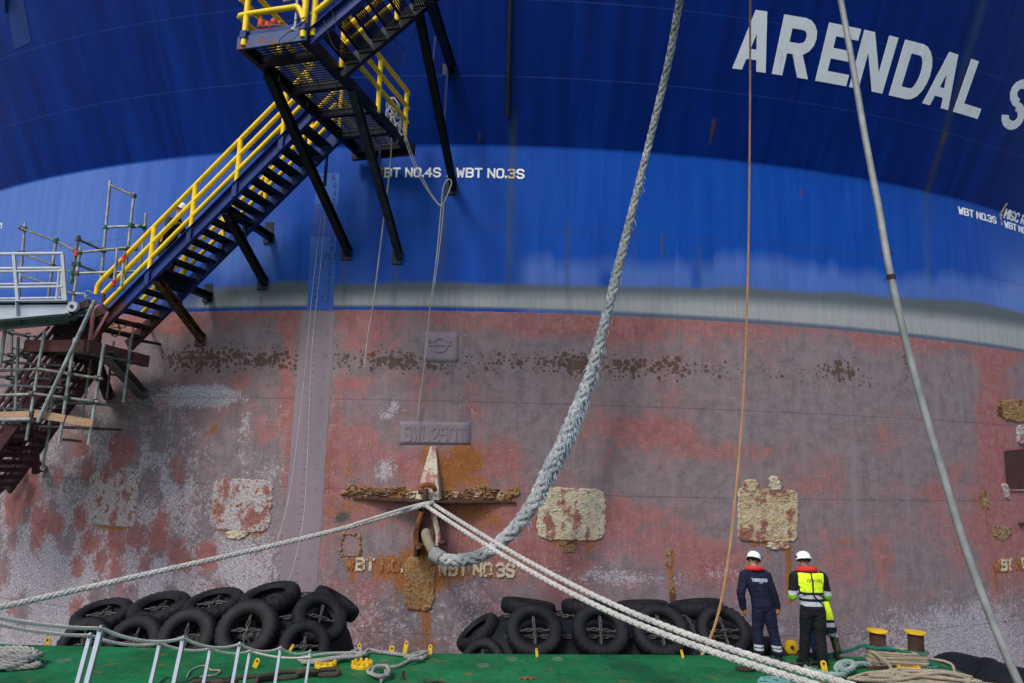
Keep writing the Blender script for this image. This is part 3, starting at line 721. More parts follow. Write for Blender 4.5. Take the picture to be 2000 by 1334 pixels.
for k in range(24):
    py = 345 + k*11.2
    px = 627 - (py-345)*.070
    u_, z_ = uzp(px, py); wd = .09 if k % 5 else .16; mb = MB()
    hull_polys(mb, [[(u_, z_-.012), (u_+wd, z_-.012), (u_+wd, z_+.012), (u_, z_+.012)]], lambda x, y: (x, y), .010)
    mb.build('draught_tick', M_NAVYMARK, ship, smooth=False)
for k in range(40):
    py = 640 + k*14.5; px = 612 - (py-640)*.078
    u_, z_ = uzp(px, py); mb = MB()
    hull_polys(mb, [[(u_, z_-.009), (u_+.10, z_-.009), (u_+.10, z_+.009), (u_, z_+.009)]], lambda x, y: (x, y), .014)
    mb.build('draught_tick', M_MAUVE, ship, smooth=False)
    if k % 3 == 1:
        mb = MB()
        for ch, polys in text_polys(str((9-k//3) % 10), 1.0): hull_polys(mb, polys, lambda x, y: (u_+.30+.018*x, z_+.019*y), .009, .0003)
        mb.build('draught_numeral', M_MAUVE, ship, smooth=False)

# raised plates -------------------------------------------------------------
def mat_crust(name, main, alt, red, seed, rustamt=.3):
    """lime and shell crust over a steel doubler, rust at its seams"""
    g = G(name, .9); v = g.pos()
    v = g.scale(v, (1, 1, 1)); mp = g.node('ShaderNodeVectorMath', operation='ADD'); g.put(mp.inputs[0], v); mp.inputs[1].default_value = (seed*7.3, 0, seed*3.1); v = mp.outputs[0]
    n1 = g.noise(v, 2.6, 7, .65); n2 = g.noise(v, 11, 6, .65); n3 = g.noise(v, 19, 4, .7); st = g.noise(g.scale(v, (4, 4, .8)), 1.0, 5)
    k = g.mix(g.sm(n2, .35, .65), main, alt)
    k = g.mix(g.sm(g.m('ADD', n1, g.m('MULTIPLY', g.m('SUBTRACT', st, .5), .6)), .51, .64), k, red)
    k = g.mix(g.m('MULTIPLY', g.sm(n3, .56, .66), .8), k, (.075, .05, .036))
    k = g.mix(g.sm(n2, .72-rustamt*.3, .80-rustamt*.3), k, g.ramp(n3, RUST))
    g.col(k); g.bump(g.m('ADD', n2, n3), .8, .03); return g.mat
M_CRUSTY = mat_crust('cream_barnacle_crust', (.46, .37, .22), (.52, .47, .38), (.27, .10, .075), 1, .16)
M_CRUSTY2 = mat_crust('yellow_barnacle_crust', (.44, .335, .165), (.47, .40, .28), (.25, .095, .07), 2, .20)
M_CRUSTR = mat_crust('white_red_crust', (.36, .31, .31), (.44, .40, .40), (.25, .095, .088), 3, .62)
M_CRUSTO = mat_crust('orange_rust_crust', (.20, .080, .024), (.32, .24, .15), (.11, .040, .015), 4, .55)
M_CRUSTT = mat_crust('orange_runny_crust', (.25, .105, .024), (.34, .235, .11), (.12, .042, .012), 5, .55)
def crust_plate(name, corners, mat, th=.035, n=64, amp=.02, rad=.22, seed=0, knobs=160, label=None, kr=(.6, 1.7), ragged=.05):
    c = [np.array(uzp(*p)) for p in corners]
    ed = fbm(n+1, n+1, 14, 14, seed, 3)-.5
    H = np.full((n+1, n+1), th) + (fbm(n+1, n+1, 10, 10, seed+50, 4)-.5)*amp*2
    r_ = np.random.default_rng(seed)
    jj, ii = np.meshgrid(np.arange(n+1), np.arange(n+1), indexing='ij')
    for _ in range(knobs):
        a, b = r_.integers(2, n-1, 2); R_ = r_.uniform(*kr)
        d = ((jj-a)**2+(ii-b)**2)/R_**2
        H += np.where(d < 1, np.sqrt(np.maximum(0, 1-d)), 0)*amp*r_.uniform(.4, 1.1)
    s, t = ii/n*2-1, jj/n*2-1
    rr = rad*2
    qx = np.maximum(np.abs(s)-(1-rr), 0); qy = np.maximum(np.abs(t)-(1-rr), 0)
    dist = np.sqrt(qx**2+qy**2)/rr + ed*ragged*4
    f = np.clip((1.0-dist)/.10, 0, 1)
    H = H*f - .02*(1-f)
    mb = MB(); vs = []
    for j in range(n+1):
        for i in range(n+1):
            a, b = i/n, j/n
            l = c[0]*(1-b)+c[3]*b; r2 = c[1]*(1-b)+c[2]*b; p = l*(1-a)+r2*a
            vs.append(W(p[0], p[1], H[j, i]))
    fs = [(j*(n+1)+i, (j+1)*(n+1)+i, (j+1)*(n+1)+i+1, j*(n+1)+i+1) for j in range(n) for i in range(n)]
    mb.add(vs, fs); o = mb.build(name, mat, ship, ang=60)
    if label: o['label'] = label
    return o
crust_plate('doubler_plate', [(176, 922), (276, 926), (264, 1032), (166, 1022)], M_CRUSTR, .022, seed=1, rad=.10, n=100, knobs=500, kr=(.6, 1.5), amp=.012, ragged=.10, label='square plate crusted white over red, rust along its lower edge')
crust_plate('doubler_plate', [(418, 932), (536, 938), (527, 1040), (409, 1036)], M_CRUSTR, .026, seed=2, rad=.16, n=100, knobs=500, kr=(.6, 1.5), amp=.013, ragged=.10, label='square plate crusted white, left of the mauve lane')
crust_plate('doubler_plate', [(1052, 950), (1184, 955), (1182, 1058), (1046, 1055)], M_CRUSTY, .032, seed=3, rad=.20, n=100, knobs=420, kr=(.6, 1.5), amp=.014, ragged=.08, label='cream crusted plate beside the thick hawser')
crust_plate('doubler_plate', [(1440, 950), (1560, 958), (1556, 1058), (1440, 1058)], M_CRUSTY2, .032, seed=4, rad=.12, n=100, knobs=480, kr=(.6, 1.5), amp=.014, ragged=.09, label='yellow crusted plate above the workers')
crust_plate('barnacle_clump', [(1450, 936), (1480, 936), (1480, 962), (1450, 962)], M_CRUSTY2, .04, 22, seed=14, rad=.4, knobs=40, amp=.014, ragged=.20)
crust_plate('barnacle_clump', [(1500, 928), (1526, 930), (1528, 960), (1500, 960)], M_CRUSTY, .04, 22, seed=15, rad=.4, knobs=40, amp=.014, ragged=.20)
crust_plate('barnacle_clump', [(1500, 1052), (1545, 1052), (1540, 1074), (1496, 1074)], M_CRUSTY, .03, 22, seed=16, rad=.4, knobs=40, amp=.014, ragged=.20)
crust_plate('barnacle_clump', [(1090, 1052), (1132, 1054), (1126, 1082), (1092, 1080)], M_CRUSTO, .010, 26, seed=17, rad=.4, knobs=40, amp=.014, ragged=.20)
crust_plate('barnacle_clump', [(440, 1034), (492, 1036), (476, 1054), (444, 1054)], M_CRUSTY, .03, 22, seed=18, rad=.4, knobs=40, amp=.014, ragged=.20)
crust_plate('rust_scab', [(1912, 958), (1934, 958), (1932, 996), (1916, 994)], M_CRUSTO, .012, 26, seed=19, rad=.4, knobs=40, amp=.014, ragged=.20)
crust_plate('rust_scab', [(1936, 1026), (1978, 1026), (1974, 1056), (1942, 1056)], M_CRUSTO, .012, 26, seed=20, rad=.4, knobs=60, amp=.014, ragged=.20)
crust_plate('rust_scab', [(1298, 1068), (1312, 1068), (1312, 1112), (1300, 1112)], M_CRUSTO, .010, 26, seed=21, rad=.4, knobs=30, amp=.014, ragged=.20)
crust_plate('rust_scab', [(1304, 1132), (1318, 1132), (1322, 1178), (1308, 1178)], M_CRUSTO, .010, 26, seed=22, rad=.4, knobs=30, amp=.014, ragged=.20)
# rust-eaten weld frame left of the bracket
mb = MB()
ring = [(668, 1044), (703, 1042), (703, 1084), (667, 1086)]
pts = []
for a, b in zip(ring, ring[1:]+ring[:1]):
    for t in np.linspace(0, 1, 12, endpoint=False): pts.append(W(*uzp(a[0]+(b[0]-a[0])*t+random.uniform(-2, 2), a[1]+(b[1]-a[1])*t+random.uniform(-2, 2)), .0))
mb.tube(pts, [.016+.035*random.random() for _ in pts], 7, closed=True); mb.build('weld_frame', M_CRUSTO, ship)
# mauve plates with embossed marks
def flat_plate(name, corners, mat, th): 
    o = hull_patch(name, corners, mat, th, 8, 6)
    s = o.modifiers.new('thick', 'SOLIDIFY'); s.thickness = th+.004; s.offset = -1
    return o
flat_plate('load_line_plate', [(829, 648), (896, 650), (894, 708), (827, 706)], M_MAUVE, .012)
flat_plate('load_plate', [(781, 823), (920, 825), (919, 868), (780, 868)], M_MAUVE, .012)
ua, za = uzp(790, 860); ub, zb = uzp(909, 836)
hull_text('load_marking', 'SWL250T', ua, ub, za, zb, M_MAUVE, sw=1.1, off=.028)
mb = MB(); u_, z_ = uzp(860, 674); k = np.linalg.norm(hullp(860, 674)-CC)/F
hull_polys(mb, arcband(0, 0, 15*k, 15*k, 3*k, 3*k, 0, 2*math.pi, 28), lambda x, y: (u_+x, z_+y), .034, .00002)
hull_polys(mb, [[(-21*k, -1.3*k), (21*k, -1.3*k), (21*k, 1.3*k), (-21*k, 1.3*k)]], lambda x, y: (u_+x, z_+y), .036)
for ch, dx in (('A', -22), ('V', 17)):
    pol = glyph_polys('A', 1.0) if ch == 'A' else [[(0, 6), (1, 6), (2.4, 0), (1.8, 0)], [(3.6, 6), (4.4, 6), (2.4, 0), (1.8, 0)]]
    hull_polys(mb, pol, lambda x, y: (u_+(dx+x*1.3)*k, z_+(3.5+y*.9)*k), .034)
mb.build('load_line_disc', M_MAUVE, ship, smooth=False)

# mooring bracket ----------------------------------------------------------
M_RUSTY = paint('rusted_steel', (.16, .062, .026), .9, .45, 5, .55, bump=.6, bsc=30)
M_RUSTDK = paint('dark_rusted_steel', (.055, .030, .022), .9, .4, 5, .35, bump=.5, bsc=30)
M_CREAMPL = mat_crust('peeling_cream_paint', (.48, .41, .29), (.52, .47, .38), (.34, .14, .12), 6, .12)
mb = MB()                                     # shelf: a flange plate standing out from the side
uL, zs = uzp(690, 972); uR, _ = uzp(1008, 972); uC = uzp(840, 972)[0]; n = 30
prof = [(.05+.37*math.exp(-((uL+(uR-uL)*i/n-uC)/1.15)**4)) for i in range(n+1)]
top = [W(uL+(uR-uL)*i/n, zs+.012, prof[i]) for i in range(n+1)]; topi = [W(uL+(uR-uL)*i/n, zs+.03, -.02) for i in range(n+1)]
bot = [W(uL+(uR-uL)*i/n, zs-.022, prof[i]) for i in range(n+1)]; boti = [W(uL+(uR-uL)*i/n, zs-.04, -.02) for i in range(n+1)]
q = n+1; fs = []
for i in range(n): fs += [(i, i+1, q+i+1, q+i), (2*q+i, 2*q+i+1, i+1, i), (3*q+i, 3*q+i+1, 2*q+i+1, 2*q+i)]
mb.add(top+topi+bot+boti, fs); mb.build('bracket_shelf', M_RUSTDK, ship)
r_ = random.Random(17)
for k in range(34):                           # clumps of growth and scale along the shelf
    px = 676 + (1012-676)*(k+r_.random())/34; py = 962 + (px-690)*.014 + r_.uniform(-9, 5)
    if 815 < px < 870: continue
    w_, h_ = r_.uniform(7, 17), r_.uniform(5, 12)
    crust_plate('barnacle_clump', [(px-w_, py-h_), (px+w_, py-h_*r_.uniform(.5, 1.2)), (px+w_*.9, py+h_*.8), (px-w_, py+h_*.7)], r_.choice((M_CRUSTY, M_CRUSTO, M_CRUSTO, M_CRUSTT)), .02, 16, .03, .42, 200+k, 26, kr=(.8, 2.2), ragged=.22)
mb = MB()                                     # tapered face plate of the gusset
uA, zA = uzp(846, 872); zB = zs+.03
h = [(-.06, zA, .04), (.07, zA, .04), (.24, zB, .43), (-.26, zB, .43)]
f_ = [W(uA+a, z, o) for a, z, o in h]; bk = [W(uA+a, z, -.02) for a, z, o in h]
mb.add(f_+bk, [(3,2,1,0), (0,1,5,4), (1,2,6,5), (2,3,7,6), (3,0,4,7)]); mb.build('gusset', M_CREAMPL, ship, smooth=False, bev=.008)
crust_plate('rust_scab', [(1940, 782), (2030, 776), (2030, 832), (1952, 818)], M_CRUSTT, .03, 60, .010, .3, 32, 300, ragged=.16)
crust_plate('bracket_tongue', [(790, 1086), (852, 1086), (848, 1194), (788, 1192)], M_CRUSTT, .035, 70, .014, .24, 33, 500, ragged=.10, label='rounded rusty tongue plate under the bracket')
mb = MB()                                     # pad-eye: two cheek plates under the shelf
u0 = uzp(838, 1000)[0]
for s in (-.19, .20):
    za, zb = zs-.04, uzp(838, 1085)[1]
    a = [(s-.035, za, .40), (s+.035, za, .40), (s+.035, zb, .34), (s-.035, zb, .34)]
    f_ = [W(u0+x, z, o) for x, z, o in a]; bk = [W(u0+x, z, -.02) for x, z, o in a]
    mb.add(f_+bk, [(3,2,1,0), (0,1,5,4), (1,2,6,5), (2,3,7,6), (3,0,4,7)])
mb.build('pad_eye', M_RUSTDK, ship, smooth=False, bev=.01)
# fin pipe on the flare
mb = MB(); pts = [W(uzp(997, 10)[0], z, .06) for z in np.linspace(uzp(1000, 231)[1], 17.5, 12)]
mb.tube(pts, .055, 8); mb.build('overboard_pipe', paint('black_pipe_paint', (.008, .009, .015), .5, .3), ship)
# recess (fairlead) at the right edge: a framed flat sheet, its inner shade painted dark
M_DKRED = paint('dark_red_recess', (.09, .022, .024), .8, .3, 4, .1)
c = [uzp(1957, 878), uzp(2040, 868), uzp(2046, 958), uzp(1963, 962)]
M_FRM = paint('pink_red_frame', (.26, .09, .09), .8, .2)
for q0, q1, q2, q3 in ((c[0], c[1], (c[1][0], c[1][1]-.05), (c[0][0], c[0][1]-.05)), ((c[3][0], c[3][1]+.05), (c[2][0], c[2][1]+.05), c[2], c[3]), (c[0], (c[0][0]+.05, c[0][1]), (c[3][0]+.05, c[3][1]), c[3])):
    hull_patch('recess_frame', [q0, q1, q2, q3], M_FRM, .014 if q0 is c[0] else .016, 16, 3, px=False)
g = G('recess_shade', .9); g.col(g.mix(g.noise(g.pos(), 3, 5), (.020, .005, .005), (.075, .018, .018))); M_REC = g.mat
ci = [(p[0]+dx, p[1]+dz) for p, (dx, dz) in zip(c, [(.04, -.04), (-.04, -.04), (-.04, .04), (.04, .04)])]
hull_patch('recess_shade_sheet', ci, M_REC, .008, 16, 4, px=False)
mb = MB(); a, b = uzp(2022, 868), uzp(2026, 962)
mb.tube([W(a[0], a[1], .06), W(b[0], b[1], .06)], .10, 14); mb.build('recess_roller', mat_crust('flaking_white_roller', (.42, .42, .42), (.36, .35, .35), (.2, .05, .05), 8, .1), ship)
mb = MB(); mb.beam(W(*uzp(1966, 957), .03), W(*uzp(2010, 957), .03), .03, .03); mb.build('recess_bar', M_CRUSTR, ship)
crust_plate('barnacle_clump', [(1954, 944), (1968, 944), (1974, 974), (1960, 974)], M_CRUSTR, .03, 20, seed=40, rad=.4, knobs=40, amp=.014, ragged=.20)
crust_plate('flaked_paint_rib', [(1984, 830), (2030, 830), (2030, 870), (1986, 868)], M_CRUSTR, .05, 40, seed=41, rad=.2, knobs=60, amp=.02)
mb = MB(); a = uzp(1988, 1022); mb.beam(W(a[0], a[1], .04), W(a[0]+.6, a[1]-.02, .04), .07, .05); mb.build('rubbing_bar', M_RUSTDK, ship)
# bracket at the upper left corner
mb = MB(); P0 = hullp(12, 12)
a = [uzp(2, -30), uzp(20, -30), uzp(14, 26)]
f_ = [W(u, z, .16) for u, z in a[:2]] + [W(a[2][0], a[2][1], .05)]; bk = [W(u, z, -.02) for u, z in a]
mb.add(f_+bk, [(2,1,0), (0,1,4,3), (1,2,5,4), (2,0,3,5)]); mb.build('knee_bracket', M_NAVYMARK, ship, smooth=False)
hull_patch('patched_plate', [(14, 2), (46, -2), (62, 82), (28, 98)], paint('faded_blue_paint', (.004, .034, .19), .55, .15, 1.5, streak=True), .008, 4, 6)
# ------------------------------------------------------------------ the tug's deck, its side, the water
def mat_deck():
    g = G('green_deck_paint', .6, 0, .16); v = g.pos()
    n1 = g.noise(v, .9, 6, .6); n2 = g.noise(v, 7, 6, .65); n3 = g.noise(v, 60, 3)
    k = g.mix(g.sm(n1, .3, .7), (.0035, .088, .030), (.0085, .165, .058))
    k = g.mix(g.m('MULTIPLY', g.sm(n2, .50, .70), .5), k, (.006, .034, .017))
    sc1 = g.noise(g.scale(v, (1.2, 9, 1)), 1.6, 5, .7); sc2 = g.noise(g.scale(v, (9, 1.5, 1)), 1.3, 5, .7)
    k = g.mix(g.m('MULTIPLY', g.sm(sc1, .53, .66), .32), k, (.075, .16, .095))
    k = g.mix(g.m('MULTIPLY', g.sm(sc2, .54, .66), .42), k, (.012, .026, .018))
    k = g.mix(g.m('MULTIPLY', g.sm(g.noise(v, 3.2, 7, .7), .53, .60), .40), k, (.035, .11, .05))
    k = g.mix(g.sm(g.noise(v, 2.6, 6, .75), .605, .64), k, g.ramp(n2, RUST))
    k = g.mix(g.m('MULTIPLY', g.sm(n3, .6, .75), .35), k, (.005, .03, .015))
    g.col(k); g.rough(g.m('ADD', g.m('MULTIPLY', n2, .35), .36)); g.bump(g.m('ADD', n3, g.m('MULTIPLY', n2, 1.5)), .35, .008)
    return g.mat
M_DECK = mat_deck()
edge = [(-16, 11.05), (-11, 11.25), (-7.69, 11.35), (-5.7, 11.36), (-3.79, 11.38), (-2.1, 11.43), (-.51, 11.5), (.9, 11.6), (2.31, 11.71), (4.6, 11.86), (6.2, 11.97), (6.55, 11.97), (6.78, 11.86), (6.90, 11.6), (6.90, 10.7), (6.9, 7), (6.7, 3)]
mb = MB(); n = len(edge)
poly = edge + [(6.6, -8), (-16, -8)]
mb.add([(x, y, 0) for x, y in poly], [tuple(range(len(poly)))[::-1]])
dk = mb.build('deck', M_DECK, smooth=False); tag(dk, 'green painted steel deck with worn patches below the ship', 'deck', kind='structure')
mb = MB(); vs = []; fs = []
prof = [(0.0, -.004), (.035, -.03), (.05, -.09), (.05, -2.6)]
for (x, y) in edge:
    for o, z in prof: vs.append((x + o*(1 if x > 6.6 else 0), y + o*(1 if y > 11 else 0), z))
P = len(prof)
for i in range(n-1):
    for j in range(P-1): fs.append((i*P+j, i*P+j+1, (i+1)*P+j+1, (i+1)*P+j))
mb.add(vs, fs); ts = mb.build('tug_side', [paint('black_tug_side', (.02, .02, .022), .6, .4)]); tag(ts, 'black steel side of the tug under its green deck edge', 'tug side', kind='structure')
g = G('harbour_water', .08); v = g.pos(); g.col((.012, .03, .028)); g.bump(g.m('ADD', g.noise(v, 1.6, 4), g.m('MULTIPLY', g.noise(v, 6, 3), .3)), .4, .2)
mb = MB(); mb.add([(-400, -400, -1.9), (400, -400, -1.9), (400, 400, -1.9), (-400, 400, -1.9)], [(0, 1, 2, 3)])
wt = mb.build('water', g.mat, smooth=False); tag(wt, 'dark green harbour water under the deck edge', 'water', kind='structure')

# ------------------------------------------------------------------ big floating fenders hung with tyres
def mat_rubber(name, c, gr=.5):
    g = G(name, .7, 0, .22); v = g.obj(); n = g.noise(v, 4, 6, .65); n2 = g.noise(v, 30, 4)
    k = g.mix(g.sm(n, .35, .7), c, tuple(x*1.9 for x in c))
    rad = g.node('ShaderNodeVectorMath', operation='LENGTH'); g.put(rad.inputs[0], g.scale(v, (1, 1, 0)))
    if 'tyre' in name:
        dr = g.m('MULTIPLY', g.m('MULTIPLY', g.sm(rad.outputs['Value'], .30, .36), g.sm(rad.outputs['Value'], .47, .41)), g.sm(n, .35, .65)); k = g.mix(g.m('MULTIPLY', dr, gr*1.1), k, (.05, .047, .044))
    k = g.mix(g.m('MULTIPLY', g.sm(g.noise(v, 9, 7, .7), .56, .72), gr), k, (.085, .078, .070))
    g.col(k); g.rough(g.m('ADD', .5, g.m('MULTIPLY', n, .4))); g.bump(g.m('ADD', n2, n), .35, .01); return g.mat
M_FEND = mat_rubber('fender_rubber', (.0045, .0055, .009), .08); M_TYRE = mat_rubber('tyre_rubber', (.0040, .0045, .006), .10)
g = G('galvanised_chain', .6, .35); g.col(g.mix(g.noise(g.pos(), 8, 5), (.032, .030, .029), (.085, .08, .074))); M_CHAIN = g.mat
g = G('rusty_chain', .8, .2); g.col(g.ramp(g.noise(g.pos(), 9, 5), [(.3, (.022, .015, .012)), (.6, (.055, .033, .022)), (.8, (.11, .06, .03))])); M_CHAINR = g.mat
def tyre_mb(Ro=.5, wd=.27, hole=.265):
    """outer tread with lugs on both shoulders, sidewalls, open middle"""
    h = wd/2
    pr = [(hole, -h*.55), (hole+.02, -h*.86), (hole+.07, -h*1.0), (Ro-.10, -h*.98), (Ro-.035, -h*.84), (Ro-.012, -h*.62), (Ro, -h*.25), (Ro, h*.25), (Ro-.012, h*.62), (Ro-.035, h*.84), (Ro-.10, h*.98), (hole+.07, h), (hole+.02, h*.86), (hole, h*.55), (hole+.03, h*.3), (Ro-.06, 0.02), (hole+.03, -h*.3)]
    lug = {4: 1, 5: 1, 8: 1, 9: 1}
    mb = MB(); mb.lathe((0, 0, 0), (0, 0, 1), pr, 104, closed=True, jit=lambda k, i: (-.016 if (k % 4) < 2 else 0) if i in lug else (-.007 if i in (6, 7) and k % 8 < 1 else 0))
    return mb
TYRES = []
for args, mt in (((.5, .27, .265), M_TYRE), ((.5, .30, .25), mat_rubber('dusty_tyre_rubber', (.0050, .0052, .006), .22)), ((.49, .24, .28), mat_rubber('worn_tyre_rubber', (.0042, .0046, .006), .14))):
    o_ = tyre_mb(*args).build('tyre', mt, ang=50); TYRES.append(o_.data); bpy.data.objects.remove(o_)
def cross_mb(rad=.30):
    mb = MB()
    for a in (0, math.pi/2):
        d = np.array([math.cos(a), math.sin(a), 0]); 
        chain_mb([-d*rad + (0, 0, .02), (0, 0, .05), d*rad + (0, 0, .02)], .115, .0135, mb, 12, 5)
    return mb
CROSS = cross_mb().build('cross_chain', M_CHAIN).data
bpy.data.objects.remove([o for o in COL.objects if o.data == CROSS][0])
def fender(label, c, ax, Rf, L, rows, face=17, seed=0):
    r_ = random.Random(seed)
    root = empty('floating_fender', c, label, 'fender', 'tyre clad floating fenders between tug and ship')
    ax = nrm(ax); c = np.array(c, float)
    mb = MB(); pr = []
    e = Rf*.62; n = 10
    for i in range(n+1):
        a = math.pi/2*i/n; pr.append((max(.10, Rf*math.sin(a)), -L/2 + e*(1-math.cos(a))))
    for i in range(n, -1, -1):
        a = math.pi/2*i/n; pr.append((max(.10, Rf*math.sin(a)), L/2 - e*(1-math.cos(a))))
    mb.lathe(c, ax, pr, 56); body = mb.build('fender_body', M_FEND, root)
    up = nrm(np.array([0, 0, 1.]) - ax*ax[2]); out = np.cross(ax, up)
    if out[1] > 0: out = -out               # towards the tug
    for (t, ang, roll, sc, tilt) in rows:
        a = math.radians(ang); dirn = out*math.cos(a) + up*math.sin(a)
        s = t; lim = L/2 - e
        rr = Rf; lean = 0.0
        if abs(s) > lim:                    # on the rounded end the tyre follows the dome
            q = min(.98, (abs(s)-lim)/e); rr = Rf*math.sqrt(1-q*q); lean = math.asin(q)*.9*(1 if s > 0 else -1)
        dirn0 = dirn; fa = math.radians(ang-face) if ang < 70 else a
        dirn = out*math.cos(fa) + up*math.sin(fa)
        nd = nrm(dirn*math.cos(lean) + ax*math.sin(lean) + ax*tilt)
        p = c + ax*s + dirn0*rr + nd*((.11+.009*abs(ang-math.degrees(fa)))*sc)
        ty = bpy.data.objects.new('tyre', TYRES[r_.choice((0, 0, 1, 2))]); COL.objects.link(ty); ty.parent = root
        X = nrm(ax - nd*np.dot(ax, nd)); Y = np.cross(nd, X)
        m = Matrix(((X[0], Y[0], nd[0]), (X[1], Y[1], nd[1]), (X[2], Y[2], nd[2]))).to_4x4() @ Matrix.Rotation(math.radians(roll), 4, 'Z') @ Matrix.Diagonal((sc, sc, sc, 1))
        m.translation = Vector(p - c); ty.matrix_local = m
        if a < math.radians(75) and a > -.5:
            ch = bpy.data.objects.new('cross_chain', CROSS); COL.objects.link(ch); ch.parent = ty
            ch.rotation_euler = (0, 0, math.radians(-roll + r_.uniform(-8, 8)))
    # net chain running along the fender between the tyres
    for ang in sorted(set(round(r[1]) for r in rows)):
        a = math.radians(ang); d = out*math.cos(a)+up*math.sin(a)
        chain_mb([c + ax*s + d*(Rf+.04) for s in np.linspace(-L/2+e*.9, L/2-e*.9, 9)], .13, .015).build('net_chain', M_CHAIN, root)
    for s in np.linspace(-L/2+e, L/2-e, 5)[:]:
        pts = [c + ax*(s+.35) + (out*math.cos(b)+up*math.sin(b))*(Rf+.03) for b in np.linspace(-.3, 1.7, 9)]
        chain_mb(pts, .13, .015).build('net_chain', M_CHAIN, root)
    return root
# right fender: seen level
cR = np.array([1.98, 13.25, -1.10])
def sx(px, c, Y): return (aty(px, 1235, Y)[0]-c[0])
rows = [(sx(px, cR, 12.2), 57, rl, sc, tl) for px, rl, sc, tl in ((1040, 0, .95, 0), (1170, 20, .97, .02), (1290, 50, .98, 0), (1418, 70, .94, -.03))]
rows += [(sx(px, cR, 13.0), 97, rl, 1.0, tl) for px, rl, tl in ((1033, 0, .12), (1157, 20, .02), (1266, 50, -.04), (1378, 70, -.10))]
rows += [(sx(953, cR, 12.4), 40, 10, .82, 0), (sx(940, cR, 12.9), 82, 10, .85, 0), (sx(1475, cR, 12.6), 40, 10, .9, 0), (sx(1478, cR, 12.9), 82, 10, .85, 0)]
fender('level tyre clad black fender to the left of the two standing workers', cR, (1, .045, .012), 1.36, 5.35, rows, seed=1)
cL = np.array([-5.22, 13.05, -1.09])
rows = [(sx(px, cL, 11.75), an, rl, sc, tl) for px, an, rl, sc, tl in ((272, 44, 0, .93, 0), (376, 45, 20, .96, 0), (496, 46, 50, 1.02, 0), (600, 36, 70, .82, .1), (170, 46, 30, .9, -.1))]
rows += [(sx(px, cL, 12.4), an, rl, sc, tl) for px, an, rl, sc, tl in ((200, 72, 0, 1.0, .05), (313, 73, 20, 1.02, .05), (421, 74, 50, 1.04, .0), (532, 76, 70, 1.05, -.05), (632, 58, 10, .92, .1), (640, 100, 10, .9, .1))]
fender('tilted tyre clad black fender at lower left, its right end higher', cL, (1, -.02, .108), 1.38, 5.25, rows, 12, seed=2)
# the third one, plain, off the tug's corner
t = empty('floating_fender', (8.4, 11.9, -1.9), 'plain black rubber fender off the right corner of the deck', 'fender')
mb = MB(); c = np.array([8.55, 11.6, -.95]); ax = nrm((.55, -.8, -.02)); pr = []
for i in range(11): a = math.pi/2*i/10; pr.append((max(.1, .82*math.sin(a)), -2.0+.6*(1-math.cos(a))))
for i in range(10, -1, -1): a = math.pi/2*i/10; pr.append((max(.1, .82*math.sin(a)), 2.0-.6*(1-math.cos(a))))
mb.lathe(c, ax, pr, 48); mb.build('fender_body', M_FEND, t)
mb = MB()
for s in (-.95, -.3, .35, 1.0): mb.lathe(c+ax*s, ax, [(.80, -.06), (.85, -.04), (.85, .04), (.80, .06)], 48, closed=False)
mb.build('fender_rib', M_TYRE, t)
mb = MB(); mb.lathe(c-ax*2.0, ax, [(.05, -.10), (.09, -.10), (.09, .05)], 14); mb.build('towing_eye', M_CHAINR, t)
# ------------------------------------------------------------------ blue steel stairway with yellow rails hung off the side
M_STBLUE = paint('stair_blue_paint', (.006, .024, .14), .5, .3, 2, .10, streak=True)
M_STBLK = paint('stair_blue_shadow_side', (.006, .008, .018), .55, .4, 3, .16)  # shadow side of the stair steel, its shade painted in as near-black
M_YEL = paint('yellow_rail_paint', (.86, .58, .010), .38, .12, 3, .03, grime=.30, bump=.08)
M_BROWNP = paint('brown_primer', (.078, .027, .030), .75, .3, 2, .28)
M_BROWND = paint('dark_brown_primer', (.040, .017, .019), .75, .3, 2, .22)
M_STRUTR = paint('rusting_strut', (.05, .030, .028), .8, .4, 2.5, .62)
PO = np.array([-4.86, 11.10]); WX = np.array([.966, -.26]); LX = np.array([.26, .966])
def S3(a, b, z): q = PO + WX*a + LX*b; return np.array([q[0], q[1], z])
def onb(px, py, b):                          # point on the upright plane b metres in from the platform's end
    d = ray(px, py); n = np.array([LX[0], LX[1]]); t = (PO @ n + b - CC[:2] @ n)/(d[:2] @ n); p = CC + d*t
    return np.array([(p[:2]-PO) @ WX, (p[:2]-PO) @ LX, p[2]])
ZP = 9.80
stair = empty('stairway', S3(.6, 4.4, 5.2), 'blue steel stairway with yellow handrails climbing the ship side', 'stairway')
# platform
PW, PL = 1.34, 4.35
mb = MB(); mb.box(S3(PW/2, 0, ZP+.12), np.append(WX*PW/2, 0), np.append(LX*.02, 0), (0, 0, .12)); mb.build('platform_fascia', paint('rubbed_fascia', (.045, .085, .20), .5, .35, 2, .45), stair, smooth=False, bev=.006)
for a in (.02, PW-.02):
    mb = MB(); mb.chan(S3(a, .02, ZP+.11), S3(a, PL, ZP+.11), .09, .22, side=1 if a < 1 else -1); mb.build('platform_beam', M_STBLK, stair, smooth=False)
for b in (.55, 1.55, 2.55, 3.5, 4.25):
    mb = MB(); mb.beam(S3(.03, b, ZP+.08), S3(PW-.03, b, ZP+.08), .12, .15); mb.build('cross_beam', M_STBLK, stair, smooth=False)
mb = MB()
for k in range(58): mb.beam(S3(.05, .08+k*.073, ZP+.20), S3(PW-.05, .08+k*.073, ZP+.20), .030, .012)
for a in (.3, .67, 1.04): mb.beam(S3(a, .05, ZP+.188), S3(a, PL, ZP+.188), .012, .012)
mb.build('platform_grating', M_STBLK, stair, smooth=False)
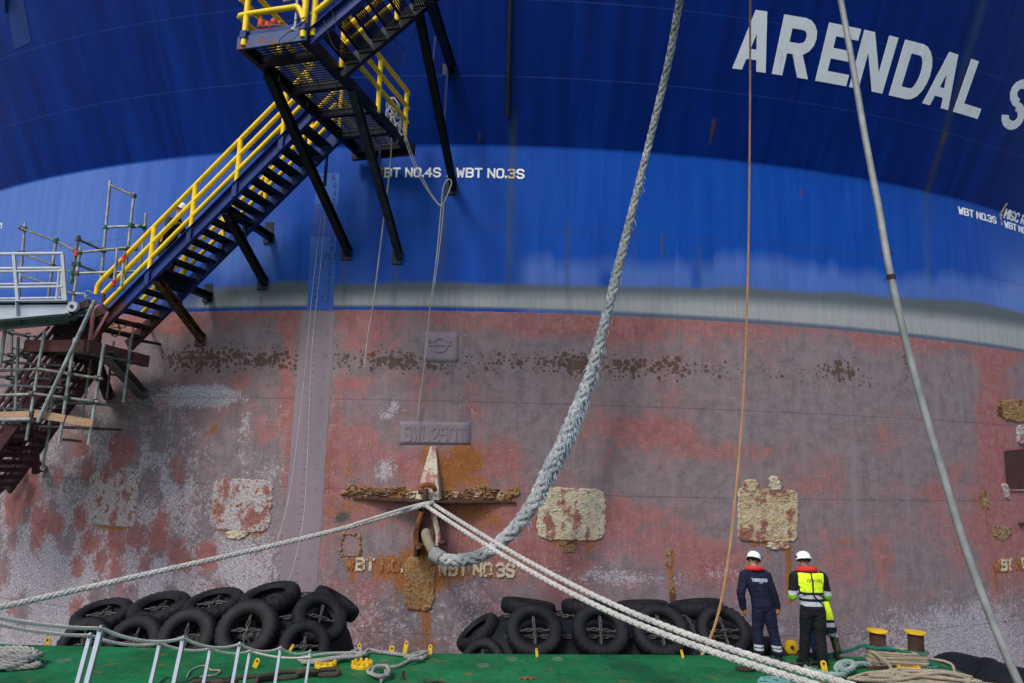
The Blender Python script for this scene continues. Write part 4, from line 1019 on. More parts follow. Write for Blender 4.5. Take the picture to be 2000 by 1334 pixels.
mb = MB(); mb.beam(S3(.10, .03, ZP+.30), S3(PW-.12, .03, ZP+.30), .014, .10); mb.build('toe_board', M_STBLUE, stair, smooth=False)
RR = .049
def bent(pts, r=RR): return smooth_path(pts, .05)
def rail(name, pts, r=RR, n=12, par=stair, mat=None):
    mb = MB(); mb.tube(pts, r, n); return mb.build(name, mat or M_YEL, par)
zt = ZP+.22
for h in (.42, .75, 1.10):                   # rails across the outer end, turned round both corners
    rail('handrail', bent([S3(-.02, 2.2, zt+h), S3(-.02, .5, zt+h), S3(0.0, .06, zt+h), S3(.06, -.02, zt+h), S3(.95, -.02, zt+h), S3(1.14, -.02, zt+h-.02), S3(1.28, -.02, zt+h-.28)]) if h < 1.2 else None)
for a, b in ((.14, -.02), (1.28, -.02), (-.02, 1.2), (-.02, 2.2)):
    rail('rail_post', [S3(a, b, ZP+.05), S3(a, b, zt+1.12)], .050)
for a in (.14, 1.28):
    mb = MB(); mb.box(S3(a, -.03, zt+.02), np.append(WX*.06, 0), np.append(LX*.05, 0), (0, 0, .07)); mb.build('post_socket', M_STBLUE, stair, smooth=False, bev=.005)
for h in (.42, .75, 1.10):                   # right side of the platform, behind the upper flight
    rail('handrail', bent([S3(PW-.02, 1.22, zt+h), S3(PW-.02, 3.0, zt+h), S3(PW-.02, 4.05, zt+h), S3(PW-.02, 4.20, zt+h-.04)]))
for b in (1.22, 2.75, 4.10): rail('rail_post', [S3(PW-.02, b, ZP+.1), S3(PW-.02, b, zt+1.10)], .050)
for h in (.42, .75, 1.10):                   # left side, beyond the lower flight
    rail('handrail', bent([S3(.02, 3.5, zt+h), S3(.02, 4.2, zt+h)]))
rail('rail_post', [S3(.02, 3.5, ZP+.1), S3(.02, 3.5, zt+1.10)], .050)
def flight(a0, z0, a1, z1, b0, b1, nst, mats, ra, rails=True, open_grate=False, hide=(), zr0=None, brown_from=None):
    """two channel stringers from (a0,z0) to (a1,z1), treads between, three rails each side"""
    d = nrm((a1-a0, z1-z0)); nz = abs(d[0])
    for b, sd_, fm in ((b0, 1, mats[0]), (b1, -1, mats[1])):
        p0, p1 = S3(a0, b, z0), S3(a1, b, z1)
        sgn = sd_ if a1 < a0 else -sd_
        if brown_from is None:
            mb = MB(); mb.chan(p0, p1, .085, .27, side=-sgn); mb.build('stringer', fm, stair, smooth=False, bev=.003)
        else:
            pm = p0+(p1-p0)*brown_from
            mb = MB(); mb.chan(p0, pm, .085, .27, side=-sgn); mb.build('stringer', fm, stair, smooth=False, bev=.003)
            mb = MB(); mb.chan(pm, p1, .083, .268, side=-sgn); mb.build('stringer_foot', M_BROWNP, stair, smooth=False)
    for k in range(1, nst):
        t = k/nst; p = np.array([a0+(a1-a0)*t, z0+(z1-z0)*t]); mb = MB(); dp = .26
        if open_grate:
            for q in range(7): mb.beam(S3(p[0]-dp/2+dp*q/6, b0+.02, p[1]-.01), S3(p[0]-dp/2+dp*q/6, b1-.02, p[1]-.01), .012, .035)
            mb.beam(S3(p[0]+dp/2*(-1), b0+.02, p[1]), S3(p[0]-dp/2, b1-.02, p[1]), .012, .05)
            for bb in (b0+.02, b1-.02): mb.beam(S3(p[0]-dp/2, bb, p[1]-.02), S3(p[0]+dp/2, bb, p[1]-.02), .012, .06)
        else:
            for q in range(6): mb.beam(S3(p[0]-dp/2+dp*(q+.5)/6, b0+.02, p[1]), S3(p[0]-dp/2+dp*(q+.5)/6, b1-.02, p[1]), .036, .022)
            mb.beam(S3(p[0]-dp/2, b0+.02, p[1]-.012), S3(p[0]-dp/2, b1-.02, p[1]-.012), .012, .06); mb.beam(S3(p[0]+dp/2, b0+.02, p[1]-.012), S3(p[0]+dp/2, b1-.02, p[1]-.012), .012, .06)
        mb.build('tread', M_STBLK if (brown_from is None or t < brown_from+.05) else M_BROWND, stair, smooth=False)
# lower flight: down to the left, along the side
LA0, LZ0, LA1, LZ1 = 0.02, ZP+.02, -4.86, 5.28
LB0, LB1 = 2.40, 3.40
flight(LA0, LZ0, LA1, LZ1, LB0, LB1, 22, (M_STBLUE, M_STBLUE), None, brown_from=.84)
sl = (LZ1-LZ0)/(LA1-LA0)
def lz(a): return LZ0 + (a-LA0)*sl
for b in (LB0, LB1):
    for k, h in enumerate((.46, .80, 1.16)):
        aend = (-4.58, -4.68, -4.74)[k]
        pts = [S3(-.02, b, lz(0)+h)] + [S3(a, b, lz(a)+h) for a in np.linspace(-.6, aend+.3, 6)] + [S3(aend, b, lz(aend)+h)]
        if k == 2: pts += [S3(aend-.10, b, lz(aend)+h-.13), S3(aend-.12, b, lz(aend)+h-.32)]
        rail('handrail', bent(pts))
    for a in (-.62, -1.62, -2.62, -3.55): rail('rail_post', [S3(a, b, lz(a)+.08), S3(a, b, lz(a)+1.15)], .050)
    for a in (-.62, -1.62, -2.62, -3.55):
        mb = MB(); mb.box(S3(a, b-.012, lz(a)+.04), np.append(WX*.055, 0), np.append(LX*.05, 0), (0, 0, .16))
        mb.build('post_socket', M_STBLUE, stair, smooth=False, bev=.005)
for a, mt in ((-4.62, M_BROWNP), (-4.84, M_BROWNP)):
    rail('rail_foot', [S3(a, LB0, lz(a)+.1), S3(a-.04, LB0, lz(a)+(.5 if a > -4.2 else .78))], .038, mat=mt)
# struts from the flights and platform back to the plating
def hullend(px, py): return hullp(px, py, .02)
def strut(p0, p1, wd, mat, name='strut', up=(0, 0, 1)):
    mb = MB(); mb.chan(p0, p1, wd*.8, wd, up, .014); 
    d = nrm(np.array(p1)-np.array(p0)); mb.box(np.array(p1)-d*.01, nrm(np.cross(d, (0, 0, 1)))*wd*.75, np.array((0, 0, 1.))*wd*.9, d*.012)
    mb.build(name, mat, stair, smooth=False, bev=.003)
def stair_pt(px, py, b): q = onb(px, py, b); return S3(*q)
q = onb(434, 412, LB0); strut(S3(*q), hullend(513, 554), .17, M_STRUTR.copy() if False else M_STBLK)
r0 = uz(W(0, 0)); 
def level_beam(px, py, b, ex, ey, mat, wd=.16):
    q = onb(px, py, b); e = hullend(ex, ey); z = q[2]; strut(S3(*q), np.array([e[0], e[1], z]) if abs(e[2]-z) < .35 else e, wd, mat, 'bracket_beam')
level_beam(434, 405, LB0, 526, 446, M_STBLK)
q = onb(300, 545, LB0); strut(S3(*q), hullend(391, 664), .17, M_STRUTR)
level_beam(302, 538, LB0, 407, 566, M_STBLK)
for (px, y0, y1) in ((478, 425, 470), (352, 548, 598)):
    q0 = onb(px, y0, LB1); q1 = onb(px, y1, LB1); mb = MB(); mb.beam(S3(*q0), S3(*q1), .09, .06, (1, 0, 0)); mb.build('rail_hanger', M_STBLUE, stair, smooth=False)
sA = stair_pt(505, 142, 0.9); strut(S3(.03, .75, ZP), hullend(677, 496), .17, M_STBLK)
strut(S3(PW-.06, 1.6, ZP), hullend(776, 504), .17, paint('blotched_strut', (.02, .025, .05), .6, .4, 3, .30))
for (a, b, pxb, pyb) in ((.05, 3.9, 640, 420), (PW-.05, 3.9, 743, 392)):
    p = offs(pxb, 284, .85); mb = MB(); mb.beam(p, (p[0], p[1], p[2]-(1.15 if pxb > 700 else .95)), .085, .05, (1, 0, 0)); mb.build('hanger', M_STBLUE, stair, smooth=False)
mb = MB(); mb.beam(S3(-.1, PL+.05, ZP+.05), S3(PW+.1, PL+.05, ZP+.05), .10, .26); mb.build('ledger_beam', M_STBLK, stair, smooth=False)
# upper flight: from the platform's outer end up to the right
UB0, UB1 = .12, 1.12
UA0, UZ0 = PW-.02, ZP+.06
q = onb(808, 18, UB1); us = (q[2]-UZ0)/(q[0]-UA0)
UA1 = UA0+3.6; UZ1 = UZ0+us*3.6
flight(UA0, UZ0, UA1, UZ1, UB0, UB1, 14, (M_STBLUE, M_STBLK), None, open_grate=True)
for b in (UB0, UB1):
    for h in (.46, .80, 1.16):
        rail('handrail', bent([S3(UA0, b, UZ0+h+.02), S3(UA0+1.5, b, UZ0+us*1.5+h), S3(UA1, b, UZ1+h)]))
    for da in (.05, 1.1, 2.2, 3.3): rail('rail_post', [S3(UA0+da, b, UZ0+us*da+.05), S3(UA0+da, b, UZ0+us*da+1.15)], .050)
qa = onb(808, 12, UB1); strut(S3(*qa), hullend(881, 368), .17, M_STBLK)
e2 = hullend(877, 133); q2 = onb(829, -8, UB0+.5); strut(S3(*q2), e2, .19, M_STBLK)
mb = MB(); qq = S3(*onb(829, -8, UB0+.5)); mb.beam((e2[0]-.02, e2[1]-.12, e2[2]-.05), offs(866, 276, .55), .09, .05, (1, 0, 0)); mb.build('hanger', M_STBLUE, stair, smooth=False)
mb = MB(); mb.beam(offs(851, 72, 1.9), offs(842, 165, 1.7), .09, .05, (1, 0, 0)); mb.build('hanger', M_STBLUE, stair, smooth=False)
for px, py in ((513, 554), (391, 664), (677, 496), (776, 504), (881, 368), (526, 446), (407, 566)):
    u_, z_ = uzp(px, py); mb = MB(); hull_polys(mb, [[(u_-.11, z_-.15), (u_+.11, z_-.15), (u_+.11, z_+.15), (u_-.11, z_+.15)]], lambda x, y: (x, y), .016); mb.build('foot_plate', M_STBLK, stair, smooth=False)
mb = MB(); mb.tube(smooth_path([S3(-.25, 2.6, 7.4), S3(-.2, 2.6, 7.4)], .02), .01, 5)
# bundles on the platform: two orange life jackets and a light pole
def cable(name, pts, r, mat, label, cat, step=.03, group=None):
    mb = MB(); mb.tube(smooth_path(pts, step), r, 6); o = mb.build(name, mat); return tag(o, label, cat, group)
M_WIRE = paint('rusty_wire', (.035, .018, .016), .8, .4)
M_ORANGE = paint('orange_jacket', (.75, .09, .03), .6, .2, 4, 0)
for k, (a, hh) in enumerate(((.33, .44), (.58, .40))):
    t = empty('life_jacket', S3(a, .16, zt), ['orange life jacket hung inside the platform end rail, left one', 'orange life jacket hung inside the platform end rail, right one'][k], 'life jacket', 'life jackets on the stair platform')
    mb = MB(); n = 12
    mb.lathe(S3(a-.04, .18, zt+.02), (0, 0, 1), [(.02, 0), (.062, .03), (.068, hh*.5), (.05, hh*.9), (.02, hh)], 12)
    mb.lathe(S3(a+.085, .2, zt+.02), (0, 0, 1), [(.02, 0), (.055, .03), (.062, hh*.45), (.045, hh*.8), (.02, hh*.86)], 12)
    mb.build('jacket_body', M_ORANGE, t)
    mb = MB(); mb.tube(smooth_path([S3(a-.1, .14, zt+hh*.6), S3(a, .09, zt+hh*.55), S3(a+.14, .15, zt+hh*.6)], .03), .018, 6); mb.build('strap', paint('grey_strap', (.25, .24, .22), .8), t)
g = G('grey_pipe', .4, .6); g.col((.35, .38, .42)); M_GREYP = g.mat
mb = MB(); mb.tube(bent([S3(1.08, .03, zt-.02), S3(1.08, .03, zt+.5), S3(1.05, .03, zt+.62), S3(.8, .05, zt+.63)]), .024, 8); mb.lathe(S3(1.08, .03, zt-.02), (0, 0, 1), [(.07, 0), (.075, .05), (.05, .09), (.03, .1)], 12); mb.build('lamp_bracket', M_GREYP, stair)
# loose rusty wires about the upper flight
for k, pts in enumerate([[onb(640, -20, .1), onb(660, 60, 0.05), onb(690, 100, .3), onb(655, 95, .1), onb(632, 40, .02)],
                         [onb(740, 85, 1.15), onb(760, 120, 1.3), onb(800, 85, 1.3), onb(812, 40, 1.2), onb(790, 10, 1.15)],
                         [onb(745, 80, 1.15), onb(785, 122, 1.3), onb(788, 95, 1.35), onb(760, 70, 1.2)],
                         [onb(480, 20, -.05), onb(540, 45, -.08), onb(600, 35, -.08), onb(545, 80, -.1), onb(580, 96, -.06)]]):
    cable('loose_wire', [S3(*p) for p in pts], .007, M_WIRE, ['thin rusty wire looped around the corner post of the platform', 'large loop of thin dark wire hanging below the upper flight', 'small crossing loop of dark wire below the upper flight', 'rusty wire tangled round the end rail of the platform'][k], 'wire', group='loose wires on the stairway')
# ------------------------------------------------------------------ brown landing with its flight running on down to the left
land = empty('landing', S3(-5.6, 3.0, 5.0), 'rusty brown steel landing at the foot of the blue stairway, flight leading down left', 'landing')
def P_(px, py, o): return offs(px, py, o)
def lbeam(name, p0, p1, wd, ht, mat, up=(0, 0, 1), par=None, fn='beam'):
    mb = MB(); getattr(mb, fn)(p0, p1, wd, ht, up); return mb.build(name, mat, par or land, smooth=False, bev=.004)
M_BROWNR = paint('brown_rusted_beam', (.13, .048, .042), .8, .35, 3, .42)
ZL = P_(165, 676, 2.55)[2]
def lz_at(px, py, z): return onz(px, py, z)
A_ = onz(52, 676, ZL); B_ = onz(168, 676, ZL); Cc = onz(287, 706, ZL)
nC_ = nrm(AX - Cc[:2]); 
lbeam('fascia_beam', A_, B_, .12, .24, M_BROWNR); lbeam('side_beam', B_, Cc, .12, .26, M_BROWNR)
D_ = np.array([A_[0]+Cc[0]-B_[0], A_[1]+Cc[1]-B_[1], ZL]); lbeam('side_beam', A_, D_, .12, .22, M_BROWND)
for t in (.33, .66, .97): lbeam('inner_beam', A_+(D_-A_)*t, B_+(Cc-B_)*t, .10, .16, M_BROWND)
mb = MB(); nx = nrm(B_-A_); ny = nrm(Cc-B_)
for k in range(40): mb.beam(A_+(D_-A_)*((k+.5)/40)+np.array([0, 0, .125]), B_+(Cc-B_)*((k+.5)/40)+np.array([0, 0, .125]), .03, .012)
mb.beam(A_+(B_-A_)*.5+np.array([0, 0, .117]), (A_+(B_-A_)*.5)+(D_-A_)+np.array([0, 0, .117]), .02, .02)
mb.build('landing_grating', M_BROWND, land, smooth=False)
# upstand behind the gangway's end and the pink post
Pz = onz(75, 664, ZL+.13); 
mb = MB(); a, b = A_+(B_-A_)*.12+(D_-A_)*.25, B_-(B_-A_)*.06+(D_-A_)*.25
mb.box((a+b)/2+np.array([0, 0, .13+.30]), (b-a)/2, ny*.03, (0, 0, .30)); mb.build('upstand_plate', M_BROWND, land, smooth=False, bev=.004)
pp = paint('pink_primer_post', (.30, .11, .105), .7, .2, 3, .1)
b = B_ + ny*.1; mb = MB(); mb.tube(smooth_path([b+np.array([0, 0, .1]), b+np.array([.0, 0, .62]), b+np.array([.02, 0, .78]), b+np.array([.10, .02, .86])], .05), .042, 10); mb.build('rail_post', pp, land)
mb = MB(); mb.beam(b+np.array([.02, .05, .15]), b+np.array([.24, .1, .75]), .05, .05); mb.build('brace', pp, land, smooth=False)
lbeam('strut', B_+(Cc-B_)*.25-np.array([0, 0, .1]), hullp(272, 772, .02), .20, .20, paint('scraped_strut', (.20, .155, .15), .8, .4, 3, .25), fn='chan')
lbeam('strut', A_+(B_-A_)*.62+(D_-A_)*.35, hullp(205, 775, .02), .18, .18, M_BROWND, fn='chan')
lbeam('strut', A_+(B_-A_)*.1+(D_-A_)*.4, hullp(110, 790, .02), .18, .18, M_BROWND, fn='chan')
for y in (640, 672):
    p = hullp(312 if y == 672 else 292, y, .02); mb = MB(); mb.cyl(offs(265 if y == 672 else 268, y-8, .9), p, .035, n=10); mb.build('stub_pipe', M_BROWND, land)
# flight down-left: stringers, treads, rails, all brown
dz = np.array([0, 0, 1.0])
def fl(px0, py0, o0, px1, py1, o1): return P_(px0, py0, o0), P_(px1, py1, o1)
s0a, s0b = fl(120, 705, 2.1, -70, 960, 2.1)
s1a, s1b = s0a + nrm(np.array([0.12, .99, 0]))*1.0, s0b + nrm(np.array([0.2, .98, 0]))*1.0
M_PINKP = paint('pinkish_primer_rail', (.20, .085, .085), .7, .3, 2, .2)
for p, q in ((s0a, s0b), (s1a, s1b)):
    lbeam('stringer', p, q, .07, .26, M_BROWNP, fn='chan')
    for h in (.32, .58, .84, 1.1):
        mb = MB(); mb.tube([p+dz*h, q+dz*h], .042, 10); mb.build('handrail', M_PINKP, land)
    for t in (.12, .42, .72): mb = MB(); mb.tube([p+(q-p)*t, p+(q-p)*t+dz*1.1], .04, 10); mb.build('rail_post', M_PINKP, land)
for k in range(1, 17):
    t = k/17; a, b = s0a+(s0b-s0a)*t, s1a+(s1b-s1a)*t; d = nrm((s0b-s0a)*np.array([1, 1, 0]))
    mb = MB(); mb.box((a+b)/2, (b-a)/2, d*.13, (0, 0, .02)); mb.box((a+b)/2-d*.13-dz*.03, (b-a)/2, d*.006, (0, 0, .04)); mb.build('tread', M_BROWNP, land, smooth=False)
# lower bracing at the left edge: a channel with worn red, blue and grey paint, and the dark foot behind it
M_MULTI = mat_crust('worn_red_blue_paint', (.18, .035, .03), (.09, .13, .17), (.10, .14, .18), 9, .3)
lbeam('brace_channel', P_(-10, 858, 1.7), P_(76, 916, .1), .16, .17, M_MULTI, fn='chan')
lbeam('lower_frame', P_(-20, 900, 1.2), P_(60, 840, 1.2), .16, .22, M_BROWND)
lbeam('lower_frame', P_(68, 832, .9), P_(70, 925, .6), .12, .12, M_BROWNP, up=(1, 0, 0))
lbeam('lower_frame', P_(-40, 985, .9), P_(36, 915, .35), .22, .30, M_BROWND)
lbeam('lower_frame', P_(-40, 905, .8), P_(30, 905, .3), .16, .22, M_BROWND)

# ------------------------------------------------------------------ tube scaffolding round the landing
g = G('scaffold_tube', .5, .55); v = g.pos(); n_ = g.noise(v, 6, 6, .65)
g.col(g.mix(g.sm(n_, .35, .7), (.20, .205, .19), (.40, .42, .41))); g.rough(g.m('ADD', .35, g.m('MULTIPLY', n_, .4))); M_TUBE = g.mat
g = G('dull_scaffold_tube', .7, .3); v = g.pos(); n_ = g.noise(v, 6, 6, .65); g.col(g.mix(g.sm(n_, .35, .7), (.10, .10, .085), (.22, .215, .19))); M_TUBED = g.mat
M_CLAMP = paint('clamp_steel', (.09, .085, .07), .6, .4, 8, .3)
M_GREENP = paint('green_clamp', (.01, .12, .06), .5); M_REDP = paint('red_tape', (.60, .05, .03), .5)
def scaffold(label, tubes, root_p):
    root = empty('scaffold', root_p, label, 'scaffold', 'tube scaffolds by the landing')
    segs = []
    for (x0, y0, x1, y1, o0, o1, r, mt) in tubes:
        p, q = P_(x0, y0, o0), P_(x1, y1, o1); d = nrm(q-p)
        mb = MB(); mb.tube([p-d*.02, q+d*.02], r, 10); mb.build('tube', mt, root); segs.append((p, q, r))
    return root, segs
def clamps(root, segs, mats, near=.16):
    n = 0
    for i in range(len(segs)):
        for j in range(i+1, len(segs)):
            p, q, r = segs[i]; a, b, r2 = segs[j]
            u, v_, w0 = q-p, b-a, p-a; A2, B2, C2, D2, E2 = u@u, u@v_, v_@v_, u@w0, v_@w0; dn = A2*C2-B2*B2
            if dn < 1e-6*A2*C2: continue
            s, t = (B2*E2-C2*D2)/dn, (A2*E2-B2*D2)/dn
            if not (-.03 < s < 1.03 and -.03 < t < 1.03): continue
            x, y = p+u*s, a+v_*t
            if np.linalg.norm(x-y) > near or n > 60: continue
            n += 1; m_ = (x+y)/2; d1, d2 = nrm(u), nrm(v_); k = nrm(np.cross(d1, d2))
            mb = MB(); mb.cyl(x-d1*.04, x+d1*.04, r*1.75, n=8); mb.cyl(y-d2*.04, y+d2*.04, r2*1.75, n=8)
            mb.beam(x, y, .05, .05) if np.linalg.norm(x-y) > .02 else None
            mb.build('clamp', mats[n % len(mats)], root)
T, TD = M_TUBE, M_TUBED
low = [(87,647,52,858,2.8,2.8,.032,T), (146,662,116,863,2.8,2.8,.032,T), (203,673,173,867,2.6,2.6,.032,T), (257,650,241,784,1.2,1.2,.030,T), (23,645,21,803,1.9,1.9,.032,T), (55,652,53,800,1.9,1.9,.030,T),
       (12,630,0,716,2.85,2.85,.034,T), (97,837,83,913,1.2,1.2,.030,T), (185,588,75,822,3.0,3.0,.040,T),
       (-6,644,67,657,1.95,1.95,.028,TD), (-6,690,60,698,1.95,1.95,.028,TD), (-6,724,78,721,2.75,2.75,.030,TD), (78,721,198,740,2.85,2.65,.030,TD), (-6,735,72,744,1.95,2.0,.030,TD), (72,744,155,736,2.0,1.4,.028,TD),
       (-6,772,65,770,2.75,2.75,.032,T), (65,769,192,785,2.85,2.65,.030,TD), (-6,782,118,786,1.95,1.6,.030,TD), (118,786,240,792,1.6,.8,.028,TD), (72,793,182,784,1.9,1.4,.026,TD),
       (149,686,255,706,2.75,1.3,.030,TD), (230,777,292,792,1.0,.25,.026,TD), (120,858,157,862,2.7,1.5,.028,TD), (-8,820,60,819,3.0,3.0,.040,T), (215,731,243,735,1.3,1.1,.028,TD), (45,690,200,690,2.0,2.2,.026,TD), (60,738,130,742,2.2,2.0,.026,TD),
       (36,660,30,800,2.5,2.5,.030,T), (112,690,96,836,2.0,2.0,.028,TD), (-6,706,150,716,2.4,2.2,.026,TD), (-6,752,120,757,2.4,2.2,.028,T), (-6,797,100,803,2.3,2.1,.026,TD), (180,690,160,815,1.7,1.7,.026,TD), (-6,840,66,846,1.7,1.5,.028,TD), (10,716,95,640,2.3,2.3,.028,TD), (222,668,208,778,1.0,1.0,.026,TD)]
sl_, segs = scaffold('grey tube scaffold below the landing with timber toe boards', low, P_(60, 858, 2.6))
for x0, y0, x1, y1, o0, o1 in ((24,652,55,658,1.85,1.85), (24,680,55,684,1.85,1.85), (24,708,55,712,1.85,1.85), (24,735,55,738,1.85,1.85), (24,762,55,765,1.85,1.85)):
    mb = MB(); mb.tube([P_(x0,y0,o0), P_(x1,y1,o1)], .018, 8); mb.build('ladder_rung', M_TUBED, sl_)
clamps(sl_, segs, [M_CLAMP])
M_WOOD = None
g = G('scaffold_board', .8); v = g.obj(); n_ = g.noise(g.scale(v, (2, 2, 22)), 2.0, 5, .6, 1.2)
g.col(g.mix(g.sm(n_, .3, .7), (.26, .15, .085), (.40, .25, .15))); g.bump(n_, .3); M_WOOD = g.mat
for a, b, o0, o1 in (((-8, 812), (58, 810), 2.9, 2.9), ((68, 808), (127, 818), 2.95, 2.85), ((130, 819), (182, 827), 2.85, 2.7)):
    p, q = P_(*a, o0), P_(*b, o1); mb = MB(); mb.beam(p, q, .035, .15); mb.build('toe_board', M_WOOD, sl_, smooth=False, bev=.004)
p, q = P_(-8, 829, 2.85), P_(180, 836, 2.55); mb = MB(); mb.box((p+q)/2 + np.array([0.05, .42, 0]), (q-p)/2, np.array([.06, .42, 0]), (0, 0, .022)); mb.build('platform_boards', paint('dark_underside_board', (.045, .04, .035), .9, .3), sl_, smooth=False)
upr = [(215,355,196,560,1.5,1.5,.032,T), (262,378,241,566,1.5,1.5,.030,T), (285,418,274,530,1.3,1.3,.028,T), (49,436,36,590,1.6,1.6,.033,T), (110,466,93,588,2.2,2.2,.032,T), (153,461,139,552,2.2,2.2,.032,TD), (157,484,143,588,2.2,2.2,.030,T), (229,486,222,560,2.0,2.0,.028,T), (243,494,237,556,2.0,2.0,.028,T),
       (216,362,263,383,1.5,1.5,.028,TD), (203,444,284,441,1.5,1.4,.030,T), (36,444,111,471,1.65,2.2,.026,TD), (111,471,150,492,2.2,2.2,.026,TD), (152,467,202,490,2.2,1.55,.028,TD), (157,493,266,482,2.2,1.5,.028,T), (34,491,140,532,1.65,2.2,.024,TD), (145,515,214,540,2.2,1.6,.028,TD), (150,534,266,530,2.2,1.6,.028,T), (42,538,98,556,1.65,2.2,.026,TD), (98,556,143,574,2.2,2.2,.026,TD), (142,573,163,574,2.2,2.2,.030,T), (190,487,266,486,1.6,1.5,.028,TD), (200,536,225,542,1.6,1.9,.026,TD)]
su_, segs = scaffold('grey tube scaffold standing above the landing behind the yellow rails, with green clamps', upr, P_(150, 600, 1.8))
clamps(su_, segs, [M_CLAMP, M_GREENP, M_CLAMP])
for px, py, o in ((149, 495, 2.23), (222, 553, 2.03), (241, 505, 2.03)):
    mb = MB(); p = P_(px, py, o); mb.cyl(p-dz*.06, p+dz*.06, .042, n=10); mb.build('tape_band', M_REDP, su_)
for px, py, o in ((153, 463, 2.2), (140, 548, 2.2), (110, 468, 2.2)):
    mb = MB(); p = P_(px, py, o); mb.cyl(p-dz*.045, p+dz*.03, .046, n=10); mb.build('tube_cap', M_GREENP, su_)
tie = [cable('tie_wire', [P_(163, 572, 3.1), P_(170, 578, 3.15), P_(180, 572, 3.15), P_(168, 568, 3.1), P_(166, 580, 3.1), P_(178, 582, 3.1)], .012, M_TUBE, 'bundle of grey wire lashing at the foot of the yellow handrail', 'lashing')]
for k, (c, off_) in enumerate((((225, 644), 1.5), )):
    pts = [P_(c[0]+9*math.cos(t*1.1)*(1+.1*math.sin(t*3)), c[1]+13*math.sin(t*1.1), off_+.02*t/6) for t in np.linspace(0, 26, 60)]
    cable('yellow_hose', pts + [P_(240, 640, 1.4), P_(250, 634, 1.35), P_(260, 640, 1.3), P_(258, 660, 1.3)], .016, paint('yellow_hose_rubber', (.38, .30, .02), .6), 'small coil of yellow hose hung under the foot of the stairway', 'hose')

# ------------------------------------------------------------------ pale grey gangway coming in from the left
M_PGREY = paint('pale_grey_gangway_paint', (.36, .40, .45), .5, .12, 2, .03)
M_PGREYD = paint('gangway_rail_paint', (.40, .43, .46), .45, .12, 2, .03)
gw = empty('gangway', P_(0, 610, 3.3), 'pale grey footbridge with rails reaching in from the left to the landing', 'gangway')
def gy(px, py, Y): return aty(px, py, Y)
YN = P_(130, 600, 3.0)[1]
for (dY, k) in ((0, 0), (1.0, 1)):
    a, b, c_, d_ = gy(-400, 592, YN), gy(134, 588, YN), gy(134, 613, YN), gy(-400, 660, YN)
    sh = np.array([-.62*dY, dY, 0]); th = np.array([0, .03, 0])
    mb = MB(); v8 = [a+sh, b+sh, c_+sh, d_+sh, a+sh+th, b+sh+th, c_+sh+th, d_+sh+th]
    mb.add(v8, [(0,1,2,3)[::-1], (4,5,6,7), (0,4,5,1)[::-1], (1,5,6,2)[::-1], (2,6,7,3)[::-1], (3,7,4,0)[::-1]]); mb.build('girder_web', M_PGREY, gw, smooth=False)
    for p, q in ((a, b), (d_, c_)):
        mb = MB(); mb.box((p+q)/2+sh, (q-p)/2, (0, .09, 0), nrm(np.cross(q-p, (0, 1, 0)))*.012); mb.build('girder_flange', M_PGREY, gw, smooth=False)
    for px in (36, -30):
        p, q = gy(px, 588, YN), gy(px+1, 622, YN); mb = MB(); mb.beam(p+sh-(0, .04, 0), q+sh-(0, .04, 0), .014, .08, (0, 1, 0)); mb.build('web_stiffener', M_PGREY, gw, smooth=False)
    e = gy(142, 599, YN)+sh; mb = MB(); mb.cyl(e-(0, .03, 0), e+(0, .06, 0), .105, n=28); mb.build('hinge_lug', M_PGREY, gw)
    mb = MB(); mb.cyl(e-(0, .05, 0), e-(0, .028, 0), .035, n=12); mb.build('hinge_pin', M_RUSTDK, gw)
    # rails
    top = 495 + 4*k; 
    for py in (top, 531+2*k, 562+1*k):
        mb = MB(); p, q = gy(-400, py+5, YN)+sh, gy(123-k*4, py-(0 if py == top else 2), YN)+sh; mb.tube([p, q], .034 if py == top else .026, 10); mb.build('handrail', M_PGREYD, gw)
    for px, bx in ((27, 35), (122, 129), (-60, -50), (-160, -150), (-260, -250), (-360, -350)):
        p, q = gy(px-k*4, top, YN)+sh, gy(bx-k*4, 589, YN)+sh; mb = MB(); mb.beam(p, q, .06, .05, (0, 1, 0)); mb.build('rail_post', M_PGREYD, gw, smooth=False, bev=.004)
    p, q = gy(116, 530, YN)+sh, gy(110, 588, YN)+sh; mb = MB(); mb.tube([p, q], .025, 8); mb.build('brace', M_PGREYD, gw)
a, b = gy(-400, 594, YN), gy(134, 590, YN); mb = MB(); mb.box((a+b)/2+np.array([0, .5, -.03]), (b-a)/2, (0, .5, 0), (0, 0, .02)); mb.build('walkway', M_PGREY, gw, smooth=False)
for dY in (.18, .82):
    p, q = gy(120, 606, YN)+np.array([0, dY, 0]), gy(160, 588, YN)+np.array([0.05, dY, 0]); mb = MB(); mb.beam(p, q, .10, .14); mb.build('hinge_beam', M_RUSTDK, gw, smooth=False)

# ------------------------------------------------------------------ aluminium boarding gangway with rope rails, lower left
g = G('aluminium', .42, .7); n_ = g.noise(g.pos(), 12, 5); g.col(g.mix(n_, (.26, .285, .325), (.42, .45, .50))); M_ALU = g.mat
M_RAILROPE = None
def mat_rope(name, c, d, sc=40, rough=.9):
    g = G(name, rough, 0, .2); v = g.pos(); n1 = g.noise(v, 3, 5, .6); n2 = g.noise(v, sc, 4, .6)
    k = g.mix(g.sm(n1, .3, .7), c, d); k = g.mix(g.m('MULTIPLY', g.sm(n2, .5, .75), .45), k, tuple(x*.55 for x in c)); g.col(k); g.bump(n2, .5, .006); return g.mat
M_RAILROPE = mat_rope('rail_rope', (.74, .62, .52), (.84, .74, .64))
bg_ = empty('boarding_gangway', (-1.9, 6.5, 0), 'aluminium boarding gangway with slim stanchions at the lower left', 'gangway')
def dep(px, py, dd): d = ray(px, py); return CC + d*dd        # dd: depth along the view axis
d0 = 4.65
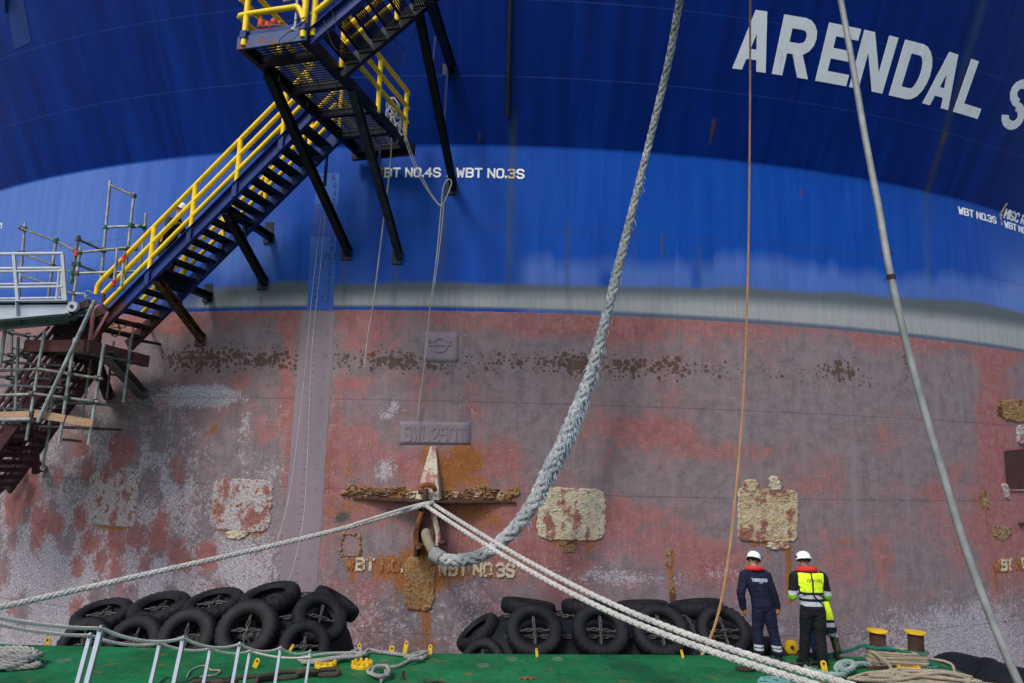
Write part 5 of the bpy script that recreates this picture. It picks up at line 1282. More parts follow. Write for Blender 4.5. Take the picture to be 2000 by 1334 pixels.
rowA = [(197, 1232), (358, 1250), (468, 1261), (548, 1268), (606, 1274)]; rowB = [(176, 1245), (312, 1259), (411, 1269), (488, 1274)]
topsA = [dep(*p, d0*(1+.232*i)) for i, p in enumerate(rowA)]; topsB = [dep(*p, d0*1.158*(1+.187*i)) for i, p in enumerate(rowB)]
dirA = nrm(topsA[-1]-topsA[0]); side = nrm(np.cross(dirA, (0, 0, 1))); perp = np.cross(side, dirA)
baseA, baseB = [], []
for tops, bases in ((topsA, baseA), (topsB, baseB)):
    for p in tops:
        q = p - perp*.98 - np.array([0, 0, .02]); bases.append(q)
        mb = MB(); mb.beam(p, q, .030, .030, (1, 0, 0)); mb.lathe(p+perp*.012, side, [(.012, -.006), (.026, -.008), (.026, .008), (.012, .006)], 12, closed=True); mb.build('stanchion', M_ALU, bg_, smooth=True, ang=30)
    a, b = bases[0]-dirA*1.2, bases[-1]+dirA*.5
    mb = MB(); mb.beam(a-perp*.06, b-perp*.06, .04, .16); mb.build('side_beam', M_ALU, bg_, smooth=False, bev=.004)
a0, a1 = baseA[0]-dirA*1.2, baseA[-1]+dirA*.5; w_ = (baseB[0]-baseA[0]); w_ = side*(w_ @ side)
mb = MB(); mb.box((a0+a1)/2+w_/2-perp*.03, (a1-a0)/2, w_/2, perp*.012)
for k in range(18): c_ = a0+(a1-a0)*((k+.5)/18)+w_/2; mb.box(c_-perp*.008, dirA*.012, w_/2*.98, perp*.012)
mb.build('tread_plate', M_ALU, bg_, smooth=False)
def sagrope(pts, r, sag, mat, name, label, cat, group):
    c = []
    for p, q in zip(pts, pts[1:]):
        for t in np.linspace(0, 1, 8, endpoint=False): c.append(p+(q-p)*t-np.array([0, 0, sag*4*t*(1-t)]))
    c.append(pts[-1]); o = rope_mb(c, r, 'laid', r*8, 5).build(name, mat); return tag(o, label, cat, group)
st0A, st0B = topsA[0]-(topsA[1]-topsA[0])*1.6+np.array([0, 0, .10]), topsB[0]-(topsB[1]-topsB[0])*1.4+np.array([0, 0, .08])
upo = perp*.012
sagrope([st0A]+[p+upo for p in topsA], .013, .05, M_RAILROPE, 'rail_rope', 'upper cream rope strung along the near stanchions of the boarding gangway', 'rope', 'rope rails of the boarding gangway')
sagrope([st0B]+[p+upo for p in topsB]+[topsA[4]+np.array([.02, -.02, -.05])], .013, .04, M_RAILROPE, 'rail_rope', 'lower cream rope strung along the far stanchions of the boarding gangway', 'rope', 'rope rails of the boarding gangway')
# ------------------------------------------------------------------ ropes
M_HAWS = mat_rope('weathered_hawser', (.235, .245, .245), (.37, .38, .375), 25)
M_FRAY = mat_rope('frayed_blue_fibre', (.30, .34, .40), (.45, .49, .54), 60)
M_MOOR = mat_rope('pale_mooring_rope', (.37, .35, .33), (.50, .48, .44), 45)
M_ORNG = mat_rope('orange_rope_fibre', (.33, .17, .075), (.43, .25, .13), 60)
M_BEIG = mat_rope('beige_rope_fibre', (.26, .215, .15), (.37, .31, .23), 50)
M_GREYR = mat_rope('grey_rope_fibre', (.20, .195, .18), (.31, .30, .28), 50)
M_GREEN = mat_rope('green_rope_fibre', (.010, .10, .075), (.03, .19, .14), 60)
M_AQUA = mat_rope('aqua_rope_fibre', (.14, .22, .19), (.25, .33, .29), 50)
M_CORD = mat_rope('grey_cord_fibre', (.30, .29, .28), (.44, .43, .41), 80)
# the thick hawser: control points (photo pixel, distance off the cylinder, radius)
hw = [(1345, -70, 3.9, 0.081), (1328, 0, 3.2, 0.081), (1308, 110, 2.5, 0.081), (1275, 250, 1.75, 0.083), (1240, 390, 1.35, 0.086), (1208, 520, 1.15, 0.107), (1178, 640, 1.1, 0.114), (1150, 740, 1.1, 0.129), (1115, 830, 1.15, 0.152), (1072, 920, 1.2, 0.155), (1030, 1000, 1.25, 0.151), (985, 1052, 1.25, 0.143), (940, 1084, 1.2, 0.138), (895, 1094, 1.0, 0.133), (862, 1090, .85, 0.124), (848, 1074, .75, 0.097)]
ctrl = [np.append(offs(x, y, o), r) for x, y, o, r in hw]
o = rope_mb(ctrl, .15, 'braid', .78, 7).build('hawser', M_HAWS); tag(o, 'thick weathered plaited hawser hanging down to the rusty bracket, frayed on its lower half', 'rope')
mb = MB(); pts = smooth_path(ctrl, .03); r_ = random.Random(3); N = len(pts)
for k in range(1100):                         # torn yarns along the worn stretch, thickest between the cream plate and the bend
    t = min(1, max(0, r_.gauss(.70, .055))) if k % 9 else r_.uniform(.3, .95); i = int(t*(N-2)); p = pts[i][:3]; T = nrm(pts[i+1][:3]-p); rr = pts[i][3]
    A = nrm(np.cross(T, (0, 1, 0))); B = np.cross(T, A); a = r_.gauss(-.35, .65) if k % 4 else r_.uniform(0, 6.28)
    d = A*math.cos(a)*(1 if np.dot(A, (1, 0, 0)) > 0 else -1) + (-B if B[1] > 0 else B)*math.sin(a)
    if k % 4: d = d if d[0] > 0 else np.array([-d[0], d[1], d[2]])
    L = r_.uniform(.04, .15); s0 = p+d*rr*.80; s1 = s0+d*L*.30-T*0+T*L*.4*r_.choice((-1, 1, 1)); s2 = s1+d*L*.22+np.array([0, 0, -L*.6])
    mb.tube([s0, s1, s2], [.012, .010, .004], 4, caps=False)
fr_ = mb.build('frayed_yarn', M_FRAY, o); fr_['kind'] = 'stuff'
mb = MB(); a = smooth_path([offs(846, 1078, .75), offs(838, 1062, .74), offs(832, 1046, .68), offs(833, 1040, .60)], .03); mb.tube(a, .10, 12); mb.build('chafe_sleeve', mat_rope('canvas_sleeve', (.19, .155, .105), (.29, .24, .17), 30), o)
mb = MB()
for t in np.linspace(0, 1, 7): 
    c_ = offs(858-14*t+3, 1090-8*t, .86); mb.lathe(c_, nrm(offs(848, 1078, .75)-offs(864, 1090, .86)), [(.135, -.02), (.155, 0), (.135, .02)], 14)
mb.build('whipping', M_CORD, o)
# shackles on the bracket
sk = empty('shackle', offs(838, 1000, .5), 'rusty iron shackle standing on the bracket shelf, holding the mooring lines', 'shackle')
mb = MB(); mb.tube(smooth_path([offs(822, 958, .46), offs(824, 950, .52), offs(834, 947, .56), offs(846, 950, .56), offs(850, 958, .5)], .03), .055, 10); mb.lathe(offs(822, 958, .50), (1, 0, 0), [(.02, -.05), (.075, -.05), (.075, .05), (.02, .05)], 14); mb.build('shackle_head', M_RUSTY, sk)
mb = MB(); mb.tube(smooth_path([offs(832, 955, .55), offs(831, 975, .60), offs(832, 998, .62)], .03), .060, 10); mb.build('shackle_shank', M_RUSTDK, sk)
sk2 = empty('shackle', offs(836, 1040, .5), 'large dark rusted shackle hanging under the bracket shelf around the hawser eye', 'shackle')
mb = MB(); mb.tube(smooth_path([offs(824, 1000, .50), offs(815, 1030, .52), offs(813, 1055, .54), offs(818, 1072, .56)], .03), .058, 10); mb.build('shackle_leg', M_RUSTY, sk2)
mb = MB(); mb.tube(smooth_path([offs(846, 1000, .50), offs(853, 1030, .52), offs(856, 1052, .54), offs(852, 1066, .56)], .03), .055, 10); mb.build('shackle_leg', M_CREAMPL, sk2)
mb = MB(); mb.cyl(offs(812, 1066, .56), offs(866, 1060, .56), .045, n=10); mb.cyl(offs(860, 1061, .56), offs(872, 1059, .56), .07, n=6); mb.build('shackle_pin', M_RUSTDK, sk2)
# mooring lines from the shackle: pixel + depth along the view axis
def line(name, pts, R_, mat, label, cat='rope', kind='braid', pitch=None, group=None, sag=0.0):
    c = [dep(*p[:2], p[2]) for p in pts]
    o = rope_mb(c, R_, kind, pitch or R_*6, 6).build(name, mat); return tag(o, label, cat, group)
DS = (offs(838, 985, .66)-CC) @ fw
line('mooring_line', [(846, 981, DS), (838, 983, DS-.12), (826, 987, DS-.1), (700, 1024, DS-.6), (540, 1064, DS-1.4), (350, 1107, DS-2.4), (170, 1148, DS-3.3), (0, 1186, DS-4.1), (-140, 1216, DS-4.8)], .050, M_MOOR, 'pale mooring line running from the bracket out to the left edge')
line('mooring_line', [(846, 980, DS-.05), (815, 986, DS-.12), (760, 1002, DS-.5), (690, 1024, DS-.85)], .030, M_MOOR, 'short thin tail of pale rope lying beside the line from the bracket')
def interp_depth(pts, dA, dB):
    n = len(pts); x0, x1 = pts[0][0], pts[-1][0]
    return [(x, y, 1/((1/dA)+((1/dB)-(1/dA))*((x-x0)/(x1-x0)))) for x, y in pts]
p1 = [(832, 988), (900, 1033), (980, 1083), (1080, 1140), (1200, 1199), (1330, 1251), (1480, 1302), (1600, 1340), (1760, 1388)]
p2 = [(848, 986), (905, 1022), (990, 1073), (1090, 1128), (1210, 1186), (1340, 1238), (1490, 1288), (1620, 1326), (1780, 1374)]
line('mooring_line', interp_depth(p1, DS-.1, 6.4), .0415, M_MOOR, 'lower of the two pale mooring lines running down to the right', group='paired mooring lines')
line('mooring_line', interp_depth(p2, DS-.05, 6.5), .0415, M_MOOR, 'upper of the two pale mooring lines running down to the right', group='paired mooring lines')
# orange hanging rope, grey hose
og = [(1465, -60, 3.4), (1465, 0, 2.8), (1465, 150, 2.0), (1464, 300, 1.6), (1462, 470, 1.4), (1459, 600, 1.5), (1453, 760, 1.8), (1440, 930, 2.3), (1424, 1080, 2.9), (1405, 1190, 3.3), (1380, 1262, 3.6), (1338, 1335, 3.9), (1310, 1375, 4.1)]
o = rope_mb([offs(*p) for p in og], .024, 'laid', .14, 5).build('hanging_rope', M_ORNG); tag(o, 'thin orange rope hanging from the ship to the deck', 'rope')
g = G('grey_hose_rubber', .6); v = g.pos(); n_ = g.noise(v, 3, 5); g.col(g.mix(g.sm(n_, .3, .7), (.15, .155, .152), (.235, .24, .235))); M_HOSE = g.mat
hs = [(1632, -50, 14.4), (1642, 0, 14.2), (1664, 120, 13.7), (1690, 270, 13.0), (1715, 400, 12.4), (1738, 530, 11.8), (1770, 670, 11.5), (1805, 800, 11.2), (1840, 920, 10.9), (1882, 1060, 10.6), (1925, 1180, 10.3), (1970, 1290, 10.0), (2010, 1380, 9.8)]
path = smooth_path([dep(*p) for p in hs], .018); mb = MB(); mb.tube(path, [.055+(.004 if k % 2 else 0) for k in range(len(path))], 12); hz = mb.build('hose', M_HOSE, ang=60); tag(hz, 'long grey ribbed hose hanging from the ship down to the right corner', 'hose')
for px, py, dd in ((1732, 492, 12.0), (1740, 541, 11.75)):
    p, q = dep(px, py-4, dd+.02), dep(px+2, py+5, dd); mb = MB(); mb.cyl(p, q, .070, n=12); mb.tube(smooth_path([q+np.array([-.06, -.05, 0]), q+np.array([-.13, -.06, .0]), q+np.array([-.16, -.04, -.06])], .02), .008, 5); mb.build('tie', M_WIRE, hz)
# thin cords off the platform
def cord(pts, r, label, mat=None, group='thin cords hanging from the stairway'):
    mb = MB(); mb.tube(smooth_path(pts, .05), r, 6); return tag(mb.build('cord', mat or M_CORD), label, 'cord', group)
cord([offs(766, 190, 1.1), offs(764, 290, 1.0), offs(758, 360, .9), offs(748, 440, .75), offs(738, 520, .6), offs(728, 600, .45), offs(718, 660, .3), offs(711, 720, .22)], .015, 'grey cord dropping straight from the end of the platform rail, crossing WBT NO.4S')
cord([offs(783, 240, 1.0), offs(800, 300, .95), offs(825, 355, .85), offs(850, 392, .75), offs(862, 402, .7), offs(872, 385, .75), offs(882, 358, .8), offs(876, 350, .8), offs(866, 365, .78), offs(862, 402, .7), offs(856, 470, .6), offs(848, 540, .5), offs(840, 600, .4), offs(830, 700, .2), offs(815, 820, .1)], .013, 'grey cord looping from the platform to the foot of the long strut, then down')
cord([offs(787, 245, 1.0), offs(806, 305, .95), offs(832, 360, .85), offs(856, 398, .72), offs(866, 400, .7), offs(860, 470, .6), offs(851, 540, .5), offs(842, 598, .42)], .011, 'second thinner cord running close beside the looping one')
cord([offs(628, 415, .45), offs(618, 500, .4), offs(606, 610, .35), offs(596, 720, .4), offs(575, 900, .8), offs(555, 1010, 1.2), offs(520, 1110, 1.7), offs(480, 1175, 2.2), offs(445, 1222, 2.7), offs(430, 1258, 3.1)], .006, 'white cord hanging over the draught numerals down to the left fender, left strand')
cord([offs(634, 422, .45), offs(628, 500, .4), offs(616, 610, .35), offs(607, 720, .4), offs(600, 900, .8), offs(590, 1030, 1.2), offs(560, 1140, 1.7), offs(510, 1185, 2.2), offs(455, 1225, 2.7), offs(436, 1256, 3.1)], .006, 'white cord hanging over the draught numerals down to the left fender, right strand')
# tangled bundle on the end of the platform rail
mb = MB(); r_ = random.Random(8)
for k in range(9):
    x = 757+r_.uniform(0, 18); pts = []
    for q in range(7): pts.append(offs(x+r_.uniform(-7, 7), 190+q*r_.uniform(9, 17), 1.12+r_.uniform(-.04, .06)))
    mb.tube(smooth_path(pts, .03), .011, 5)
for k in range(4):
    pts = [offs(772+r_.uniform(-6, 14), 225+q*9+r_.uniform(-6, 6), 1.1) for q in range(5)]; mb.tube(smooth_path(pts, .03), .011, 5)
tag(mb.build('cord_bundle', M_CORD), 'tangled bundle of grey cord tied to the end of the platform rail', 'cord bundle')
# ------------------------------------------------------------------ deck gear
M_DYEL = paint('yellow_deck_paint', (.66, .40, .012), .55, .2, 6, .18, grime=.35)
M_BOLL = paint('rust_brown_bollard', (.055, .026, .018), .75, .45, 4, .35)
# twin bollards with rope turns
def pile(cx, cy, rx, ry, h, n, seed, R_, mat, label, cat='rope', lay=None, group=None, tail=None, name='rope_heap'):
    """a heap of one rope: loose loops laid over one another"""
    r_ = random.Random(seed); pts = []; a = r_.uniform(0, 6.28)
    for k in range(n):
        t = k/n; a += r_.uniform(.55, 1.25); q = r_.uniform(.25, 1.0)
        x, y = cx+rx*q*math.cos(a)+r_.uniform(-.05, .05), cy+ry*q*math.sin(a)+r_.uniform(-.03, .03)
        z = R_*1.0 + h*t*(1-.75*q*q)*r_.uniform(.6, 1.0)+R_*.6*r_.random()
        pts.append((x, y, z))
    if tail: pts += [tuple(p) for p in tail]
    o = rope_mb(pts, R_, 'laid', R_*7, 5).build(name, mat); return tag(o, label, cat, group)
b0 = onz(1716, 1301); b1 = onz(1791, 1304)
bol = empty('bollard', (b0+b1)/2, 'pair of rusty brown bollards with flat yellow caps, wound with rope', 'bollard')
mb = MB(); d = nrm(b1-b0); mb.box((b0+b1)/2+np.array([0, 0, .02]), d*.55, np.cross((0, 0, 1), d)*.2, (0, 0, .02)); mb.build('base_plate', M_BOLL, bol, bev=.005)
for p in (b0, b1):
    mb = MB(); mb.lathe(p, (.02, 0, 1), [(.118, .04), (.114, .08), (.112, .50)], 28, closed=False); po = mb.build('post', M_BOLL, bol)
    mb = MB(); mb.lathe(p, (.02, 0, 1), [(.05, .495), (.150, .500), (.153, .512), (.150, .528), (.08, .532)], 32); mb.build('cap', M_DYEL, po)
R_ = .021; pts = []
r_ = random.Random(4); c0, c1 = b0[:2], b1[:2]; sx = np.cross((0, 0, 1), d)[:2]
for k in range(13):
    z = .05+k*.0150; ro = .135+.02*r_.random()
    if k % 2 == 0:                              # figure of eight
        seq = [(c0, 180), (c0, 120), (c0, 60), (c1, -60), (c1, 0), (c1, 60), (c0, -60+0), (c0, -120)]
        for c, ang in [(c0, 200), (c0, 150), (c0, 90), (None, 0), (c1, -90), (c1, -30), (c1, 30), (c1, 90), (None, 0), (c0, -90), (c0, -150)]:
            if c is None: q = (c0+c1)/2+sx*r_.uniform(-.02, .02)
            else: q = c+ro*(d[:2]*math.cos(math.radians(ang))+sx*math.sin(math.radians(ang)))
            pts.append((q[0], q[1], z+r_.uniform(-.008, .012)))
    else:
        for c, ang in [(c0, 200), (c0, 150), (c0, 95), (c1, 85), (c1, 30), (c1, -30), (c1, -85), (c0, -95), (c0, -150)]:
            q = c+ro*(d[:2]*math.cos(math.radians(ang))+sx*math.sin(math.radians(ang))); pts.append((q[0], q[1], z+r_.uniform(-.008, .012)))
tl = onz(1745, 1318); pts += [(tl[0]-.05, tl[1]+.1, .16), (tl[0], tl[1], .05)]
tag(rope_mb(pts, R_, 'laid', .15, 5).build('rope', M_BEIG), 'beige rope wound in many turns round both bollards', 'rope')
p0 = onz(1795, 1300); e = onz(1960, 1345)
tag(rope_mb([(p0[0]+.1, p0[1]-.12, .14), (p0[0]+.35, p0[1]-.25, .10), (e[0]-.5, e[1]+.15, .06), (e[0], e[1], .04)], .021, 'laid', .15, 5).build('rope', M_BEIG), 'beige rope end leading from the bollards towards the right corner', 'rope')
# green rope: from beside the workers, round the left post, then the right one
g0 = onz(1612, 1279, .02); pts = [tuple(g0+np.array([-.35, .05, .0])), tuple(g0), tuple(aty(1660, 1270, 11.6)), tuple(b0+np.array([-.22, .03, .29]))]
for ang in (170, 230, 290, 350): q = c0+.145*(d[:2]*math.cos(math.radians(ang))+sx*math.sin(math.radians(ang))); pts.append((q[0], q[1], .285))
for ang in (60, 120, 180): q = c0+.15*(d[:2]*math.cos(math.radians(ang))+sx*math.sin(math.radians(ang))); pts.append((q[0], q[1], .27))
for ang in (250, 310): q = c0+.155*(d[:2]*math.cos(math.radians(ang))+sx*math.sin(math.radians(ang))); pts.append((q[0], q[1], .285))
for ang in (215, 270, 325, 20, 80): q = c1+.15*(d[:2]*math.cos(math.radians(ang))+sx*math.sin(math.radians(ang))); pts.append((q[0], q[1], .235))
tag(rope_mb(pts, .026, 'laid', .16, 6).build('rope', M_GREEN), 'dark green rope drawn from the workers to the bollards', 'rope')
q = onz(1818, 1308)
tag(rope_mb([(q[0]-.02+.11*math.cos(t), q[1]+.09*math.sin(t), .03+.012*t/3) for t in np.linspace(0, 9, 22)], .022, 'laid', .14, 5).build('rope', M_GREEN), 'small coil of green rope lying right of the bollards', 'rope')
c = onz(1795, 1338); pile(c[0], c[1], .95, .30, .22, 150, 12, .022, M_BEIG, 'big heap of beige rope in front of the bollards', name='rope_heap')
# pale green knotted rope behind the workers' feet
a0 = onz(1572, 1311); kn = onz(1655, 1300)
pts = [tuple(a0+np.array([0, 0, .05])), tuple(onz(1600, 1314, .05)), tuple(onz(1625, 1318, .06)), tuple(onz(1648, 1318, .05)), tuple(onz(1650, 1309, .06)), tuple(onz(1634, 1308, .10)), tuple(onz(1640, 1297, .14)), tuple(onz(1660, 1293, .16)), tuple(onz(1668, 1302, .12)), tuple(onz(1652, 1310, .10)), tuple(onz(1642, 1302, .12)), tuple(onz(1662, 1300, .08)), tuple(onz(1680, 1297, .06)), tuple(onz(1700, 1298, .05))]
tag(rope_mb(pts, .045, 'laid', .26, 6).build('rope', M_AQUA), 'thick pale green rope tied in a knot on the deck left of the bollards', 'rope')
c = onz(1515, 1334); pile(c[0], c[1], .30, .18, .05, 60, 31, .012, mat_rope('turquoise_net', (.10, .26, .25), (.18, .36, .34), 60), 'turquoise netting heap half under the mooring lines', 'net', name='net_heap')
# heaps at left and middle
c = onz(12, 1301); pile(c[0], c[1], .55, .30, .22, 46, 5, .040, M_GREYR, 'thick grey brown rope heap at the left edge of the deck')
c = onz(690, 1276); c2 = onz(590, 1290)
pts = []; r_ = random.Random(6)
for k in range(7):
    y = 1289+r_.uniform(-4, 7); x0 = 585+r_.uniform(-8, 30); x1 = 690+r_.uniform(-20, 25)
    A_2, B_2 = onz(x0, y, .04+.02*r_.random()), onz(x1, y-15+r_.uniform(-4, 5), .05+.03*r_.random()); m_ = onz((x0+x1)/2, y-7+r_.uniform(-4, 4), .08)
    pts += [tuple(A_2), tuple(m_), tuple(B_2)] if k % 2 == 0 else [tuple(B_2), tuple(m_), tuple(A_2)]
pts += [tuple(onz(700+q*6, 1272+r_.uniform(-5, 7), .06+.03*r_.random())) for q in range(5)] + [tuple(onz(745, 1274, .04))]
tag(rope_mb(pts, .024, 'laid', .15, 5).build('rope_heap', M_GREYR), 'grey rope laid in long bights along the deck edge right of the left fender', 'rope')
pts = [tuple(onz(745, 1273, .04))] + [tuple(onz(812+r_.uniform(-24, 22), 1279+r_.uniform(-7, 9), .05+.05*r_.random())) for q in range(12)] + [tuple(onz(800, 1290, .03)), tuple(onz(778, 1301, .03)), tuple(onz(755, 1304, .03))]
for q in range(12): t = q*1.15; pts.append(tuple(onz(743+22*math.cos(t)*r_.uniform(.5, 1.2), 1312+11*math.sin(t)*r_.uniform(.5, 1.2), .04+.012*q/2)))
pts += [tuple(onz(748, 1325, .04)), tuple(onz(744, 1331, .03))]
tag(rope_mb(pts, .026, 'laid', .16, 5).build('rope_heap', M_GREYR), 'grey rope knotted on the deck right of the round yellow covers', 'rope')
# heavy rusty chain
tag(chain_mb([onz(395, 1337, .05), onz(470, 1331, .05), onz(530, 1321, .06), onz(580, 1317, .05), onz(642, 1313, .05)], .27, .030, None, 16, 8).build('chain', M_CHAINR), 'heavy rusty black chain lying on the deck behind the stanchions', 'chain')
for k, (pts, lab) in enumerate(((([(365, 1322), (375, 1308), (400, 1300), (412, 1308), (430, 1310), (420, 1318), (390, 1322)]), 'thin brown cord in a loose loop on the deck behind the stanchions'), ([(310, 1334), (330, 1322), (360, 1330), (400, 1318), (440, 1324), (460, 1316)], 'dark green twine tangled on the deck behind the stanchions'))):
    tag(rope_mb([onz(x, y, .02) for x, y in pts], .012, 'laid', .1, 5).build('cord', M_BEIG if k == 0 else mat_rope('dark_twine', (.03, .05, .045), (.05, .08, .07))), lab, 'cord')
# round yellow flange covers, studded
def cover(px, py, r, label, n=10):
    p = onz(px, py); t = empty('deck_cover', p, label, 'deck cover', 'round yellow covers on the deck')
    mb = MB(); mb.lathe(p, (0, 0, 1), [(r, 0), (r, .035), (r*.93, .045), (r*.3, .05)], 36); mb.build('cover_plate', M_DYEL, t)
    for k in range(n):
        a = 2*math.pi*k/n; q = p+np.array([math.cos(a)*r*.84, math.sin(a)*r*.84, .045]); mb = MB(); mb.cyl(q, q+np.array([0, 0, .035]), .024, n=6); mb.build('bolt', M_DYEL, t, smooth=False)
cover(636, 1301, .155, 'round yellow cover on the deck beside the first stanchion gap, left of two'); cover(707, 1302, .155, 'round yellow cover on the deck left of the knotted grey rope'); cover(1775, 1311, .165, 'round yellow bolted cover in front of the bollards', 12)
# yellow pad plates and pins along the deck edge
def pin(px, py, h, wd, lean, label, th=.02, tilt=0.0):
    h *= .82; wd *= .80
    p = onz(px, py); up_ = nrm((lean, .1, 1)); sd2 = nrm(np.cross(up_, (0, 1, tilt)))
    fwd = np.cross(sd2, up_)
    root = empty('pad_eye', p, label, 'pad eye', 'yellow pad eyes on the deck')
    n = 10; prof = [(-wd/2, 0), (wd/2, 0)] + [(wd/2*math.cos(math.pi*k/n), h-wd/2+wd/2*math.sin(math.pi*k/n)) for k in range(n+1)]
    mb = MB(); A2 = [p+sd2*x+up_*z-fwd*th/2 for x, z in prof]; B2 = [p+sd2*x+up_*z+fwd*th/2 for x, z in prof]; m_ = len(prof)
    mb.add(A2+B2, [tuple(range(m_)), tuple(range(m_, 2*m_))[::-1]]+[(k, m_+k, m_+(k+1) % m_, (k+1) % m_) for k in range(m_)]); mb.build('plate', M_DYEL, root, smooth=False, bev=.003)
    q = p+up_*(h-wd/2); mb = MB(); mb.cyl(q-fwd*(th/2+.004), q+fwd*(th/2+.004), wd*.22, n=12); mb.build('eye', M_BOLL, root)
pin(92, 1259, .13, .10, 0, 'yellow pad eye on the deck edge at the far left'); pin(566, 1271, .13, .05, .55, 'slim leaning yellow pad eye at the right end of the left fender'); pin(497, 1304, .16, .09, .35, 'yellow pad eye leaning behind the stanchions')
pin(765, 1275, .13, .10, 0, 'square topped yellow pad eye left of the grey rope by the deck edge'); pin(790, 1276, .22, .08, .15, 'tall yellow pad eye standing in the grey rope'); pin(840, 1278, .17, .075, 0, 'yellow pad eye right of the grey rope heap'); pin(702, 1268, .10, .08, 0, 'low yellow pad eye behind the long grey bights')
pin(1049, 1283, .15, .05, -.1, 'slim yellow pad eye in front of the second tyre of the right fender'); pin(1334, 1285, .15, .05, -.2, 'slim yellow pad eye in front of the right fender near its right end'); pin(1612, 1318, .24, .11, -.1, 'tall round yellow pad eye standing right of the hi-vis worker', tilt=.5); pin(1590, 1283, .20, .07, 0, 'yellow pad eye between the boots of the worker in the hi-vis vest')
wp = onz(1546, 1279); t = empty('fairlead_roller', wp, 'round yellow roller standing between the two workers at the deck edge', 'roller')
mb = MB(); mb.lathe(wp+np.array([0, .05, .11]), (.12, -1, .1), [(.03, -.06), (.075, -.06), (.08, -.03), (.075, 0), (.112, .01), (.112, .05), (.09, .06), (.03, .065)], 30); mb.build('roller_wheel', M_DYEL, t)
mb = MB(); mb.lathe(wp+np.array([0, .05, .11]), (.12, -1, .1), [(.01, .06), (.03, .066), (.028, .09), (.01, .092)], 12); mb.build('roller_axle', M_BOLL, t)
mb = MB(); mb.box(wp+np.array([0, .07, .012]), (.2, 0, 0), (0, .12, 0), (0, 0, .012)); mb.build('roller_base', M_BOLL, t)
c = onz(1460, 1310); tag(rope_mb([(c[0]-.03+.13*math.cos(a), c[1]+.06*math.sin(a), .025) for a in np.linspace(0, 6.6, 18)], .024, 'laid', .16, 6).build('rope_ring', mat_rope('dark_wet_rope', (.03, .022, .018), (.06, .045, .035))), 'small dark ring of rope on the deck below the navy worker', 'rope ring')
tag(chain_mb([onz(1520, 1302, .03), onz(1555, 1298, .03), onz(1590, 1296, .03)], .13, .015).build('chain', M_CHAINR), 'short rusty chain on the deck between the two workers', 'chain')
p = onz(787, 1327); mb = MB(); mb.cyl(p, p+np.array([0, 0, .11]), .022, n=12); mb.lathe(p, (0, 0, 1), [(.035, 0), (.035, .012)], 12); tag(mb.build('deck_pipe', M_RUSTDK), 'short dark stub pipe on the deck below the knotted grey rope', 'pipe')
tag(chain_mb([onz(835, 1334, .03), onz(850, 1333, .04), onz(862, 1335, .03)], .1, .012).build('chain', M_CHAINR), 'few dark chain links at the bottom of the frame on the deck', 'chain')
tag(rope_mb([onz(925, 1284+0*k, .012) if False else onz(1015+q*6, 1325+((-1)**q)*1.0, .012) for q in range(6)], .014, 'laid', .1, 5).build('rag', paint('red_rag', (.35, .06, .03), .9)), 'scrap of red cloth on the deck in front of the right fender', 'rag')
# flat lashing eyes let into the deck
for k, (px, py, lab) in enumerate(((127, 1291, 'small worn flush lashing plate on the deck near the left rope heap'), (1000, 1287, 'oval flush lashing plate by the deck edge, left one'), (1090, 1287, 'oval flush lashing plate by the deck edge, right one'), (945, 1300, 'oval flush lashing plate further from the deck edge'))):
    p = onz(px, py); mb = MB(); mb.lathe(p, (0, 0, 1), [(.10, 0), (.098, .008), (.07, .008), (.066, .002), (.02, .002)], 24); tag(mb.build('lashing_plate', paint('worn_green_plate', (.06, .14, .085), .6, .3, 8, .3)), lab, 'deck plate', 'flush lashing plates')
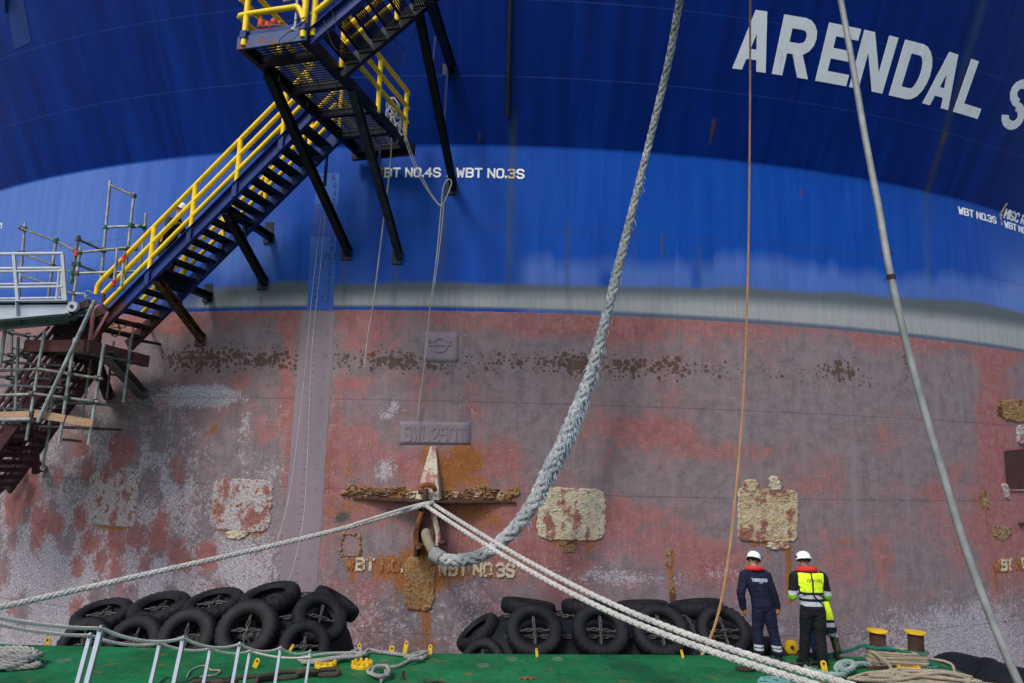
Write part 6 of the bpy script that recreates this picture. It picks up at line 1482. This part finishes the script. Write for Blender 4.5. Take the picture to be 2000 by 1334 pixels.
# ------------------------------------------------------------------ people
def ell_ring(c, rx, ry, ax0, ax1, n=20): return [c+ax0*rx*math.cos(2*math.pi*k/n)+ax1*ry*math.sin(2*math.pi*k/n) for k in range(n)]
class Body:
    def __init__(s): s.mb = MB(); s.vm = []
    def _mark(s, mat): s.vm += [mat]*(len(s.mb.v)-len(s.vm))
    def limb(s, pts, rs, mat, n=14, fl=1.0, flax=None):
        """rounded tapering tube; ends closed by domes"""
        P = smooth_path([np.append(p, r) for p, r in zip(pts, rs)], .02); c, r = P[:, :3], P[:, 3]
        T0 = nrm(c[1]-c[0]); T1 = nrm(c[-1]-c[-2])
        pre = [(c[0]-T0*r[0]*math.sin(a), r[0]*math.cos(a)) for a in np.linspace(1.45, .35, 4)]; post = [(c[-1]+T1*r[-1]*math.sin(a), r[-1]*math.cos(a)) for a in np.linspace(.35, 1.45, 4)]
        allp = np.array([p for p, _ in pre]+list(c)+[p for p, _ in post]); allr = [q for _, q in pre]+list(r)+[q for _, q in post]
        s.mb.tube(allp, allr, n); s._mark(mat)
    def loft(s, secs, mat, n=24):
        """trunk: list of (centre, half width vector, half depth vector)"""
        S = [(np.array(c, float), np.array(a, float), np.array(b, float)) for c, a, b in secs]; out = []
        for (c0_, a0_, b0_), (c1_, a1_, b1_) in zip(S, S[1:]):
            for t in np.linspace(0, 1, 5, endpoint=False): out.append((c0_*(1-t)+c1_*t, a0_*(1-t)+a1_*t, b0_*(1-t)+b1_*t))
        out.append(S[-1]); vs = []; fs = []
        for c, a, b in out:
            for k in range(n):
                t = 2*math.pi*k/n; ct, st = math.cos(t), math.sin(t); f = (abs(ct)**2.5+abs(st)**2.5)**(-1/2.5); vs.append(c+a*ct*f+b*st*f)
        for i in range(len(out)-1):
            for k in range(n): k2 = (k+1) % n; fs.append((i*n+k, i*n+k2, (i+1)*n+k2, (i+1)*n+k))
        fs += [tuple(range(n))[::-1], tuple((len(out)-1)*n+k for k in range(n))]
        s.mb.add(vs, fs); s._mark(mat)
    def ball(s, c, r, mat, rot=None):
        c = np.array(c, float); r = np.array(r, float)*np.ones(3); n = 14; vs = []; fs = []
        for i in range(n+1):
            a = math.pi*(i+.02)/(n+.04)
            for k in range(2*n):
                b = math.pi*k/n; v = np.array([math.sin(a)*math.cos(b), math.sin(a)*math.sin(b), math.cos(a)])*r
                vs.append(c+(rot @ v if rot is not None else v))
        for i in range(n):
            for k in range(2*n): k2 = (k+1) % (2*n); fs.append((i*2*n+k, (i+1)*2*n+k, (i+1)*2*n+k2, i*2*n+k2))
        fs += [tuple(range(2*n)), tuple(n*2*n+k for k in range(2*n))[::-1]]
        s.mb.add(vs, fs); s._mark(mat)
    def hand(s, wrist, d, back, mat, curl=.9, side=1, thumb_out=.5):
        """palm, four jointed fingers of unequal length and a thumb from the side of the palm"""
        d = nrm(d); back = nrm(np.array(back)-d*np.dot(back, d)); sd2 = np.cross(d, back)*side; w_ = np.array(wrist, float)
        s.loft([(w_-d*.01, sd2*.026, back*.018), (w_+d*.04, sd2*.040, back*.019), (w_+d*.085, sd2*.043, back*.016), (w_+d*.095, sd2*.040, back*.012)], mat, 14)
        for q, (off_, L) in enumerate(((.031, .072), (.0105, .082), (-.0105, .076), (-.031, .060))):
            b = w_+d*.088+sd2*off_; cu = curl*(1+.12*q); p = b; pts = [b-d*.02, b]; dirn = d
            for seg in (.45, .32, .26):
                dirn = nrm(dirn*math.cos(cu*.55)-back*math.sin(cu*.55)) if seg != .45 else nrm(d*math.cos(cu*.35)-back*math.sin(cu*.35))
                p = p+dirn*L*seg; pts.append(p)
            s.limb(pts, [.0115, .0115, .011, .010, .0085], mat, 8)
        b = w_+d*.025+sd2*.034; t1 = b+nrm(d*.75+sd2*.7*thumb_out-back*.25)*.045; t2 = t1+nrm(d*.95-back*.35)*.036
        s.limb([w_+d*.012+sd2*.018, b, t1, t2], [.016, .015, .013, .010], mat, 8)
    def head(s, c, R3, skin, hair):
        """R3: columns right, front, up"""
        c = np.array(c, float); L = lambda x, y, z: c+R3 @ np.array([x, y, z])
        s.ball(c, (.076, .094, .112), skin, R3); s.ball(L(0, .018, -.062), (.058, .066, .058), skin, R3)
        s.ball(L(0, -.016, .022), (.080, .088, .096), hair, R3)
        s.limb([L(0, .088, .012), L(0, .104, -.018), L(0, .100, -.026)], [.010, .014, .012], skin, 8)
        for x in (-.079, .079): s.ball(L(x, -.005, -.01), (.010, .020, .032), skin, R3)
        s.limb([L(-.022, .080, -.058), L(0, .088, -.056), L(.022, .080, -.058)], [.007, .009, .007], skin, 8)
        for x in (-.032, .032): s.limb([L(x-.014, .080, .030), L(x+.012, .082, .031)], [.008, .008], skin, 8)
    def finish(s, name, mats, parent, override=None, fold=.007, cloth=(), voxel=.010, seed=0):
        o0 = origin(parent); me = bpy.data.meshes.new('tmp'); me.from_pydata((np.array(s.mb.v)).tolist(), [], s.mb.f)
        ob = bpy.data.objects.new('tmp', me); COL.objects.link(ob)
        rm = ob.modifiers.new('r', 'REMESH'); rm.mode = 'VOXEL'; rm.voxel_size = voxel
        sm_ = ob.modifiers.new('s', 'SMOOTH'); sm_.factor = .5; sm_.iterations = 4
        dg = bpy.context.evaluated_depsgraph_get(); ev = ob.evaluated_get(dg); m2 = bpy.data.meshes.new_from_object(ev, depsgraph=dg); bpy.data.objects.remove(ob); bpy.data.meshes.remove(me)
        from mathutils.kdtree import KDTree
        kd = KDTree(len(s.mb.v))
        for i, v in enumerate(s.mb.v): kd.insert(v, i)
        kd.balance()
        nv = len(m2.vertices); co = np.empty(nv*3); m2.vertices.foreach_get('co', co); co = co.reshape(-1, 3); no = np.empty(nv*3); m2.vertices.foreach_get('normal', no); no = no.reshape(-1, 3)
        vm = [s.vm[kd.find(c)[1]] for c in co]
        for i in range(nv):
            if vm[i] in cloth:
                c = Vector(co[i]); h = mnoise.noise(Vector((c.x*9+seed, c.y*9, c.z*14)))*.6+mnoise.noise(Vector((c.x*22, c.y*22+seed, c.z*26)))*.4; h = 1-abs(h)*2.2
                co[i] += no[i]*h*fold
        m2.vertices.foreach_set('co', (co-0).ravel())
        for mm in mats: m2.materials.append(mm)
        mi = []
        for p in m2.polygons:
            v0 = p.vertices; c = np.mean([co[k] for k in v0], axis=0); mt = vm[v0[0]]
            if override: mt = override(c, mt, p.normal)
            mi.append(mt)
        m2.materials.clear() if False else None
        m2.polygons.foreach_set('material_index', mi); m2.shade_smooth(); m2.update(); m2.name = name
        b = bpy.data.objects.new(name, m2); COL.objects.link(b); b.parent = parent
        s.co = co; s.poly = [tuple(p.vertices) for p in m2.polygons]
        return b
def cloth_mat(name, c, var=.35):
    g = G(name, .85, 0, .25); v = g.obj(); n = g.noise(v, 7, 5, .6); n2 = g.noise(v, 220, 2)
    g.col(g.mix(g.sm(n, .3, .7), tuple(x*(1-var) for x in c), tuple(min(1, x*(1+var)) for x in c))); g.bump(g.m('ADD', n2, n), .25, .004); return g.mat
M_NAVY = cloth_mat('navy_cloth', (.007, .008, .026)); M_BLACKC = cloth_mat('black_cloth', (.008, .008, .010)); M_HIVIS = cloth_mat('hi_vis_yellow', (.62, .78, .02), .08); M_HVGRN = cloth_mat('hi_vis_green_cuff', (.22, .55, .04), .15)
M_REFL = paint('reflective_tape', (.40, .42, .45), .45, .08, 6, 0, grime=.1); M_SKIN = cloth_mat('skin', (.42, .23, .16), .1); M_HAIR = cloth_mat('dark_hair', (.015, .010, .008), .3)
M_GLOVE = cloth_mat('orange_tan_glove', (.33, .14, .03)); M_GLOVER = cloth_mat('red_glove', (.50, .04, .03)); M_BOOT = cloth_mat('black_boot', (.014, .013, .013)); M_HELM = paint('white_helmet', (.80, .80, .80), .32, .03, 5, 0, grime=.12, bump=.02); M_COLLAR = cloth_mat('red_lifevest_collar', (.62, .025, .03), .15); M_DKBLUE = cloth_mat('dark_blue_cloth', (.015, .03, .09)); M_CAMO = cloth_mat('dark_olive_cloth', (.03, .035, .015), .6)
PM = [M_SKIN, M_NAVY, M_BLACKC, M_HIVIS, M_REFL, M_HAIR, M_GLOVE, M_GLOVER, M_BOOT, M_HVGRN, M_DKBLUE, M_CAMO]
SK, NV, BK, HV, RF, HR, GL, GR, BT, HG, DB, CM = range(12)
def rotm(pitch=0, yaw=0, roll=0): return np.array((Matrix.Rotation(yaw, 3, 'Z') @ Matrix.Rotation(pitch, 3, 'X') @ Matrix.Rotation(roll, 3, 'Y')))
def helmet(parent, c, R3, sc=1.0, strap=True):
    c = np.array(c, float); up_ = R3 @ np.array([0, 0, 1.]); fr2 = R3 @ np.array([0, 1., 0]); rt_ = R3 @ np.array([1., 0, 0])
    mb = MB(); pr = [(.118, -.005), (.119, .012), (.113, .05), (.098, .085), (.070, .112), (.035, .126), (.004, .130)]
    vs = []; n = 32; fs = []
    for k in range(n):
        a = 2*math.pi*k/n
        for (r, h) in pr:
            e = 1.18 if True else 1; rib = .004*math.exp(-(math.sin(a)*r/.018)**2)*0
            vs.append(c+(rt_*math.cos(a)*r*.98+fr2*math.sin(a)*r*e)*sc+up_*h*sc)
    P = len(pr)
    for k in range(n):
        k2 = (k+1) % n
        for i in range(P-1): fs.append((k*P+i, k2*P+i, k2*P+i+1, k*P+i+1))
    fs.append(tuple(k*P+P-1 for k in range(n))); mb.add(vs, fs)
    hm = mb.build('helmet', M_HELM, parent, ang=60); s_ = hm.modifiers.new('t', 'SOLIDIFY'); s_.thickness = .006
    mb = MB(); br = [c+(rt_*math.cos(a)*.126+fr2*(math.sin(a)*.148+(.03*max(0, math.sin(a))**3)))*sc-up_*.004*sc for a in np.linspace(0, 2*math.pi, 40, endpoint=False)]; mb.tube(br, .008*sc, 6, closed=True); mb.build('helmet_rim', M_HELM, hm)
    mb = MB(); b2 = [c+(rt_*math.cos(a)*.100+fr2*math.sin(a)*.118)*sc-up_*.028*sc for a in np.linspace(math.pi*.95, math.pi*2.05, 20)]; mb.tube(b2, .012*sc, 6); mb.build('headband', M_BLACKC, hm)
    for x in (-1, 1):
        q = c+rt_*x*.119*sc+up_*.035*sc; mb = MB(); mb.cyl(q-rt_*x*.01, q+rt_*x*.008, .022*sc, n=12); mb.build('ear_clip', M_BLACKC, hm)
    return hm
def back_text(parent, body, s, cx, z0, h, mat, name, yb=-.5, sw=1.0, k=None):
    bvh = BVHTree.FromPolygons([Vector(c) for c in body.co], body.poly); h6 = h/6; k = k or h6; wd = text_width(s)*k; mb = MB(); cnt = 0
    for ch, polys in text_polys(s, sw):
        for p in polys:
            cnt += 1; area = sum(p[i][0]*p[(i+1) % 4][1]-p[(i+1) % 4][0]*p[i][1] for i in range(4)); p = p if area > 0 else p[::-1]; n = 4; vs = []
            for a in range(n+1):
                for b in range(2):
                    e0 = np.array(p[0 if b == 0 else 3])*(1-a/n)+np.array(p[1 if b == 0 else 2])*(a/n); x, z = cx-wd/2+e0[0]*k, z0+e0[1]*h6
                    hit = bvh.ray_cast(Vector((x, yb, z)), Vector((0, 1, 0))); y = hit[0].y if hit[0] else 0
                    vs.append((x, y-.0035-cnt*.00006, z))
            mb.add(vs, [(2*a, 2*a+2, 2*a+3, 2*a+1) for a in range(n)])
    o0 = origin(parent); mb.v = [tuple(np.array(v)+o0) for v in mb.v]; return mb.build(name, mat, parent, smooth=False)
def add_child(parent, fn, name, mat, **k):
    mb = MB(); fn(mb); o0 = origin(parent); mb.v = [tuple(np.array(v)+o0) for v in mb.v]; return mb.build(name, mat, parent, **k)
def loc_helmet(parent, c, R3, sc=1.0): return helmet(parent, np.array(c)+origin(parent), R3, sc)
def boots(B, foot, fdir, mat=BT, h=.11):
    f = nrm((fdir[0], fdir[1], 0)); p = np.array(foot, float)
    B.limb([p+f*(-.055)+np.array([0, 0, .042]), p+f*.07+np.array([0, 0, .044]), p+f*.165+np.array([0, 0, .036])], [.042, .046, .036], mat); B.limb([p+np.array([0, 0, .05]), p+np.array([0, 0, h+.05])], [.048, .05], mat)
X3, Y3, Z3 = np.eye(3)
# --- the worker in navy, standing with his back to us and looking down to the right
p1 = empty('person', onz(1501, 1293), 'worker in navy overalls, white helmet and red collar, standing with arms hanging', 'person', 'workers on the deck')
B = Body()
B.loft([((-.06, .0, .80), X3*.155, Y3*.105), ((-.07, -.01, .90), X3*.175, Y3*.118), ((-.085, -.005, 1.02), X3*.168, Y3*.108), ((-.11, .0, 1.16), X3*.190, Y3*.118), ((-.14, .02, 1.30), X3*.205, Y3*.118), ((-.16, .045, 1.40), X3*.165, Y3*.095), ((-.165, .06, 1.455), X3*.075, Y3*.065)], NV)
B.limb([(-.17, .07, 1.43), (-.165, .095, 1.53)], [.058, .052], SK)
hc = np.array([-.15, .135, 1.585]); HR3 = rotm(-.42, -.35, .10); B.head(hc, HR3, SK, HR)
for sh, el, wr, hd, bk_ in (((-.335, .035, 1.375), (-.425, -.01, 1.08), (-.375, .05, .845), (.05, .12, -1), (-1, -.2, 0)), ((.02, .045, 1.365), (.115, -.01, 1.07), (.175, .0, .88), (.10, .1, -1), (1, -.2, .1))):
    sgn = -1 if sh[0] < -.2 else 1
    B.limb([np.array(sh)+X3*-.03*sgn, sh, (np.array(sh)+el)/2, el, (np.array(el)*.5+np.array(wr)*.5), wr], [.080, .082, .072, .064, .058, .050], NV); B.hand(np.array(wr)+nrm(hd)*.005, hd, bk_, GL, .8, sgn)
for hip, kn, an, fd in (((-.135, .0, .84), (-.15, .03, .48), (-.145, .01, .12), (-.25, 1)), ((.02, -.01, .84), (.09, -.01, .48), (.155, -.03, .12), (.35, 1))):
    B.limb([hip, (np.array(hip)+kn)/2, kn, (np.array(kn)+an)/2, np.array(an)+Z3*.03], [.105, .098, .080, .078, .072], NV); boots(B, (an[0], an[1], 0), fd)
def ov1(c, m, n):
    if m == NV and .185 < c[2] < .275 and abs(c[2]-.23) > .006: return RF
    return m
B.finish('body', PM, p1, ov1, .009, (NV,), .009, 3)
loc_helmet(p1, hc+HR3 @ np.array([0, -.01, .035]), HR3)
add_child(p1, lambda mb: mb.tube(smooth_path([(-.07, .15, 1.37), (-.045, .08, 1.455), (-.085, -.01, 1.485), (-.165, -.045, 1.49), (-.245, -.01, 1.485), (-.285, .08, 1.455), (-.26, .15, 1.37)], .02), .040, 10), 'life_vest_collar', M_COLLAR)
back_text(p1, B, 'TARRAGONA', -.135, 1.285, .045, M_REFL, 'back_lettering', sw=1.5, k=.0050); back_text(p1, B, 'ONA', -.115, 1.262, .014, M_REFL, 'back_lettering', sw=1.2, k=.0035)
# --- the worker in black with a hi-vis yellow back
p2 = empty('person', onz(1594, 1306), 'worker with hi-vis yellow back panel, black trousers, white helmet and red collar', 'person', 'workers on the deck')
B = Body()
B.loft([((-.02, .0, .84), X3*.160, Y3*.115), ((-.02, -.01, .95), X3*.185, Y3*.125), ((-.03, -.005, 1.07), X3*.182, Y3*.118), ((-.045, .0, 1.22), X3*.205, Y3*.128), ((-.055, .01, 1.37), X3*.225, Y3*.128), ((-.06, .025, 1.475), X3*.185, Y3*.105), ((-.065, .04, 1.535), X3*.080, Y3*.07)], BK)
B.limb([(-.07, .05, 1.50), (-.085, .075, 1.60)], [.060, .054], HR)
hc = np.array([-.09, .105, 1.665]); HR3 = rotm(-.30, .05, 0); B.head(hc, HR3, SK, HR)
for sh, el, wr, hd, bk_, gl in (((-.275, .02, 1.43), (-.325, .03, 1.12), (-.245, .26, 1.06), (.4, 1, -.05), (-.3, 0, 1), GR), ((.165, .02, 1.43), (.245, .03, 1.13), (.265, .25, 1.05), (.05, 1, .05), (.5, 0, 1), GR)):
    sgn = -1 if sh[0] < -.1 else 1
    B.limb([np.array(sh)-X3*.03*sgn, sh, (np.array(sh)+el)/2, el, (np.array(el)+wr)/2, wr], [.082, .086, .076, .068, .060, .050], BK); B.hand(wr, hd, bk_, gl, 1.1, sgn)
for hip, kn, an, fd in (((-.10, .01, .88), (-.105, .10, .50), (-.125, .16, .13), (-.2, 1)), ((.075, -.01, .88), (.085, .0, .50), (.10, -.03, .12), (.1, 1))):
    B.limb([hip, (np.array(hip)+kn)/2, kn, (np.array(kn)+an)/2, np.array(an)+Z3*-.02], [.112, .104, .086, .082, .074], BK); boots(B, (an[0], an[1], an[2]-.12), fd)
def ov2(c, m, n):
    x, y, z = c
    if m == BK and z > .98 and abs(x+.045) < .245 and not (abs(x+.05) > .185 and z < 1.30):
        if 1.205 < z < 1.50: 
            if abs(x+.05) < .008 and y < .06: return BK
            if abs(x+.05) > .20+.03*(z-1.2): return BK
            return HV
        if 1.105 < z < 1.165 or .99 < z < 1.055: return RF
    if m == BK and abs(x+.045) > .2 and z > 1.0:
        if 1.15 < z < 1.215: return RF
        if 1.03 < z < 1.15: return HG
    return m
B.finish('body', PM, p2, ov2, .008, (BK,), .009, 9)
loc_helmet(p2, hc+HR3 @ np.array([0, -.01, .035]), HR3)
add_child(p2, lambda mb: mb.tube(smooth_path([(.05, .13, 1.44), (.07, .06, 1.53), (.02, -.03, 1.555), (-.065, -.065, 1.56), (-.15, -.03, 1.555), (-.20, .06, 1.53), (-.18, .13, 1.44)], .02), .044, 10), 'life_vest_collar', M_COLLAR)
def harness(mb):
    bvh = BVHTree.FromPolygons([Vector(c) for c in B.co], B.poly)
    def on(x, z): h = bvh.ray_cast(Vector((x, -.6, z)), Vector((0, 1, 0))); return np.array([x, (h[0].y if h[0] else 0)-.006, z])
    for path in ([(-.05, 1.50), (-.05, 1.35), (-.05, 1.2), (-.02, 1.13), (.06, 1.06), (.13, .99)], [(-.2, 1.16), (-.1, 1.19), (-.04, 1.19), (.1, 1.15), (.14, 1.12)], [(-.2, 1.085), (-.05, 1.08), (.13, 1.085)]):
        pts = smooth_path([on(*q) for q in path], .02); mb.tube(pts, .012, 6)
add_child(p2, harness, 'harness', M_BLACKC)
back_text(p2, B, 'ARKAN', -.01, 1.365, .045, cloth_mat('grey_print', (.03, .05, .04)), 'back_lettering', sw=.9, k=.0088)
# --- third worker crouching beyond, mostly hidden
p4 = empty('person', np.array([5.10, 11.72, 0]), 'worker crouching at the deck edge, hi-vis side showing past the standing one', 'person', 'workers on the deck')
B = Body()
B.loft([((.08, -.02, .42), X3*.16, Y3*.14), ((.09, .02, .55), X3*.165, Y3*.13), ((.07, .10, .72), X3*.185, Y3*.125), ((.03, .18, .88), X3*.19, Y3*.115), ((.0, .23, .96), X3*.10, Y3*.08)], BK)
B.limb([(0, .24, .94), (-.02, .29, 1.03)], [.058, .054], SK); hc = np.array([-.03, .33, 1.08]); HR3 = rotm(-.7, .4, 0); B.head(hc, HR3, SK, HR)
for sh, el, wr, sgn in (((-.15, .18, .87), (-.25, .30, .62), (-.20, .42, .42), -1), ((.19, .16, .86), (.27, .26, .60), (.16, .42, .45), 1)):
    B.limb([sh, (np.array(sh)+el)/2, el, wr], [.082, .074, .064, .05], BK); B.hand(wr, (0, .6, -.8), (0, .8, .6), GL, 1.0, sgn)
for hip, kn, an, fd, m_ in (((-.03, .0, .44), (-.22, .18, .46), (-.24, -.10, .14), (-.3, 1), DB), ((.18, .0, .43), (.24, .10, .52), (.26, -.06, .16), (.2, 1), CM)):
    B.limb([hip, (np.array(hip)+kn)/2, kn, (np.array(kn)+an)/2, an], [.115, .108, .085, .080, .07], m_); boots(B, (an[0], an[1], 0), fd)
def ov4(c, m, n):
    x, y, z = c
    if m == BK and .60 < z < .90: return HV
    if m == BK and .50 < z < .56: return RF
    if m == CM and .34 < z < .42: return RF
    return m
B.finish('body', PM, p4, ov4, .008, (BK, DB, CM), .010, 15); loc_helmet(p4, hc+HR3 @ np.array([0, -.01, .035]), HR3)
# --- the one climbing the lower flight, bent forward, seen between the rails
qh = onb(352, 398, 2.85); aF = qh[0]-.30; zF = lz(aF)+.02
p3 = empty('person', S3(aF, 2.88, zF), 'person in dark clothes and white helmet climbing the lower flight behind the yellow rails', 'person')
B = Body(); fX = np.append(WX, 0); fY = np.append(LX, 0)           # climbs towards +WX
hz = qh[2]-zF-.12; V = lambda f, s_, z: fX*f+fY*s_+Z3*z
hipz = min(.88, hz*.58); hd = V(.30, 0, hz)
B.loft([(V(-.02, 0, hipz-.06), fY*.16, fX*.11), (V(.0, 0, hipz+.05), fY*.165, fX*.115), (V(.10, 0, hipz+(hz-hipz)*.40), fY*.185, fX*.12), (V(.19, 0, hipz+(hz-hipz)*.66), fY*.19, fX*.11), (V(.24, 0, hipz+(hz-hipz)*.78), fY*.08, fX*.07)], BK)
B.limb([V(.23, 0, hipz+(hz-hipz)*.74), V(.28, 0, hz-.06)], [.056, .052], SK)
HR3 = np.stack([np.cross(nrm(fX-Z3*.35), nrm(Z3+fX*.35)), nrm(fX-Z3*.35), nrm(Z3+fX*.35)], 1); B.head(hd, HR3, SK, HR)
shz = hipz+(hz-hipz)*.68
for s_, el, wr in ((-1, V(.30, -.30, shz-.22), V(.52, -.34, shz-.18)), (1, V(.28, .30, shz-.26), V(.50, .33, shz-.20))):
    B.limb([V(.17, s_*.17, shz), (V(.17, s_*.17, shz)+el)/2, el, (el+wr)/2, wr], [.078, .07, .06, .054, .046], DB if s_ < 0 else BK); B.hand(wr, V(.9, 0, .3), V(0, 0, 1), GL, 1.2, s_)
B.limb([V(0, -.09, hipz-.04), V(.16, -.10, hipz*.72), V(.30, -.10, hipz*.60), V(.24, -.10, .36), V(.20, -.10, .28)], [.105, .095, .08, .075, .065], DB); boots(B, V(.18, -.10, .20), fX)
B.limb([V(-.02, .09, hipz-.04), V(-.03, .10, hipz*.55), V(-.10, .10, .10)], [.105, .085, .065], DB); boots(B, V(-.12, .10, 0), fX)
B.finish('body', PM, p3, None, .008, (BK, DB), .011, 21); loc_helmet(p3, hd+HR3 @ np.array([0, -.01, .035]), HR3)
add_child(p3, lambda mb: mb.tube(smooth_path([V(.05, -.19, hipz+.12), V(.16, -.20, shz-.08), V(.22, -.10, shz+.06)], .03), .018, 6), 'harness', M_YEL)
p1.scale = (.945, .945, .935); p2.scale = (.935, .935, .925); p4.location.x -= .02; p4.location.y += .05; p4.scale = (.70, 1, 1)
